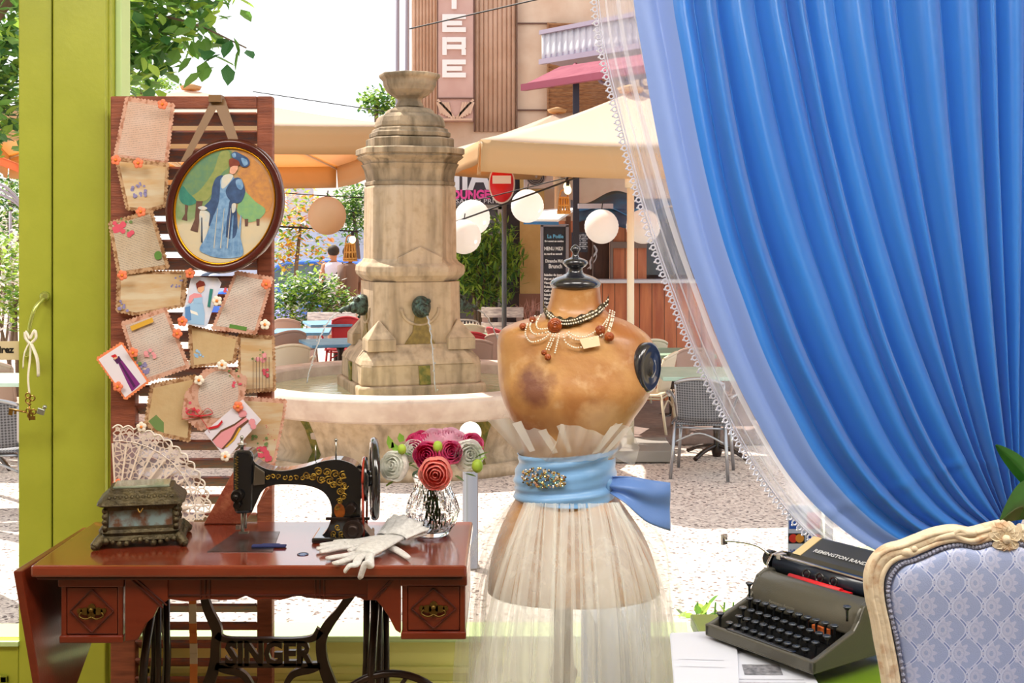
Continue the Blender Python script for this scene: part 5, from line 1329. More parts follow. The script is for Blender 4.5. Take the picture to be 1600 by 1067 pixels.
for s, sx in ((-1, x0), (1, x1)):
    m = MB(); pth = cat([(sx, D + .0, .62), (sx - .0 + s * .01, D - .05, .615), (sx + s * .035, D - .13, .635), (sx + s * .045, D - .26, .63), (sx + s * .05, D - .36, .60), (sx + s * .04, D - .40, .56)], 6)
    arm = [P(1392, 1012, D)] ; m.tube(pth, .019, 12); m.build('armrest', creamw, ch)
    q = [V(p) for p in pth[8:22]]; m = MB(); m.tube([p + V((0, 0, .018)) for p in q], [.012] + [.021] * (len(q) - 2) + [.012], 12); m.build('arm_pad', mat('pad_blue', 'B6C2E0', .7, sheen=.4), ch)
    m = MB(); m.tube(cat([(sx + s * .045, D - .33, .60), (sx + s * .03, D - .28, .50), (sx + s * .035, D - .30, .42)], 6), .016, 10); m.build('arm_post', creamw, ch)
    m = MB(); m.tube(cat([(sx + s * .02, D, .66), (sx + s * .01, D + .01, .40), (sx + s * .02, D + .05, .20), (sx + s * .02, D + .09, 0)], 6), [.018] * 12 + [.016] * 6 + [.012], 10); m.build('leg', creamw, ch)
    m = MB(); m.tube(cat([(sx + s * .035, D - .48, .40), (sx + s * .055, D - .50, .30), (sx + s * .03, D - .48, .12), (sx + s * .04, D - .51, .012)], 6), [.028] * 6 + [.020] * 6 + [.013] * 6 + [.018], 10); m.build('leg', creamw, ch)
m = MB(); m.bb(x0 - .03, x1 + .03, D - .50, D + .01, .34, .40); m.build('seat_rail', creamw, ch, bevel=.012)
m = MB(); m.bb(x0 - .02, x1 + .02, D - .49, D, .40, .48); m.build('seat_cushion', damask_m, ch, bevel=.03, segs=4)

# leaves of a pot plant behind the armchair
pl_ = thing('potted_plant', 'dark green broad-leaved pot plant behind the armchair at the curtain tie', 'plant', (1.22, 2.72, 0))
pm_ = MB(); pm_.lathe([(.07, .0), (.10, .02), (.115, .18), (.12, .20), (.105, .20), (.10, .17), (0, .17)], (1.22, 2.72, .55), 24); pm_.build('pot', mat('pot_clay', '8A5A42', .6), pl_)
MB().lathe([(.16, 0), (.16, .02), (.03, .04), (.03, .52), (.15, .53), (.15, .55), (0, .55)], (1.22, 2.72, 0), 24).build('pot_stand', maho_d, pl_)
def bigleaf(mb, base, tip, w, bend=.04):
    base, tip = V(base), V(tip); ax = tip - base; sd = ax.cross(V((0, 1, .2))).normalized(); nn = sd.cross(ax).normalized()
    def f(u, v):
        ww = w * sin(pi * min(1, v * .93 + .05)) ** .8; return base + ax * v + V((0, 0, bend * sin(pi * v))) + sd * (u - .5) * 2 * ww + nn * abs(u - .5) * ww * .6
    mb.grid(f, 9, 14)
m = MB(); lf = mat('dark_leaf', '1E4A1C', .25, coat=.4, var=('2F6A24', 10)); b0 = V((1.22, 2.72, .74))
bigleaf(m, P(1640, 790, 2.6), P(1556, 695, 2.6), .020, .01); bigleaf(m, P(1650, 800, 2.62), P(1562, 815, 2.55), .045, .03); bigleaf(m, b0, b0 + V((.25, .05, .35)), .05); bigleaf(m, b0, b0 + V((.05, -.1, .42)), .05)
m.tube([b0, P(1640, 790, 2.6)], .006, 6); m.tube([b0, P(1650, 800, 2.62)], .006, 6)
m.build('leaves', lf, pl_)
# ------------------------------------------------------------------ the square outside
GZ = -.5
def Gd(py, z=GZ): return (EYE - z) * FPX / (py - HOR)
def gravelpat(nt, base):
    v = nt.nodes.new('ShaderNodeTexVoronoi'); v.inputs['Scale'].default_value = 55; nt.links.new(coords(nt), v.inputs['Vector'])
    sp = nt.nodes.new('ShaderNodeSeparateColor'); nt.links.new(v.outputs['Color'], sp.inputs[0]); r = X(nt, sp.outputs[0])
    c = mixc(nt, r, 'AE9D94', 'DFD0C4'); return mixc(nt, X(nt, sp.outputs[1]).gt(.90), c, lin('6A5C58'))
paving = mat('aggregate_paving', 'C8B8AC', .85, pat=gravelpat, bump=(90, .3))
curbm = mat('kerb_stone', '8E7A72', .85, var=('7C6A64', 12))
struct(MB().bb(-30, 30, 3.5, 70, GZ - .05, GZ).build('ground', paving))
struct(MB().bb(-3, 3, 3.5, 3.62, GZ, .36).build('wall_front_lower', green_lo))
struct(MB().bb(.6, 6, 11.6, 20, GZ, GZ + .09).build('trim_4', curbm, bevel=.02))

# fountain ---------------------------------------------------------
FX, FY = -.935, 11.4
def stonepat(dark):
    def f(nt, base):
        x, y, z = xyz(nt); n = noise(nt, 3.5, 6); n2 = noise(nt, 14, 6); n3 = noise(nt, 1.6, 5, stretch=(6, 6, .7))
        c = mixc(nt, ramp(nt, n, .35, .65), base, lin('B49C7E')); c = mixc(nt, ramp(nt, n2, .5, .75) * .5, c, lin('8A7456'))
        return mixc(nt, ramp(nt, n3, .45, .68) * dark, c, lin('5E503C'))
    return f
stone = mat('fountain_stone', 'B8A289', .85, pat=stonepat(.55), bump=(30, .35)); stone_d = mat('fountain_stone_weathered', '736451', .88, pat=stonepat(.95), bump=(26, .5))
def wetpat(nt, base):
    x, y, z = xyz(nt); n = noise(nt, 5, 5)
    c = stonepat(.4)(nt, base)
    def blob(cx, w, z0, z1, slope=0.):
        return ((x - cx + (z - z1) * slope).abs() - w + (z - z1) * .10 + (n - .5) * .10).lt(0) * z.lt(z1) * z.gt(z0)
    # wet moss below the water spouts
    return mixc(nt, blob(.0, .06, -1.2, .43, 0) * .85, c, mixc(nt, ramp(nt, noise(nt, 30, 4), .4, .6), '6B5224', '8C6A34'))
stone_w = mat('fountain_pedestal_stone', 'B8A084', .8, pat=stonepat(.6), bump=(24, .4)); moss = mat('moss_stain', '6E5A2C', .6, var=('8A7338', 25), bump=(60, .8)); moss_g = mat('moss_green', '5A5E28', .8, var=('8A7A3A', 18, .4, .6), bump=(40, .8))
ft = thing('fountain', 'tall carved stone fountain with an urn on top and a round basin in the square', 'fountain', (FX, FY, GZ))
RF = radians(18)
def octr(w_px, z, chk=.46, d=FY):
    """ring of a square with cut corners; w_px = width seen in the picture"""
    wid = w_px * d / FPX; h = wid / (2 * (1.0 + .15)); c = h * chk
    pts = [(-h + c, -h), (h - c, -h), (h, -h + c), (h, h - c), (h - c, h), (-h + c, h), (-h, h - c), (-h, -h + c)]
    return [V((FX + x * cos(RF) - y * sin(RF), FY + x * sin(RF) + y * cos(RF), z)) for x, y in pts]
zf = lambda py, d=FY - .3: EYE + (HOR - py) / FPX * d
def octs(rows, name, m_, par=ft, chk=.46, bev=.008):
    q = MB(); q.rings([octr(w, zf(y), chk) for y, w in rows], True, 0, False); return q.build(name, m_, par, bevel=bev)
# urn
q = MB(); cy_ = lambda y: zf(y, FY)
pr = [(.0, 150), (20, 158), (24, 154), (20, 152)]
q.lathe([(a * FY / FPX, cy_(b) ) for a, b in [(23, 168), (22, 163), (19, 160), (19, 155), (27, 151), (38, 142), (42, 134), (43, 126), (49, 121), (49, 116), (44, 116), (40, 124), (30, 136), (1, 140)]], (FX, FY, 0), 8, ax=Matrix.Rotation(RF + .39, 3, 'Z'), sm=False)
q.build('urn', stone_d, ft, bevel=.012)
octs([(178, 84), (170, 80), (166, 70), (164, 60)], 'urn_plinth', stone_d)
octs([(197, 112), (194, 116), (188, 114), (180, 108), (176, 98), (174, 86)], 'stepped_cap', stone_d, bev=.004); octs([(212, 128), (211, 133), (205, 133), (203, 126), (199, 124), (197, 116)], 'stepped_cap', stone_d, bev=.003); octs([(229, 138), (228, 144), (215, 144), (213, 138)], 'stepped_cap', stone_d, bev=.003)
octs([(290, 140), (288, 148), (283, 148), (282, 143), (274, 146), (264, 150), (257, 158), (255, 160), (254, 154), (250, 158), (246, 170), (243, 176), (242, 171), (240, 171), (239, 178), (231, 178), (229, 172)], 'cornice', stone_d, bev=.003)
octs([(416, 152), (400, 152), (292, 150), (288, 142)], 'shaft', stone)
# gable relief on the front of the shaft
fn = V((sin(RF), -cos(RF), 0)); sdv = V((cos(RF), sin(RF), 0))
def onface(u, z, h): return V((FX, FY, z)) + fn * h + sdv * u
hs = 152 * FY / FPX / 2.3
q = MB(); g_ = [(-.20, zf(425)), (-.20, zf(402)), (0, zf(385)), (.20, zf(402)), (.20, zf(425))]
q.slab([onface(u, z, hs + .001) for u, z in g_], fn * .03); q.build('gable', stone, ft, bevel=.006)
octs([(440, 152), (437, 160), (430, 176), (424, 180), (416, 178), (410, 160), (404, 152)], 'moulding', stone)
octs([(560, 158), (500, 158), (440, 156)], 'pedestal', stone_w, chk=.30)
octs([(566, 216), (558, 208), (550, 192), (540, 170), (536, 168)], 'base_step', stone_w, chk=.18); octs([(598, 210), (594, 214), (567, 212), (564, 208)], 'base_step', stone_w, chk=.14); octs([(640, 226), (600, 226), (597, 222)], 'base_step', stone_w, chk=.10)
# four raised corner blocks with pyramid caps
for k, (sx, sy) in enumerate(((-1, -1), (1, -1), (1, 1), (-1, 1))):
    hc_ = .36; c = V((FX, FY, 0)) + sdv * sx * hc_ + (-fn) * sy * hc_
    q = MB(); q.box(c + V((0, 0, (zf(545) + zf(527)) / 2)), (.25, .25, abs(zf(545) - zf(527))), RF); q.box(c + V((0, 0, (zf(527) + zf(499)) / 2)), (.25, .25, zf(499) - zf(527)), RF, taper=.05)
    q.build('corner_block', stone_w, ft, bevel=.008)
# round arch relief and the moss below the spout
hp = 158 * FY / FPX / 2.3
bronze = mat('bronze_patina', '4E6258', .5, metal=.6, var=('2A2A24', 30, .4, .6), bump=(80, .6))
for k in range(4):
    a = RF + k * pi / 2; n_ = V((sin(a), -cos(a), 0)); s_v = V((cos(a), sin(a), 0)); C_ = V((FX, FY, 0)) + n_ * hp
    q = MB(); q.tube([C_ + s_v * (.17 * cos(t)) + V((0, 0, zf(480) + .15 * sin(t))) for t in [pi + pi * i / 14 for i in range(15)]], .016, 8); q.build('arch_relief', stone_w, ft)
    q = MB(); zc = zf(478)
    q.slab([C_ + n_ * .001 + s_v * u + V((0, 0, z)) for u, z in [(-.045, zc - .05), (.045, zc - .05), (.06, zf(500)), (.075, zf(512)), (.10, zf(526)), (.15, zf(540)), (.17, zf(547)), (-.19, zf(547)), (-.15, zf(538)), (-.12, zf(530)), (-.07, zf(518)), (-.055, zf(500))]], n_ * .012); q.build('moss_streak', moss, ft)
    q = MB(); cc_ = C_ + V((0, 0, zc))
    q.ball(cc_ + n_ * .04, .085, 12, sz=1.15); q.ball(cc_ + n_ * .11 + V((0, 0, -.02)), .055, 10); q.ball(cc_ + n_ * .16 + V((0, 0, -.03)), .035, 8); q.ball(cc_ + n_ * .09 + s_v * .05 + V((0, 0, .05)), .025, 8); q.ball(cc_ + n_ * .09 - s_v * .05 + V((0, 0, .05)), .025, 8)
    q.tube(cat([cc_ + n_ * .14 + V((0, 0, -.03)), cc_ + n_ * .20 + V((0, 0, -.03)), cc_ + n_ * .24 + V((0, 0, -.06))], 4), .02, 8)
    q.build('lion_spout', bronze, ft)
    q = MB(); p0 = cc_ + n_ * .24 + V((0, 0, -.07)); pth = [p0 + n_ * (.30 * t) + V((.006 * sin(t * 40), 0, -.62 * t * t)) for t in [i / 14 for i in range(15)]]
    q.tube(pth, [.009 - .004 * i / 14 for i in range(15)], 6)
    rw = random.Random(k)
    for p in pth[6:]: q.ball(p + V((rw.uniform(-.015, .015), 0, rw.uniform(-.02, .02))), .008, 6)
    q.build('water_jet', mat('falling_water', 'F4F8FA', .05, trans=.7, ior=1.33), ft)
    q = MB(); q.slab([C_ + n_ * .135 + s_v * u + V((0, 0, z)) for u, z in [(-.05, zf(567)), (.05, zf(567)), (.06, zf(596)), (-.04, zf(596))]], n_ * .02); q.build('moss_streak', moss_g, ft)
# basin
RB = 1.58
def bprof(k):   # k = 1 in a lobe, 0 in a recess between lobes
    e = (1 - k) * .13
    return [(RB - .62, -.72 + .5 - .28), (RB - .18 - e, GZ), (RB - .16 - e, GZ + .08), (RB - .22 - e, GZ + .16), (RB - .12 - e * 1.1, GZ + .36), (RB - .05 - e, GZ + .47)]
q = MB(); NB = 240; rings = []
for j in range(2, 6):
    ring = []
    for i in range(NB):
        a = 2 * pi * i / NB; ph = ((a + radians(33) + pi / 2) / (pi / 3)) % 1; dd = min(ph, 1 - ph) * (pi / 3); k = min(1, max(0, (dd - .045) / .05)); k = k * k * (3 - 2 * k)
        r_, z_ = bprof(k)[j]; ring.append(V((FX + cos(a) * r_, FY + sin(a) * r_, z_)))
    rings.append(ring)
lo = [V((p.x, p.y, GZ)) for p in rings[0]]
q.rings([lo] + rings, False); 
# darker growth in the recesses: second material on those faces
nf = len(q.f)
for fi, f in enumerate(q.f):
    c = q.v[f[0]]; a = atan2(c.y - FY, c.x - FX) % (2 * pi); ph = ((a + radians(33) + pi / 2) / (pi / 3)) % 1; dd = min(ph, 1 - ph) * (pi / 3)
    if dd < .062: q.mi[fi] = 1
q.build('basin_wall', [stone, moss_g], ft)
q = MB(); q.lathe([(RB - .17, GZ + .05), (RB - .10, GZ + .0), (RB - .06, GZ), (RB - .06, GZ + .07), (RB - .12, GZ + .10)], (FX, FY, 0), 96, cap=False); q.build('basin_plinth', stone, ft)
ztop = .17
q = MB(); q.lathe([(RB - .06, GZ + .46), (RB - .02, GZ + .48), (RB + .02, ztop - .10), (RB + .04, ztop - .03), (RB + .02, ztop), (RB - .20, ztop + .005), (RB - .23, ztop - .02), (RB - .24, ztop - .25), (RB - .3, ztop - .4)], (FX, FY, 0), 120, cap=False); q.build('basin_rim', mat('rim_stone', 'CDBCAC', .7, var=('B8A294', 6), bump=(30, .3)), ft, bevel=.006)
def wateralpha(nt): return noise(nt, 3, 2)
wat = mat('basin_water', 'A9AC84', .04, spec=.8, var=('C6C39A', 2), bump=(9, .35))
q = MB(); q.lathe([(0, 0), (RB - .235, 0)], (FX, FY, ztop - .11), 96, cap=False); q.build('water', wat, ft)

# bollard with a white ball, drinks no light of its own
bx = P(735, 0, 7.4).x
bo = thing('bollard', 'slim steel bollard with a round white ball on top, just beyond the bouquet', 'bollard', (bx, 7.4, GZ))
MB().lathe([(.055, 0), (.055, .012), (.046, .014), (.046, .735), (.03, .74), (.03, .75)], (bx, 7.4, GZ), 28).build('post', mat('bollard_steel', '8E8C90', .3, .8), bo)
MB().ball((bx, 7.4, GZ + .80), .066, 24).build('ball', mat('ball_white', 'F7F7F2', .25), bo)

# parasols ---------------------------------------------------------
canv = mat('parasol_canvas', 'F4EAD6', .8, transl=.6, bump=(60, .1), tcol='E0AE66'); canvt = mat('parasol_valance', 'D0AE80', .8, transl=.4, tcol='D8A660'); polem = mat('parasol_pole', 'E4D8C0', .45)
canv_in = mat('parasol_canvas_orange', 'E7A75E', .8, transl=.5)
def parasol(name, lab, c, e1, half, zt, vh, rise, pole=True, tilt=0., polexy=None, base=True):
    e1 = V((e1[0], e1[1], 0)).normalized(); e2 = V((-e1.y, e1.x, 0)); c = V(c); r = thing(name, lab, 'parasol', (c.x, c.y, GZ), 'large square parasols over the café tables')
    cor = [c + e1 * half * a + e2 * half * b + V((0, 0, zt - c.z - tilt * (e1 * half * a + e2 * half * b).y / half)) for a, b in ((-1, -1), (1, -1), (1, 1), (-1, 1))]
    apex = V((c.x, c.y, zt + rise)); m = MB()
    for i in range(4):
        A, B = cor[i], cor[(i + 1) % 4]
        def f(u, v):
            p = A + (B - A) * u; q = p * (1 - v) + apex * v; return q + V((0, 0, -.06 * sin(pi * u) * (1 - v) * 1.0 - .04 * sin(pi * v)))
        m.grid(f, 17, 9)
    m.build('canopy', canv, r, solid=.004)
    for i in range(4):
        A, B = cor[i], cor[(i + 1) % 4]; mm_ = MB(); out = (A + B) / 2 - c; out.z = 0; out.normalize()
        def g(u, v):
            p = A + (B - A) * u; return p + V((0, 0, -.06 * sin(pi * u) - vh * v)) + out * (.02 * v + .015 * sin(u * 19) * v)
        mm_.grid(g, 33, 4); mm_.build('valance', canvt, r, solid=.004)
    for p in cor + [(cor[i] + cor[(i + 1) % 4]) / 2 + V((0, 0, -.06)) for i in range(4)]:
        MB().tube([p + V((0, 0, -.03)), apex + V((0, 0, -.10))], .014, 6).build('rib', polem, r)
        MB().tube([p * .45 + apex * .55 + V((0, 0, -.07)), V((c.x, c.y, zt - .35))], .010, 6).build('strut', polem, r)
    MB().lathe([(.10, 0), (.12, .04), (.02, .07)], apex, 16).build('finial', canvt, r)
    pm = MB(); pm.lathe([(.032, 0), (.032, zt + rise - GZ - .02)], (c.x, c.y, GZ), 16); pm.lathe([(.05, 0), (.05, .12)], (c.x, c.y, zt - .42), 16); pm.build('pole', polem, r)
    pb = MB(); pb.box((c.x, c.y, GZ + .06), (.7, .7, .10)); pb.build('base_slab', mat('parasol_base', '8C8680', .8), r, bevel=.01)
    return r
parasol('parasol', 'large cream parasol behind the louvred shutter and the oval picture', (-3.57, 13.87, 2.5), (-.95, -.317), 2.0, 2.48, .28, .58, tilt=.11)
parasol('parasol', 'cream parasol showing behind the stone fountain column', (.55, 15.2, 2.4), (.27, -.96), 1.3, 2.48, .25, .45, tilt=.0)
parasol('parasol', 'cream parasol on a pale pole in front of the wooden kiosk', (1.05, 11.05, 2.3), (1, .02), 1.32, 2.30, .25, .42, tilt=-.09)

# round paper lanterns and basket lanterns on the cables -------------
pap_w = mat('lantern_paper', 'FFFFFF', .7, transl=.5); pap_t = mat('lantern_paper_tan', 'E2C09C', .7, transl=.45); cable_m = mat('cable_black', '1C1A1E', .6)
def lantern(px, py, r, d, lab, tan=False):
    c = P(px, py, d); R = r * d / FPX; m_ = pap_t if tan else pap_w; root = thing('paper_lantern', lab, 'lantern', (c.x, d, c.z - R), 'round paper lanterns over the terrace')
    pr = [(max(.001, R * sin(pi * i / 30) * (1 - (.022 if i % 2 else 0))), -R * cos(pi * i / 30)) for i in range(1, 30)]
    MB().lathe(pr, c, 32, cap=False).build('shade', m_, root)
    MB().tube([c + V((0, 0, R - .01)), c + V((.01, 0, R + .06))], .006, 6).build('hook', cable_m, root)
lantern(511, 337, 30, 12.5, 'tan paper lantern beside the oval picture, under the parasol', True)
lantern(738, 340, 28, 12.25, 'white paper lantern right beside the fountain column, upper of two overlapping'); lantern(725, 370, 27, 12.0, 'white paper lantern right beside the fountain column, lower of two overlapping')
lantern(824, 322, 26, 12.45, 'white paper lantern in front of the kiosk canopy'); lantern(940, 354, 27, 12.46, 'white paper lantern between the chalkboard and the pale parasol pole'); lantern(1005, 354, 27, 12.3, 'pinkish paper lantern just behind the pale parasol pole', False)
bamb = mat('bamboo', 'D8A050', .55, var=('B8803A', 30))
def basket(px, py, w, h, d, lab):
    c = P(px, py, d); k = d / FPX; W0, W1, Hh = w * k * .35, w * k * .5, h * k; r = thing('bamboo_lantern', lab, 'lantern', (c.x, d, c.z - Hh / 2), 'bamboo basket lanterns')
    m = MB()
    for z, ww in ((-.5, W1), (-.38, W1), (.5, W0), (0, (W0 + W1) / 2)): m.torus(c + V((0, 0, Hh * z)), ww, .011, n=20, m=6)
    m.build('hoops', bamb, r); m = MB()
    for i in range(12):
        a = 2 * pi * i / 12; m.tube([c + V((cos(a) * W1, sin(a) * W1, -Hh / 2)), c + V((cos(a) * W0, sin(a) * W0, Hh / 2))], .009, 6)
    m.lathe([(0, 0), (W1, 0)], c + V((0, 0, -Hh / 2)), 16, cap=False); m.build('bars', bamb, r)
    MB().tube(cat([c + V((-W0, 0, Hh / 2)), c + V((-W0 * .6, 0, Hh * .95)), c + V((W0 * .6, 0, Hh * .95)), c + V((W0, 0, Hh / 2))], 5), .008, 6).build('handle', bamb, r)
basket(547, 394, 20, 26, 13, 'bamboo basket lantern hanging in front of the two walkers'); basket(881, 321, 19, 24, 12, 'bamboo basket lantern hanging at the kiosk canopy above the chalkboard')
bulbm = mat('bulb_glass', 'FFF4D8', .1, coat=1., emit=('FFE9B0', 2.0))
def cableline(a, b, sag, lab, bulbs=(), r=.009):
    A, B = P(*a), P(*b); L = [A + (B - A) * t + V((0, 0, -sag * 4 * t * (1 - t))) for t in [i / 24 for i in range(25)]]
    m = MB(); m.tube(L, r, 6); o = tag(m.build('festoon_cable', cable_m), lab, 'cable', 'festoon cables over the terrace')
    for t in bulbs:
        p = A + (B - A) * t + V((0, 0, -sag * 4 * t * (1 - t))); q = MB(); q.cyl(p + V((0, 0, -.004)), p + V((0, 0, -.05)), .016, n=8); q.build('socket', cable_m, o)
        q = MB(); q.ball(p + V((0, 0, -.085)), .035, 10, sz=1.2); q.build('bulb', bulbm, o)
cableline((700, 351, 12.2), (984, 247, 11.1), .0, 'black cable running from the two overlapping lanterns up to the parasol corner', (.97, .68)); cableline((700, 324, 12.6), (900, 274, 12.35), .0, 'thin black cable behind the lanterns at the lounge sign', (.93,), .006)
cableline((425, 353, 12.5), (560, 362, 12.9), .0, 'black cable under the tan lantern', (.93,)); cableline((395, 143, 11.5), (600, 174, 11.0), .0, 'thin cable across the top of the parasol behind the picture', (), .005)
cableline((640, 45, 17), (870, -8, 15.5), .0, 'thin cable crossing the big wall letters', (), .010); cableline((425, 300, 14), (700, 312, 14.5), .02, 'thin cable under the parasol edge behind the fountain', (.32, .3), .006)

# facades ----------------------------------------------------------
wallc = mat('render_pink', 'DCC0A8', .85, var=('CDAA90', 2.5), bump=(20, .2)); wallp = mat('render_mauve', 'C9A398', .85, var=('BD958A', 3)); lett = mat('letter_stone', 'EADFDC', .8); flute = mat('fluted_render', 'D3B09A', .85, var=('C49E86', 4)); darkline = mat('joint_dark', '6E4E44', .9)
fb = thing('corner_building', 'tall art deco building with fluted pilasters and big vertical wall letters', 'building', (2.0, 18, GZ))
D = 17.0; fx = lambda px, d=D: P(px, 0, d).x; fz = lambda py, d=D: P(0, py, d).z
m = MB(); m.bb(fx(682), 9.0, 17.1, 24, GZ, 9); m.bb(fx(640), fx(684), 17.35, 24, GZ, 9); m.build('walls', wallc, fb)
m = MB(); m.bb(fx(684), fx(740), 16.98, 17.1, fz(190), 9); m.build('letter_panel', wallp, fb, bevel=.01)
m = MB()
for i in range(9): m.cyl((fx(744.5 + i * 7.3), 17.1, fz(205)), (fx(744.5 + i * 7.3), 17.1, 9), .030 * 1.05, n=12)
for i in range(7): m.cyl((fx(647 + i * 5.2, 17.3), 17.35, fz(205)), (fx(647 + i * 5.2, 17.3), 17.35, 9), .022, n=10)
m.build('fluting', flute, fb)
m = MB()
for x in (683.5, 741, 808): m.bb(fx(x) - .006, fx(x) + .006, 16.97, 17.11, fz(205), 9)
m.bb(fx(808), fx(870), 17.07, 17.10, fz(172), fz(170)); m.bb(fx(808), fx(870), 17.07, 17.10, fz(36), fz(34)); m.bb(fx(684), fx(740), 16.96, 17.1, fz(155), fz(153))
m.build('joints', darkline, fb)
def block(ch_, x0, x1, y0, y1):
    m = MB(); h = (y1 - y0) / 7; xm = (x0 + x1) / 2
    if ch_ == 'T': o_ = [(x0, y0), (x1, y0), (x1, y0 + 2 * h), (xm + 4, y0 + 2 * h), (xm + 4, y1), (xm - 4, y1), (xm - 4, y0 + 2 * h), (x0, y0 + 2 * h)]
    if ch_ == 'E': o_ = [(x0, y0), (x1, y0), (x1, y0 + 1.9 * h), (x0 + 7, y0 + 1.9 * h), (x0 + 7, y0 + 2.6 * h), (x1 - 6, y0 + 2.6 * h), (x1 - 6, y0 + 4.4 * h), (x0 + 7, y0 + 4.4 * h), (x0 + 7, y1 - 1.9 * h), (x1, y1 - 1.9 * h), (x1, y1), (x0, y1)]
    if ch_ == 'R': o_ = [(x0, y0), (x1, y0), (x1, y0 + 4.2 * h), (x1 - 2, y0 + 4.4 * h), (x1, y0 + 4.7 * h), (x1, y1), (x1 - 7, y1), (x1 - 7, y0 + 4.7 * h), (x0 + 7, y0 + 4.7 * h), (x0 + 7, y0 + 2.9 * h), (x1 - 7, y0 + 2.9 * h), (x1 - 7, y0 + 1.9 * h), (x0 + 7, y0 + 1.9 * h), (x0 + 7, y1), (x0, y1)]
    if ch_ == 'R': o_ = [(x0, y0), (x1, y0), (x1, y0 + 4.2 * h), (x1 - 2, y0 + 4.4 * h), (x1, y0 + 4.7 * h), (x1, y1), (x1 - 7, y1), (x1 - 7, y0 + 4.7 * h), (x0 + 7, y0 + 4.7 * h), (x0 + 7, y1), (x0, y1), (x0, y0 + 2.4 * h), (x0 + 7, y0 + 2.4 * h), (x0 + 7, y0 + 2.9 * h), (x1 - 7, y0 + 2.9 * h), (x1 - 7, y0 + 1.9 * h), (x0, y0 + 1.9 * h)]
    if ch_ == 'R':
        o_ = [(x0 + 7, y0), (x1, y0), (x1, y0 + 4.2 * h), (x1 - 2, y0 + 4.4 * h), (x1, y0 + 4.7 * h), (x1, y1), (x1 - 7, y1), (x1 - 7, y0 + 4.7 * h), (x0 + 7, y0 + 4.7 * h), (x0 + 7, y0 + 2.9 * h), (x1 - 7, y0 + 2.9 * h), (x1 - 7, y0 + 1.9 * h), (x0 + 7, y0 + 1.9 * h)]
        m.slab([P(x, y, 16.95) for x, y in ((x0, y0), (x0 + 7, y0), (x0 + 7, y1), (x0, y1))], V((0, .04, 0)))
    m.slab([P(x, y, 16.95) for x, y in o_], V((0, .04, 0)))
    m.build('wall_letter', lett, fb, bevel=.004)
block('T', 691, 728, -14, 14); block('E', 691, 728, 22, 50); block('R', 691, 728, 58, 86); block('E', 691, 728, 93, 121)
m = MB()
for s in (-1, 1):
    for k in range(5): m.bar((fx(712 + s * (6 + k * 4)), 16.96, fz(186 - k * 2)), (fx(712 + s * (12 + k * 4)), 16.96, fz(160)), .02, .03)
    m.bar((fx(712), 16.96, fz(186)), (fx(712 + s * 28), 16.96, fz(156)), .02, .03)
m.bar((fx(686), 16.96, fz(187)), (fx(738), 16.96, fz(187)), .025, .03); m.build('fan_relief', flute, fb)
# lower shop front in dark paint, door, ochre pier
dk = mat('shopfront_dark', '3E3A48', .6); ochre = mat('ochre_render', 'E4BE7E', .85, var=('D8AE6C', 5)); brownb = mat('pier_brown', '9A6A58', .85)
m = MB(); m.bb(fx(610), fx(812), 16.9, 17.1, GZ, fz(262)); m.build('dark_shopfront', dk, fb, bevel=.01)
m = MB(); m.bb(fx(812), fx(850), 16.86, 17.1, fz(460), fz(240)); m.build('ochre_pier', ochre, fb); m = MB(); m.bb(fx(811), fx(851), 16.84, 17.1, GZ, fz(458)); m.build('pier_foot', brownb, fb)
m = MB(); m.bb(fx(704), fx(790), 16.84, 16.9, fz(328), fz(318)); m.bb(fx(704), fx(716), 16.84, 16.9, GZ, fz(322)); m.bb(fx(778), fx(790), 16.84, 16.9, GZ, fz(322)); m.bb(fx(745), fx(750), 16.84, 16.9, GZ, fz(322)); m.bb(fx(716), fx(778), 16.85, 16.89, fz(372), fz(366))
m.build('shop_door_frame', mat('door_grey', 'BDB6B4', .6), fb, bevel=.006)
m = MB(); m.bb(fx(716), fx(778), 16.87, 16.89, GZ, fz(328)); m.build('shop_door_pane', mat('dark_pane', '4A4856', .1, coat=.5), fb)
hs_ = thing('lounge_sign', 'dark shop sign with big white letters and pink LOUNGE above the shop door', 'sign', (fx(745), 16.82, fz(320)))
MB().bb(fx(640), fx(806), 16.80, 16.85, fz(320), fz(240)).build('board', dk, hs_)
q = MB(); textmesh(q, 'HIAM', .52, (fx(685), 16.79, fz(296)), (1, 0, 0), (0, 0, 1), 0, bold=.016, xs=.83); textmesh(q, 'SALON PRIVÉ', .085, (fx(713), 16.79, fz(318)), (1, 0, 0), (0, 0, 1), 0, xs=1.25); q.build('lettering', mat('sign_white', 'E3E3EC', .6), hs_)
q = MB(); textmesh(q, 'LOUNGE', .165, (fx(698), 16.79, fz(311)), (1, 0, 0), (0, 0, 1), 0, bold=.008, xs=.88); q.bb(fx(762), fx(774), 16.785, 16.79, fz(305.5), fz(303.5)); q.build('pink_lettering', mat('sign_pink', 'F04FA8', .5), hs_)
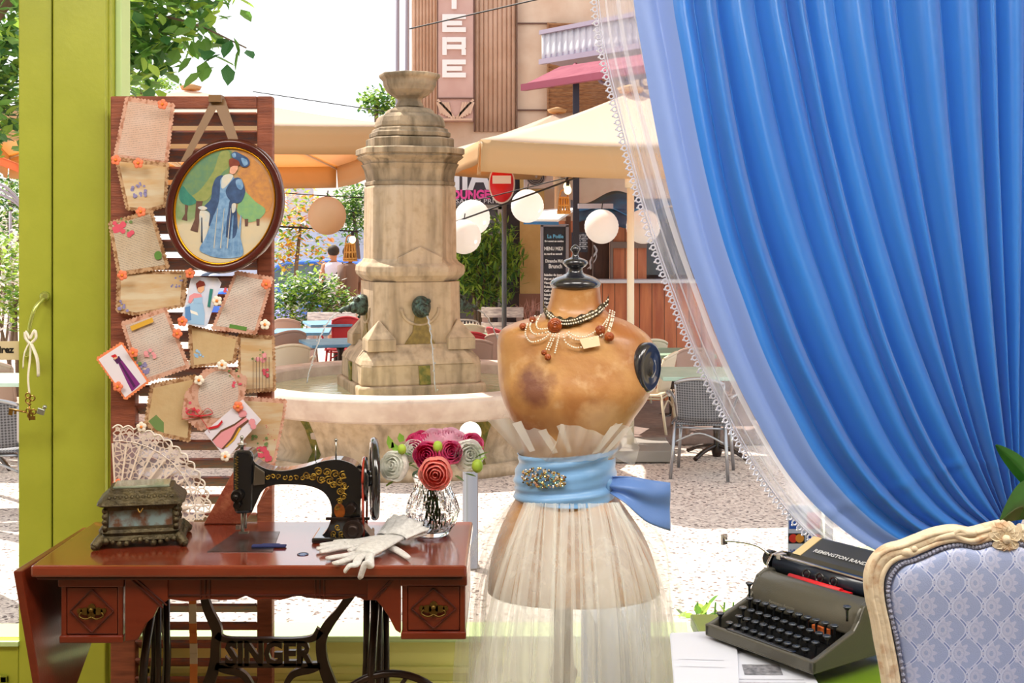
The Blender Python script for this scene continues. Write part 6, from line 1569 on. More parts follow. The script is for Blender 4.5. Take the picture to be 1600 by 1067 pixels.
# no entry sign
ns = thing('no_entry_sign', 'round red no entry road sign with a white bar beside the lounge sign', 'road sign', (P(784, 0, 15.5).x, 15.5, GZ))
c = P(784, 287, 15.5); Rx = Matrix.Rotation(radians(90), 3, 'X'); q = MB(); q.lathe([(0, 0), (.178, 0), (.178, .012), (0, .012)], c, 40, 0, ax=Rx)
for v in q.v: v.z = c.z + (v.z - c.z) * 1.42; v.x = c.x + (v.x - c.x) * .92
q.build('rim', mat('sign_rim', 'F0E4DC', .5), ns)
q = MB(); q.lathe([(0, .0), (.160, 0), (.160, .004), (0, .004)], c + V((0, -.012, 0)), 40, 0, ax=Rx)
for v in q.v: v.z = c.z + (v.z - c.z) * 1.44; v.x = c.x + (v.x - c.x) * .92
q.bb(c.x - .115, c.x + .115, c.y - .022, c.y - .016, c.z - .0, c.z + .10, 1); q.build('face', [mat('sign_red', 'E0202E', .4), mat('sign_bar', 'F4F4F0', .5)], ns)
MB().cyl((c.x + .03, 15.53, GZ), (c.x + .03, 15.53, c.z + .2), .03).build('post', mat('post_grey', '6A7076', .5, .6), ns)
# air conditioner
acx = thing('air_conditioner', 'white air conditioner unit with a round fan on the wall beside the red road sign', 'air conditioner', (fx(848), 16.6, fz(295)))
MB().bb(fx(818), fx(872), 16.55, 16.86, fz(296), fz(262)).build('casing', mat('ac_white', 'DCD4D8', .5), acx, bevel=.01)
q = MB(); c = V((fx(836), 16.545, fz(278))); q.lathe([(0, 0), (.125, 0), (.125, .01), (0, .01)], c, 28, 0, ax=Rx); q.build('fan_grille', mat('ac_dark', '4A4650', .5), acx); q = MB()
for k in range(5): q.torus(c + V((0, -.012, 0)), .022 + k * .024, .004, Rx, 24, 5)
q.ball(c + V((0, -.012, 0)), .03, 8); q.build('fan_guard', mat('ac_guard', 'A9A4A8', .5), acx)
# shuttered window, corrugated balcony and maroon awning
m = MB(); 
for i in range(22): m.box(((fx(857) + fx(965)) / 2, 16.98, fz(40) - i * .055), (fx(965) - fx(857), .05, .05), R=Matrix.Rotation(.5, 3, 'X'))
m.bb(fx(855), fx(857), 16.94, 17.1, fz(182), fz(36)); m.build('slatted_window_blind', mat('blind_wood', 'A8764E', .7, var=('7E5236', 14), stretch=(1, 1, 6)), fb)
bal = thing('tarpaulin_balcony', 'balcony wrapped in pale lilac corrugated sheeting above the maroon awning', 'balcony', (2.2, 14.5, 3.2))
def qd(a, b, d0, d1): return P(a[0], a[1], d0), P(b[0], b[1], d1)
def corr(u, v):
    t0, t1 = P(847, 50, 15), P(1060, 10, 12.6); b0_, b1_ = P(847, 96, 15), P(1060, 62, 12.6); p = (t0 * (1 - u) + t1 * u) * (1 - v) + (b0_ * (1 - u) + b1_ * u) * v
    return p + V((0, -.02 * sin(u * 130), 0))
MB().grid(corr, 260, 4).build('sheeting', mat('sheeting_lilac', 'D6D6DE', .5, var=('B8B8C4', 3), transl=.1), bal, solid=.01)
m = MB(); m.bar(P(845, 51, 15), P(1062, 9, 12.5), .05, .05); m.bar(P(845, 97, 15), P(1062, 62, 12.5), .06, .06); m.slab([P(847, 97, 15), P(1060, 63, 12.6), P(1060, 63, 12.6) + V((1.2, 1.9, 0)), P(847, 97, 15) + V((1.2, 1.9, 0))], V((0, 0, .08))); m.build('edge_beams', mat('beam_lilac', '94889A', .6), bal)
aw = thing('maroon_awning', 'folding maroon awning on a steel arm below the balcony', 'awning', (2.2, 14, 2.4))
m = MB(); m.slab([P(818, 137, 13.2), P(1040, 102, 11.6), P(1040, 84, 12.6), P(875, 108, 14.4)], V((0, 0, .03))); m.build('cloth', mat('awning_maroon', '84304A', .8, transl=.2, var=('96485A', 5)), aw)
m = MB(); m.bar(P(817, 137, 13.2), P(1040, 103, 11.6), .06, .07); m.bar(P(870, 112, 14.2), P(1040, 90, 12.6), .05, .05); m.bar(P(862, 135, 13.4), P(900, 100, 14.3), .03, .03); m.build('front_bar', mat('awning_bar', '8E3E54', .6), aw)
m = MB(); d_ = 12.8; m.bar(P(962, 118, d_), P(1030, 165, d_), .03, .05); m.bar(P(975, 125, d_), P(1028, 112, d_), .03, .04); m.bar(P(1022, 112, d_), P(1030, 165, d_), .03, .04); m.tube([P(1010 + 9 * cos(t), 128 + 9 * sin(t), d_) for t in [i * .45 for i in range(14)]], .02, 6); m.tube([P(944 + 8 * cos(t), 122 + 8 * sin(t), d_) for t in [i * .45 for i in range(15)]], .02, 6); m.build('scroll_bracket', mat('bracket_iron', '8A7E90', .5, .5), aw)
bp = thing('lamp_column', 'dark square iron column beside the kiosk', 'column', (P(900, 0, 12.8).x, 12.8, GZ)); q = MB(); q.box((P(900, 0, 12.8).x, 12.8, (GZ + fz(130, 12.8)) / 2), (.065, .065, fz(130, 12.8) - GZ)); q.build('shaft', mat('column_iron', '2C2C3C', .5, .4), bp); MB().bar(P(903, 322, 12.62), P(958, 322, 12.62), .05, .05).build('cross_arm', mat('arm_grey', 'A8A8B8', .6), bp)
# rooftop wires and pipes left of the building
m = MB(); m.cyl(P(634, 0, 18), P(634, -20, 18), .01)
for i, x in enumerate((621, 636)): tag(MB().cyl(V((P(x, 0, 18.5).x, 18.5, GZ)), V((P(x, 0, 18.5).x, 18.5, 6.5)), .035 if i else .03).build('downpipe', mat('pipe_grey', '8E8A9A', .6)), ('thin grey pole above the urn, farther from the wall', 'thick grey pole above the urn next to the building')[i], 'pole', 'poles beside the building')

# wooden kiosk with chalkboards -----------------------------------
plank = mat('kiosk_planks', 'A5583A', .6, pat=lambda nt, b: mixc(nt, ((xyz(nt)[0] * 7.2).fr() - .5).abs().gt(.47), mixc(nt, ramp(nt, noise(nt, 2.2, 4, stretch=(5, 5, .7)), .35, .65), b, lin('C87A50')), lin('4E2A1C'))); plank_d = mat('kiosk_planks_dark', '5E3A30', .7, var=('3E2A28', 4), stretch=(6, 6, 1))
kd = 14.0; ki = thing('wooden_kiosk', 'red-brown plank bar kiosk with a blue tarpaulin roof', 'kiosk', (P(980, 0, kd).x, kd + .8, GZ))
kx = lambda px: P(px, 0, kd).x; kz = lambda py: P(0, py, kd).z
m = MB(); m.bb(kx(896), kx(1130), kd, kd + .08, GZ, kz(442)); m.build('counter_front', plank, ki, bevel=.006)
m = MB(); m.bb(kx(890), kx(1140), kd - .10, kd + .25, kz(442), kz(437)); m.build('counter_top', mat('counter_grey', 'C9C6CC', .5), ki, bevel=.006)
m = MB(); m.bb(kx(868), kx(900), kd, kd + .1, GZ, kz(345)); m.bb(kx(956), kx(1014), kd + .25, kd + .3, kz(437), kz(322)); m.build('plank_panel', plank, ki)
m = MB(); m.bb(kx(900), kx(956), kd + .35, kd + .4, GZ, kz(322)); m.bb(kx(1014), kx(1140), kd + .6, kd + .65, GZ, kz(322)); m.build('dark_back', plank_d, ki)
m = MB(); m.bb(kx(960), kx(1014), kd + .2, kd + .26, kz(388), kz(378)); m.bb(kx(956), kx(960), kd + .2, kd + .26, kz(437), kz(322)); m.bb(kx(928), kx(930), kd + .3, kd + .36, kz(437), kz(322)); m.build('battens', mat('batten_grey', '7A665E', .8), ki)
m = MB(); m.bb(kx(1016), kx(1090), kd + .5, kd + .56, kz(432), kz(330)); m.build('dark_window', mat('kiosk_window', '2E3040', .25, coat=.4), ki)
tarp = mat('blue_tarp', '2E78A8', .5, var=('4A5A78', 3), transl=.15)
m = MB(); m.grid(lambda u, v: P(892 + 190 * u, 330 - 22 * v + 4 * sin(u * 14), kd - .2 + 1.0 * v) + V((0, 0, .05 * sin(u * 9 + v * 4))), 40, 8); m.build('tarpaulin_roof', tarp, ki, solid=.01)
m = MB(); m.grid(lambda u, v: P(896 + 170 * u, 326 + 24 * v * (1 - .3 * sin(u * 9)), kd - .15 + .05 * sin(u * 20)), 40, 5); m.build('tarpaulin_skirt', mat('teal_tarp', '27627C', .5, var=('39405C', 4)), ki, solid=.01)
m = MB(); d_ = 12.9
m.slab([P(818, 346, d_ - .3), P(872, 347, d_ - .3), P(900, 328, d_ + .6), P(845, 332, d_ + .6)], V((0, 0, .03))); hd = tag(m.build('white_canopy_board', mat('canopy_white', 'F4F4F4', .5), bevel=.005), 'small white slanted canopy board with a blue edge over the tall chalkboard', 'canopy')
MB().bar(P(818, 348, d_ - .3), P(873, 349, d_ - .3), .02, .03).build('edge', mat('edge_blue', '2E6EA8', .5), hd)
MB().bar(P(888, 338, d_ + .2), V((P(888, 0, d_ + .2).x, d_ + .2, GZ)), .05, .05).build('post', mat('canopy_post', '6E4432', .7), hd)
chb = mat('chalkboard_black', '23242E', .7, var=('2E3040', 5)); chw = mat('chalk_white', 'E6E8F0', .8); chbl = mat('chalk_blue', '6CB8E6', .8)
cb = thing('chalkboard', 'tall framed chalkboard menu standing beside the ochre pier', 'chalkboard', (P(870, 0, 13.0).x, 13.0, GZ)); d_ = 13.0; bx0, bx1 = P(849, 0, d_).x, P(884, 0, d_).x
MB().bb(bx0, bx1, d_, d_ + .03, P(0, 540, d_).z, P(0, 354, d_).z).build('slate', chb, cb)
m = MB(); m.bb(bx0 - .03, bx0, d_ - .02, d_ + .04, GZ, P(0, 352, d_).z); m.bb(bx1, bx1 + .03, d_ - .02, d_ + .04, GZ, P(0, 352, d_).z); m.bb(bx0 - .03, bx1 + .03, d_ - .02, d_ + .04, P(0, 354, d_).z, P(0, 350, d_).z); m.build('wooden_frame', mat('frame_grey', '8E8894', .6), cb)
q = MB()
def cl(s, x, y, sz, mi=0, xs=1.): textmesh(q, s, sz, P(x, y, d_ - .004), (1, 0, 0), (.0, 0, 1), mi, bold=.0015, xs=xs)
cl('La Poêle', 855, 372, .055, 1, .9); cl('Bar ouvert en continu', 851, 378, .026, 0, .85); cl('MENU MIDI', 850, 391, .052, 0, .75); cl('du mardi au samedi', 850, 398, .028, 0, .85); cl('Dimanche Midi', 852, 410, .046, 0, .65); cl('Brunch', 857, 419, .062, 0, .8)
for i in range(16): cl(('Salades du jour', 'Plat et dessert', 'Viande grillée', 'Poisson frais', 'Café ou thé')[i % 5], 850, 431 + i * 6.2, .032, 0, .95)
q.build('chalk_writing', [chw, chbl], cb)
cb2 = thing('chalkboard', 'small slate price list hung on the kiosk front', 'chalkboard', (P(904, 0, 13.96).x, 13.96, P(0, 394, 13.96).z)); d_ = 13.96
MB().bb(P(893, 0, d_).x, P(918, 0, d_).x, d_, d_ + .03, P(0, 394, d_).z, P(0, 363, d_).z).build('slate', chb, cb2); q = MB()
for i in range(8):
    for x in (895, 902, 910): textmesh(q, ('Bières', 'Vins', 'Rhum', 'Café')[(i + x) % 4], .024, P(x, 368 + i * 3.0, d_ - .004), (1, 0, 0), (0, 0, 1), 0)
q.build('chalk_writing', chw, cb2)
m = MB(); m.tube(cat([P(928, 384, 14.345), P(932, 400, 14.345), P(926, 412, 14.345), P(918, 420, 14.345)], 8), .006, 5); rr_ = random.Random(1)
for i in range(26): m.ball(P(928 + 4 * sin(i * .3) - (i > 15) * (i - 15) * .9, 384 + i * 1.4, 14.33), .013, 6)
tag(m.build('string_lights', mat('fairy_white', 'E8E8F0', .4)), 'short string of small pale lights beside the small slate price list', 'lights')

# terrace furniture -------------------------------------------------
alum = mat('aluminium', 'A9ABB0', .3, .85)
def weavepat(nt, base):
    x, y, z = xyz(nt); a = ((x * 150 + z * 150).sin() * (x * 150 - z * 150).sin()); return mixc(nt, a.gt(.1), base, lin('3A3A40'))
def bistro(name, lab, loc, rz, shell, frame_, grp='terrace chairs', arms=True, slats=False):
    r = thing(name, lab, 'chair', (0, 0, 0), grp)
    # facing -y locally: seat at .45, back at +y
    m = MB(); m.grid(lambda u, v: V(((u - .5) * .46 * (1 + .04 * sin(v * pi)), -.22 + v * .42, .45 - .015 * sin(u * pi) * sin(v * pi))), 9, 9); m.build('seat', shell, r, solid=.02)
    if not slats:
        def bk(u, v):
            a = (u - .5) * 1.5; top = .84 - .05 * (2 * u - 1) ** 2; z = .48 + (top - .48) * v; rad = .25 + .02 * v
            return V((sin(a) * rad * 1.05, -.02 + cos(a) * rad + .05 * v, z))
        m = MB(); m.grid(bk, 19, 10); m.build('backrest', shell, r, solid=.014)
        m = MB(); m.tube([bk(i / 18, 1) for i in range(19)], .016, 8); m.tube([bk(0, i / 6) for i in range(7)], .012, 8); m.tube([bk(1, i / 6) for i in range(7)], .012, 8); m.build('back_frame', frame_, r)
    else:
        m = MB(); m.tube(cat([(-.21, .2, .45), (-.22, .25, .70), (-.16, .28, .84), (.16, .28, .84), (.22, .25, .70), (.21, .2, .45)], 6), .014, 8); m.build('back_frame', frame_, r); m = MB()
        for i in range(9): m.bar((-.17 + i * .0425, .26, .48), (-.17 + i * .0425, .275, .83), .014, .008, up=(0, 1, 0))
        m.build('backrest', shell, r)
    for sx in (-1, 1):
        MB().tube([(sx * .20, -.19, .45), (sx * .23, -.23, 0)], .014, 8).build('leg', frame_, r); MB().tube([(sx * .20, .20, .46), (sx * .23, .27, 0)], .014, 8).build('leg', frame_, r)
        if arms: MB().tube(cat([(sx * .25, .16, .68), (sx * .29, .02, .69), (sx * .28, -.14, .66), (sx * .24, -.19, .56), (sx * .21, -.19, .45)], 5), .013, 8).build('armrest', frame_, r)
    m = MB(); m.tube([(-.205, -.2, .42), (.205, -.2, .42), (.205, .2, .42), (-.205, .2, .42)], .010, 6, closed=True); m.tube(cat([(-.2, .22, .30), (0, .22, .38), (.2, .22, .30)], 5), .009, 6); m.build('under_frame', frame_, r)
    r.location = loc; r.rotation_euler = (0, 0, rz); return r
rattan_g = mat('rattan_grey', '74767C', .6, pat=weavepat); brown_pl = mat('chair_taupe', 'A58A7C', .6); cream_pl = mat('chair_cream', 'DCCFB6', .6); red_pl = mat('chair_red', 'A8202C', .5); yel = mat('chair_yellow', 'E8C878', .5)
def gp(px, d): return V((P(px, 0, d).x, d, GZ))
c1 = bistro('woven_chair', 'grey woven chair with aluminium legs seen from behind, through the sheer curtain', gp(1098, 10.25), radians(170 + 180), rattan_g, alum, arms=True)
c1.rotation_euler = (0, 0, radians(165)); 
c1.scale = (1, 1, .97)
def faceaway(o, a): o.rotation_euler = (0, 0, radians(a))
tnat = bistro('terrace_chair', 'taupe plastic armchair seen from behind beside the fountain, in front of a red one', gp(742, 13.5), radians(180), brown_pl, brown_pl)
cr_ = bistro('terrace_chair', 'cream plastic armchair turned to the fountain basin at the shutter edge', gp(448, 12.9), radians(200), cream_pl, cream_pl)
rd = bistro('terrace_chair', 'red chair behind the blue tables, beside the fountain spout', gp(538, 16.4), radians(0), red_pl, red_pl)
sl_ = bistro('slatted_chair', 'white slat-backed chair beyond the taupe and red chairs', gp(722, 16.3), radians(185), mat('slat_white', 'E4DED8', .5), alum, slats=True, arms=False)
dup(tnat, gp(798, 14.15), radians(150), 'taupe plastic armchair half hidden behind the shoulder of the dress form'); dup(tnat, gp(440, 14.6), radians(215), 'taupe plastic armchair behind the cream one at the shutter edge'); dup(tnat, gp(462, 16.6), radians(160), 'taupe plastic armchair farthest back in front of the white bench')
dup(rd, gp(735, 14.45), radians(180), 'red chair under the green table behind the taupe chair'); dup(rd, gp(800, 15.0), radians(120), 'red chair half hidden behind the dress form shoulder, beyond the table')
dup(cr_, gp(728, 15.6), radians(190), 'cream chair leaning by the oleander bush'); dup(cr_, gp(1002, 13.5), radians(200), 'cream chair in front of the kiosk, over the dress form shoulder'); dup(tnat, gp(1097, 11.95), radians(10), 'taupe chair on the far side of the pale green table'); dup(cr_, gp(1008, 11.95), radians(250), 'cream chair beside the pale green table, next to the black arm disc')
y_ = dup(tnat, gp(20, 11.3), radians(160), 'brown chair with a rounded back seen through the door glass')
dup(c1, gp(-6, 9.0), radians(190), 'grey woven chair seen through the door glass, next to the pavement')
def table(lab, c, sx, sy, col, rz=0., zt=.25, grp='terrace tables'):
    r = thing('terrace_table', lab, 'table', (c[0], c[1], GZ), grp); Rz = rz
    MB().box((c[0], c[1], zt - .018), (sx, sy, .036), Rz).build('tabletop', col, r, bevel=.006)
    m = MB(); m.lathe([(.035, 0), (.05, .05), (.028, .12), (.04, .35), (.028, .62), (.06, .70)], (c[0], c[1], GZ), 14); m.build('pedestal', iron, r)
    for k in range(4):
        a = Rz + pi / 4 + k * pi / 2; MB().tube(cat([(c[0], c[1], GZ + .10), (c[0] + cos(a) * .18, c[1] + sin(a) * .18, GZ + .07), (c[0] + cos(a) * .32, c[1] + sin(a) * .32, GZ + .015)], 5), .02, 6).build('foot', iron, r)
bluet = mat('table_blue', '6CA4C8', .5, var=('5C8CB0', 6)); greent = mat('table_green', '8FA890', .5, var=('7E9880', 6)); palet = mat('table_pale_green', 'BCD6C6', .4, var=('A9C8B8', 5))
table('blue slatted table nearest the basin, beside the shutter', (P(530, 0, 14).x, 14.1, 0), .8, .8, bluet, .35); table('blue table farther back with the red chair', (P(525, 0, 17).x, 17.0, 0), .8, .8, bluet, .3); table('blue table edge between the taupe chairs at the shutter', (P(472, 0, 15.6).x, 15.6, 0), .7, .7, bluet, .1)
table('green table behind the taupe chair beside the fountain', (P(778, 0, 14.9).x, 14.9, 0), .8, .6, greent, .05); table('pale green table behind the grey woven chair', (P(1120, 0, 11.05).x, 11.05, 0), 1.05, .8, palet, .0); table('grey-green table beyond the black arm disc', (P(1050, 0, 12.9).x, 12.9, 0), .8, .8, greent, 0)
table('pale blue table seen through the door glass', (P(-10, 0, 10.6).x, 10.6, 0), .9, .7, palet, 0)
whp = mat('pallet_white', 'EEEAE6', .8, var=('A9A0A4', 8, .4, .65), stretch=(1, 1, 5))
def bench(lab, px0, px1, d, y0, y1):
    x0, x1 = P(px0, 0, d).x, P(px1, 0, d).x; z1 = P(0, y0, d).z; r = thing('slatted_bench', lab, 'bench', ((x0 + x1) / 2, d, GZ), 'white slatted benches')
    for k in range(3): MB().bb(x0, x1, d, d + .03, z1 - .13 - k * .19, z1 - k * .19).build('back_slat', whp, r, bevel=.004)
    for x in (x0 + .05, x1 - .05): MB().bb(x - .04, x + .04, d + .03, d + .28, GZ, z1 - .03).build('end_panel', mat('bench_side', 'B8A09A', .8), r)
    MB().bb(x0, x1, d - .4, d, GZ + .40, GZ + .44).build('seat_board', whp, r, bevel=.004)
    for x in (x0 + .04, x1 - .04): MB().bb(x - .03, x + .03, d - .38, d - .32, GZ, GZ + .40).build('leg', whp, r)
bench('white weathered slatted bench left of the fountain, below the bush', 480, 556, 17.9, 488, 560); bench('white weathered slatted bench beside the oleander bush', 752, 818, 15.8, 480, 530)
tag(MB().lathe([(.09, 0), (.15, .02), (.16, .30), (.17, .32), (.14, .32), (.13, .30), (0, .28)], gp(560, 19.6), 20).build('planter_pot', mat('pot_terracotta', 'A86A48', .8)), 'terracotta planter behind the fountain column', 'pot')

# planting ----------------------------------------------------------
L1 = mat('leaf_sunny', '9CBC4A', .5, transl=.45); L2 = mat('leaf_mid', '5E8C38', .5, transl=.35); L3 = mat('leaf_shade', '3A6A34', .5, transl=.3); L4 = mat('leaf_yellow', 'E2C24A', .5, transl=.4); bark = mat('bark', '6E5A4A', .9, bump=(20, .8)); L5 = mat('leaf_orange', 'D88A4A', .5, transl=.4); BL = mat('blossom_lilac', 'A9B0E2', .6, transl=.3); WHf = mat('blossom_white', 'F2EEF2', .6, transl=.3)
def bush(name, lab, blobs_, n, size, mis, seed, mats=(L1, L2, L3), stems=(), cat_='bush', asp=.5, grp=None, hang=.1):
    rn = random.Random(seed); b = blobs_[0]; r = thing(name, lab, cat_, (b[0][0], b[0][1], GZ), grp); m = MB(); leafmesh(m, cloud(rn, blobs_, n), size, rn, mis, asp, hang); m.build('foliage', list(mats), r, fix=False)
    q = MB()
    for s in stems: q.tube(cat(s[0], 5), [s[1] * (1 - .7 * i / (len(s[0]) * 5)) for i in range((len(s[0]) - 1) * 5 + 1)], 7)
    if not stems:
        for i in range(7): q.tube([V((b[0][0] + rn.uniform(-.2, .2), b[0][1] + rn.uniform(-.2, .2), GZ)), V(rn.choice(blobs_)[0]) + V((rn.uniform(-.2, .2), 0, .1))], .02, 6)
    q.build('stems', bark, r); return r
def B(px, py, d, rx, ry, rz): return ((P(px, py, d)), (rx, ry, rz))
bush('plumbago_bush', 'sunlit green bush with pale blue blossoms between the shutter and the fountain', [B(450, 470, 18.8, .55, .5, .42), B(490, 455, 19.0, .5, .5, .35), B(530, 480, 18.9, .4, .4, .3), B(440, 500, 18.6, .4, .3, .3)], 2600, .10, (0, 0, 1, 1, 2, 3), 3, (L1, L2, L3, WHf))
m = MB(); rn = random.Random(8); leafmesh(m, [P(rn.uniform(430, 470), rn.uniform(482, 500), 18.2) for _ in range(60)], .07, rn); o = tag(m.build('plumbago_blossoms', BL), 'pale blue plumbago blossoms low on the sunlit bush', 'flowers'); o['kind'] = 'stuff'
bush('oleander_bush', 'tall willowy oleander bush between the fountain and the ochre pier', [B(738, 410, 16.5, .38, .35, .45), B(770, 390, 16.5, .35, .35, .45), B(795, 415, 16.45, .25, .3, .35), B(735, 455, 16.5, .35, .3, .35), B(775, 460, 16.45, .25, .3, .3), B(725, 395, 16.5, .2, .3, .4)], 1900, .16, (0, 0, 0, 1, 2), 5, (L1, L2, L3),
     stems=[([gp(745, 16.5), P(740, 460, 16.5), P(715, 400, 16.5)], .03), ([gp(750, 16.5), P(755, 450, 16.5), P(770, 370, 16.5)], .03), ([gp(752, 16.5), P(775, 460, 16.5), P(805, 400, 16.5)], .028), ([gp(748, 16.5), P(748, 440, 16.5), P(742, 390, 16.5)], .025)], asp=.22, hang=-.4)
bush('ornamental_tree', 'thin tree with yellow and orange leaves behind the tan lantern', [B(470, 330, 22.6, .5, .5, .55), B(450, 370, 22.6, .4, .5, .6), B(500, 390, 22.7, .4, .4, .35), B(440, 400, 22.6, .3, .4, .4)], 800, .13, (0, 1, 3, 3, 4), 9, (L1, L2, L3, L4, L5), stems=[([gp(458, 22.6), P(462, 430, 22.6), P(470, 350, 22.6)], .05)], cat_='tree')
bush('grey_green_tree', 'grey-green tree close to the fountain shaft under the parasol', [B(545, 345, 26.6, .45, .5, .6), B(560, 330, 26.6, .5, .5, .5), B(552, 310, 26.6, .5, .5, .35)], 1300, .12, (1, 2, 0, 1), 12, (L1, L2, mat('leaf_greygreen', '5E7A5A', .6, transl=.3)), stems=[([gp(566, 26.6), P(560, 400, 26.6), P(552, 330, 26.6)], .06)], cat_='tree')
bush('roof_tree', 'small sunlit tree top above the parasol beside the fountain urn', [B(585, 160, 26, .35, .4, .32), B(605, 165, 26, .3, .3, .4)], 700, .13, (0, 0, 1, 2), 13, stems=[([gp(590, 26), P(590, 300, 26), P(588, 165, 26)], .08)], cat_='tree')
bush('olive_shrub', 'sunlit shrubs far behind the parasol at the green post', [B(215, 130, 24, .7, .6, .2), B(250, 132, 24, .4, .5, .15)], 600, .12, (0, 1, 0), 14, stems=[([gp(225, 24), P(225, 300, 24), P(220, 140, 24)], .08)], cat_='tree')
# big leaved tree at the upper left of the window
rn = random.Random(31); tb_ = [B(200, 40, 6.6, .28, .5, .30), B(240, 30, 6.7, .30, .5, .22), B(225, 85, 6.6, .20, .4, .20), B(290, 15, 6.6, .28, .3, .14), B(190, 110, 6.7, .18, .4, .18), B(250, 70, 6.6, .14, .3, .12), B(300, 55, 6.6, .12, .2, .07), B(120, -60, 6.8, 1.0, .8, .6), B(215, 105, 6.65, .16, .3, .16), B(200, 75, 6.6, .2, .4, .25)]
lt = thing('linden_tree', 'broad-leaved tree branch hanging into the upper corner of the window beside the green post', 'tree', (P(-60, 0, 6.9).x, 6.9, GZ)); m = MB(); leafmesh(m, cloud(rn, tb_, 2300), .095, rn, (0, 1, 1, 2), .68, .55)
for x, y in ((350, 70), (362, 62), (375, 72), (385, 78), (335, 88), (322, 95), (330, 78), (345, 85), (355, 100), (340, 60), (310, 75), (318, 60), (365, 58), (300, 90), (315, 112), (330, 105)): leafmesh(m, [P(x, y, 6.5)], .12, rn, (1, 2), .7, .9)
m.build('foliage', [L1, L2, L3], lt, fix=False); q = MB(); q.tube(cat([V((P(-60, 0, 6.9).x, 6.9, GZ)), P(-70, 300, 6.9), P(-40, 60, 6.8), P(60, -40, 6.7), P(190, 22, 6.6), P(250, 25, 6.6), P(310, 40, 6.55), P(385, 75, 6.5)], 5), [.13, .13, .12, .12, .11, .11, .10, .10, .10, .09, .09, .08, .08, .07, .07, .06, .05, .04, .03, .02, .015, .012, .010, .010, .009, .008, .008, .007, .007, .006, .006, .005, .005, .004, .004, .004], 8); q.build('branches', bark, lt)
bush('garden_tree', 'dense tree filling the top of the door glass', [B(0, 60, 8.8, .30, .5, .36), B(10, 160, 8.8, .26, .5, .30), B(-40, 100, 8.9, .5, .5, .6), B(-10, 225, 8.8, .12, .3, .14)], 1300, .11, (1, 1, 2, 0), 32, (L1, L2, L3), stems=[([gp(-170, 8.9), P(-70, 300, 8.9), P(-30, 120, 8.8)], .08)], cat_='tree', asp=.65, hang=.5)
bush('garden_hedge', 'sunlit hedge behind the chairs seen through the door glass', [B(5, 440, 15, .45, .5, .35), B(20, 480, 14.8, .4, .4, .30), B(-10, 400, 15.5, .5, .5, .35)], 1500, .10, (0, 0, 1, 3), 33, (L1, L2, L3, WHf)); bush('garden_shrub', 'darker shrub under the arch far beyond the door glass', [B(15, 340, 20, .6, .6, .6), B(5, 310, 20.5, .6, .5, .5), B(30, 290, 21, .5, .5, .4)], 1500, .12, (1, 2, 0, 3), 34, (L1, L2, L3, WHf))
m = MB(); 
for k in range(3): m.tube([P(-30 + 75 * cos(t) - k * 5, 355 - 56 * sin(t) - k * 10, 18) for t in [pi * i / 20 for i in range(21)]], .02, 6)
m.cyl(P(16, 330, 18), V((P(16, 330, 18).x, 18, GZ)), .02); m.cyl(P(45, 350, 18), V((P(45, 350, 18).x, 18, GZ)), .02); tag(m.build('garden_arch', mat('arch_grey', '9A9098', .6)), 'grey metal garden arch seen through the door glass', 'arch')
m = MB(); m.grid(lambda u, v: P(-60 + 92 * u, 232 + 12 * v + 16 * u * u + 10 * u, 9.6 + .1 * v), 12, 4); o = tag(m.build('orange_sunshade', mat('sunshade_orange', 'E0895A', .8, transl=.5), solid=.01), 'orange sunshade edge under the tree in the door glass', 'sunshade')
MB().cyl(P(-30, 240, 9.62), V((P(-30, 0, 9.62).x, 9.62, GZ)), .025).build('pole', polem, o)
# small plant outside below the typewriter side of the window
rn = random.Random(40); m = MB(); leafmesh(m, [V((rn.uniform(P(1075, 0, 3.75).x, P(1200, 0, 3.75).x), rn.uniform(3.68, 3.85), rn.uniform(.30, P(0, 955, 3.75).z))) for _ in range(46)], .055, rn, (0, 0, 1), .5, -.2); r = thing('young_plant', 'small bright green plant in a box outside the low window sill', 'plant', (P(1140, 0, 3.76).x, 3.76, GZ)); m.build('leaves', [L1, L2], r, fix=False)
q = MB(); q.bb(P(1060, 0, 3.76).x, P(1215, 0, 3.76).x, 3.66, 3.87, GZ, .26); q.build('box', mat('planter_box_stone', 'CFC7B4', .8), r, bevel=.01); q = MB()
for i in range(8): x = P(1085 + i * 14, 0, 3.76).x; q.tube([(x, 3.76, .25), (x + .01, 3.76, .38)], .003, 5)
q.build('stems', L2, r)
pb_ = random.Random(50); m = MB(); 
bush('dry_grass_tuft', 'pinkish dry grass tuft beside the foot of the ochre pier', [B(832, 498, 16.5, .22, .2, .18)], 240, .14, (0, 0), 51, (mat('dry_pink', 'D9A89C', .8),), cat_='plant', asp=.07, hang=-.7)

# street beyond: walls, cars, walkers --------------------------------
def facade(lab, px0, px1, d, ytop, colr, wins=(), grp=None):
    x0, x1 = P(px0, 0, d).x, P(px1, 0, d).x; r = thing('town_house', lab, 'building', ((x0 + x1) / 2, d + 2, GZ), grp); m = MB(); m.bb(x0, x1, d, d + 5, GZ, P(0, ytop, d).z); m.build('walls', colr, r)
    for a, b, c, e in wins:
        f = MB().bb(P(a, 0, d).x, P(b, 0, d).x, d - .06, d, P(0, e, d).z, P(0, c, d).z).build('window', mat('win_white', 'EEEFF4', .5), r)
        q = MB(); X0, X1, Z0_, Z1_ = P(a, 0, d).x + .1, P(b, 0, d).x - .1, P(0, e, d).z + .1, P(0, c, d).z - .1; xm = (X0 + X1) / 2; zm = (Z0_ + Z1_) / 2
        for u0, u1 in ((X0, xm - .04), (xm + .04, X1)):
            for w0, w1 in ((Z0_, zm - .04), (zm + .04, Z1_)): q.bb(u0, u1, d - .08, d - .05, w0, w1)
        q.build('pane', mat('win_dark', '5A6478', .2), f)
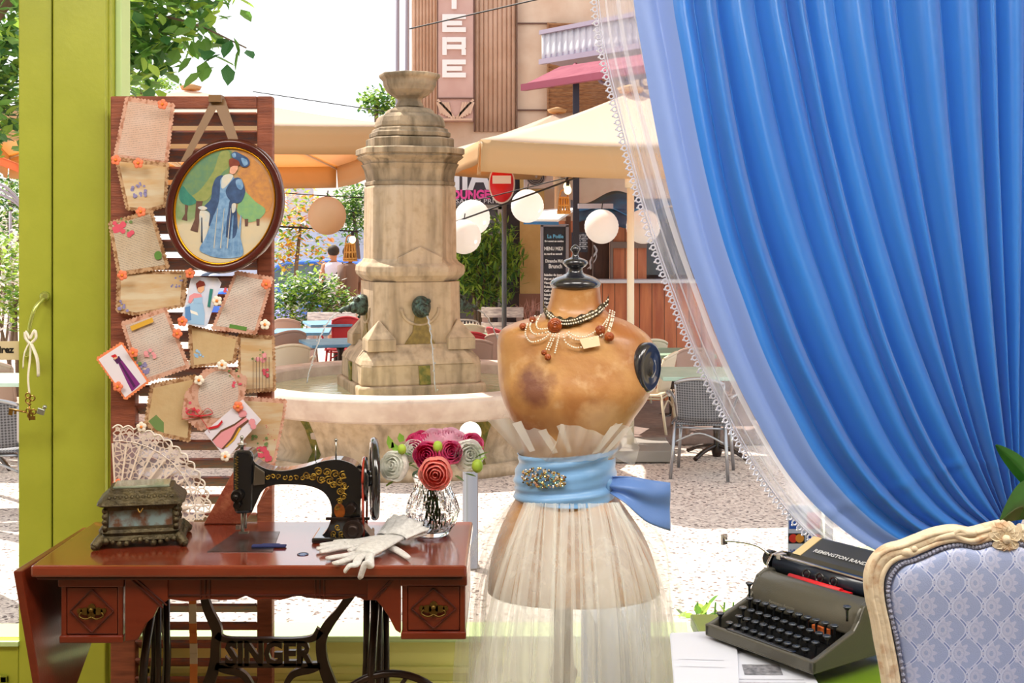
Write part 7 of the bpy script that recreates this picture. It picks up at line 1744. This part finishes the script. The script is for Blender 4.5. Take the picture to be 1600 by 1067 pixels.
facade('pale house at the end of the street behind the tan lantern', 490, 600, 42, 240, mat('house_pale', 'E6E2DE', .8), [(505, 514, 366, 384), (526, 534, 352, 384), (541, 549, 352, 384)], 'houses down the street'); facade('grey-lilac house behind the yellow-leaved tree', 380, 492, 46, 215, mat('house_lilac', 'B9B4C0', .8), [(440, 448, 350, 375), (470, 478, 345, 372), (440, 448, 300, 325)], 'houses down the street')
facade('sunny cream house behind the garden, far beyond the door glass', -120, 60, 34, 330, mat('house_cream', 'E8DCC8', .8), [(-20, -8, 345, 362)], 'houses down the street')
def wheel(m, c, r_): m.cyl(V(c) + V((0, -.1, 0)), V(c) + V((0, .1, 0)), r_, n=20, mi=1); m.cyl(V(c) + V((0, -.11, 0)), V(c) + V((0, -.09, 0)), r_ * .6, n=14, mi=2)
tyre = mat('tyre', '1E1E20', .8); hub = mat('hubcap', 'B4B6BA', .3, .8); cglass = mat('car_glass', '4E6478', .08, coat=1.)
def car(name, lab, px, d, colr, L=4.0, Hc=1.45, van=False, flip=1, catg='car'):
    cx_ = P(px, 0, d).x; r = thing(name, lab, catg, (cx_, d, GZ)); W_ = 1.7
    if van: out = [(-L / 2, .3), (-L / 2, Hc - .15), (-L / 2 + .2, Hc), (L / 2 - 1.3, Hc), (L / 2 - .7, 1.15), (L / 2 - .1, 1.0), (L / 2, .6), (L / 2, .3)]
    else: out = [(-L / 2, .3), (-L / 2, .75), (-L / 2 + .15, .92), (-L / 2 + .55, 1.0), (-L / 2 + 1.0, Hc - .05), (-L / 2 + 1.5, Hc), (.5, Hc - .03), (1.15, .98), (L / 2 - .2, .82), (L / 2, .62), (L / 2, .3)]
    MB().slab([V((cx_ + flip * x, d - W_ / 2, GZ + z)) for x, z in out], V((0, W_, 0))).build('body', colr, r, bevel=.06, segs=3)
    if van: g = [[(L / 2 - 1.35, 1.2), (L / 2 - 1.35, Hc - .2), (L / 2 - 1.25, Hc - .15), (L / 2 - .85, 1.2)]]
    else: g = [[(-L / 2 + .8, .98), (-L / 2 + 1.12, Hc - .12), (-.35, Hc - .08), (-.35, .98)], [(-.28, .98), (-.28, Hc - .08), (.42, Hc - .10), (1.0, .98)]]
    for w_ in g: MB().slab([V((cx_ + flip * x, d - W_ / 2 - .012, GZ + z)) for x, z in w_], V((0, .02, 0))).build('side_window', cglass, r)
    for x in (-L / 2 + .75, L / 2 - .8):
        for y in (d - W_ / 2 + .1, d + W_ / 2 - .1): m = MB(); wheel(m, (cx_ + flip * x, y, GZ + .31), .31); m.build('wheel', [tyre, tyre, hub], r)
    return r
car('blue_car', 'bright blue car parked beyond the sunlit bush', 492, 24.5, mat('car_blue', '2E6EE0', .25, coat=.8), flip=-1)
car('white_van', 'pale grey-blue delivery van parked behind the blue car', 500, 29, mat('van_grey', 'B4C0D8', .4, coat=.5), 5.0, 2.05, True, -1, 'van'); car('dark_blue_car', 'dark car parked beyond the bush at the shutter edge', 440, 32.5, mat('car_navy', '3E4E6A', .25, coat=.8))
# walkers: one continuous body each, clothing on top
skinm = mat('skin', 'B87E5E', .55); skin2 = mat('skin_dark', '6E4634', .55); hairm = mat('hair_dark', '241A16', .7)
def walker(lab, px, d, heading, skn, top_m, bot_m, cap_m, arm_l, arm_r, bag=None, sleeve=False, catn='person'):
    o0 = P(px, 0, d); r = thing('person', lab, 'person', (0, 0, 0), 'walkers in the street')
    me = bpy.data.meshes.new('body'); J = dict(pel=(0, 0, .95), wai=(0, .01, 1.10), che=(0, .0, 1.30), nek=(0, .01, 1.46), nk2=(0, -.005, 1.53), hed=(0, -.02, 1.62), top=(0, -.01, 1.72),
        shl=(-.17, 0, 1.40), ell=arm_l[0], hnl=arm_l[1], shr=(.17, 0, 1.40), elr=arm_r[0], hnr=arm_r[1], hil=(-.09, 0, .90), knl=(-.10, -.12, .50), anl=(-.10, .02, .09), tol=(-.10, -.14, .03), hir=(.09, 0, .90), knr=(.10, .04, .49), anr=(.10, .22, .12), tor=(.10, .08, .03))
    for s, k in (('l', -1), ('r', 1)):
        h = V(J['hn' + s]); J['pa' + s] = tuple(h + V((0, -.01, -.07)))
    K = list(J); E_ = [('pel', 'wai'), ('wai', 'che'), ('che', 'nek'), ('nek', 'nk2'), ('nk2', 'hed'), ('hed', 'top'), ('che', 'shl'), ('shl', 'ell'), ('ell', 'hnl'), ('hnl', 'pal'), ('che', 'shr'), ('shr', 'elr'), ('elr', 'hnr'), ('hnr', 'par'), ('pel', 'hil'), ('hil', 'knl'), ('knl', 'anl'), ('anl', 'tol'), ('pel', 'hir'), ('hir', 'knr'), ('knr', 'anr'), ('anr', 'tor')]
    RAD = dict(pel=.125, wai=.115, che=.14, nek=.06, nk2=.055, hed=.085, top=.05, shl=.06, ell=.042, hnl=.03, pal=.034, shr=.06, elr=.042, hnr=.03, par=.034, hil=.095, knl=.06, anl=.042, tol=.035, hir=.095, knr=.06, anr=.042, tor=.035)
    # fingers
    for s in ('l', 'r'):
        b = V(J['pa' + s])
        for k in range(4):
            n1, n2 = 'f%s%d' % (s, k), 'g%s%d' % (s, k); J[n1] = tuple(b + V((0, (k - 1.5) * .018, -.045 + .004 * abs(k - 1.5)))); J[n2] = tuple(V(J[n1]) + V((.006 if s == 'l' else -.006, 0, -.035 + .005 * abs(k - 1)))); E_ += [('pa' + s, n1), (n1, n2)]; RAD[n1] = .0095; RAD[n2] = .008
        J['t' + s] = tuple(b + V((0, -.045, -.01))); J['u' + s] = tuple(b + V((0, -.055, -.04))); E_ += [('hn' + s, 't' + s), ('t' + s, 'u' + s)]; RAD['t' + s] = .011; RAD['u' + s] = .009
    K = list(J); me.from_pydata([J[k] for k in K], [(K.index(a), K.index(b)) for a, b in E_], []); b_ = bpy.data.objects.new('body', me); COL.objects.link(b_); b_.parent = r; me.materials.append(skn)
    sk_ = b_.modifiers.new('skin', 'SKIN'); sk_.use_smooth_shade = True; b_.modifiers.new('smooth', 'SUBSURF').levels = 2; b_.modifiers['smooth'].render_levels = 2
    if not me.skin_vertices: me.skin_vertices.new() if hasattr(me.skin_vertices, 'new') else None
    for i, k in enumerate(K): me.skin_vertices[0].data[i].radius = (RAD[k], RAD[k])
    me.skin_vertices[0].data[0].use_root = True
    # face on the front of the head: nose, ears, eyes
    m = MB(); m.ball((0, -.105, 1.61), .014, 8); m.ball((-.088, -.01, 1.61), .018, 8, sx=.5); m.ball((.088, -.01, 1.61), .018, 8, sx=.5); m.build('face_features', skn, r)
    m = MB(); m.ball((-.03, -.098, 1.635), .009, 8); m.ball((.03, -.098, 1.635), .009, 8); m.box((0, -.10, 1.575), (.04, .008, .008)); m.build('eyes_and_mouth', hairm, r)
    m = MB(); m.ball((0, .0, 1.66), .102, 14, sz=.95); m.build('hair' if cap_m is hairm else 'cap', cap_m, r)
    m = MB(); m.loft([((0, .0, 1.47), (.085, 0, 0), (0, .07, 0)), ((0, 0, 1.43), (.17, 0, 0), (0, .105, 0)), ((0, 0, 1.36), (.20, 0, 0), (0, .13, 0)), ((0, 0, 1.22), (.175, 0, 0), (0, .135, 0)), ((0, .0, 1.05), (.165, 0, 0), (0, .13, 0)), ((0, 0, .93), (.18, 0, 0), (0, .14, 0))], 20, cap=False)
    if sleeve:
        for s, (e, h) in ((-1, arm_l), (1, arm_r)): S0 = V((s * .15, 0, 1.42)); e = V(e); m.tube([S0, S0 * .4 + e * .6, S0 * .1 + e * .9], [.078, .070, .066], 12, cap=False)
    m.build('shirt', top_m, r, solid=.006)
    m = MB(); m.loft([((0, 0, 1.0), (.165, 0, 0), (0, .13, 0)), ((0, 0, .88), (.185, 0, 0), (0, .14, 0)), ((0, 0, .80), (.18, 0, 0), (0, .13, 0))], 20, cap=False)
    m.tube([(-.09, 0, .86), (-.10, -.10, .56)], [.11, .09], 14, cap=False); m.tube([(.09, 0, .86), (.10, .03, .56)], [.11, .09], 14, cap=False); m.build('shorts', bot_m, r, solid=.006)
    m = MB(); m.box((-.10, -.05, .04), (.10, .28, .08)); m.box((.10, .16, .05), (.10, .28, .08)); m.build('shoes', mat('shoe_dark', '2A2A30', .7), r, bevel=.03)
    if bag:
        m = MB(); m.tube(cat([(-.16, -.10, 1.42), (0, -.15, 1.20), (.17, -.02, 1.0), (.10, .16, 1.15), (-.10, .15, 1.40), (-.16, -.02, 1.46)], 5, True), .014, 6, closed=True); m.box((.16, .10, 1.02), (.10, .16, .20)); m.build('shoulder_bag', bag, r, bevel=.02)
    r.location = (o0.x, d, GZ); r.rotation_euler = (0, 0, heading); return r
walker('walker in a pale sleeveless shirt with a black cross-body bag, beyond the bush', 521, 21, radians(205), skinm, mat('shirt_lilac', 'D6D2E4', .8), mat('shorts_black', '2A2A34', .8), hairm, ((-.24, .03, 1.14), (-.26, -.06, .92)), ((.23, .06, 1.14), (.25, .02, .90)), mat('bag_black', '16161C', .7))
walker('walker in a brown shirt and dark cap, half hidden by the bamboo lantern', 545, 20.2, radians(235), skin2, mat('shirt_brown', '6E564C', .8), mat('shorts_dark', '38343C', .8), mat('cap_black', '1C1C24', .7), ((-.25, .02, 1.14), (-.27, -.05, .90)), ((.25, .05, 1.12), (.27, .0, .88)), None, True)
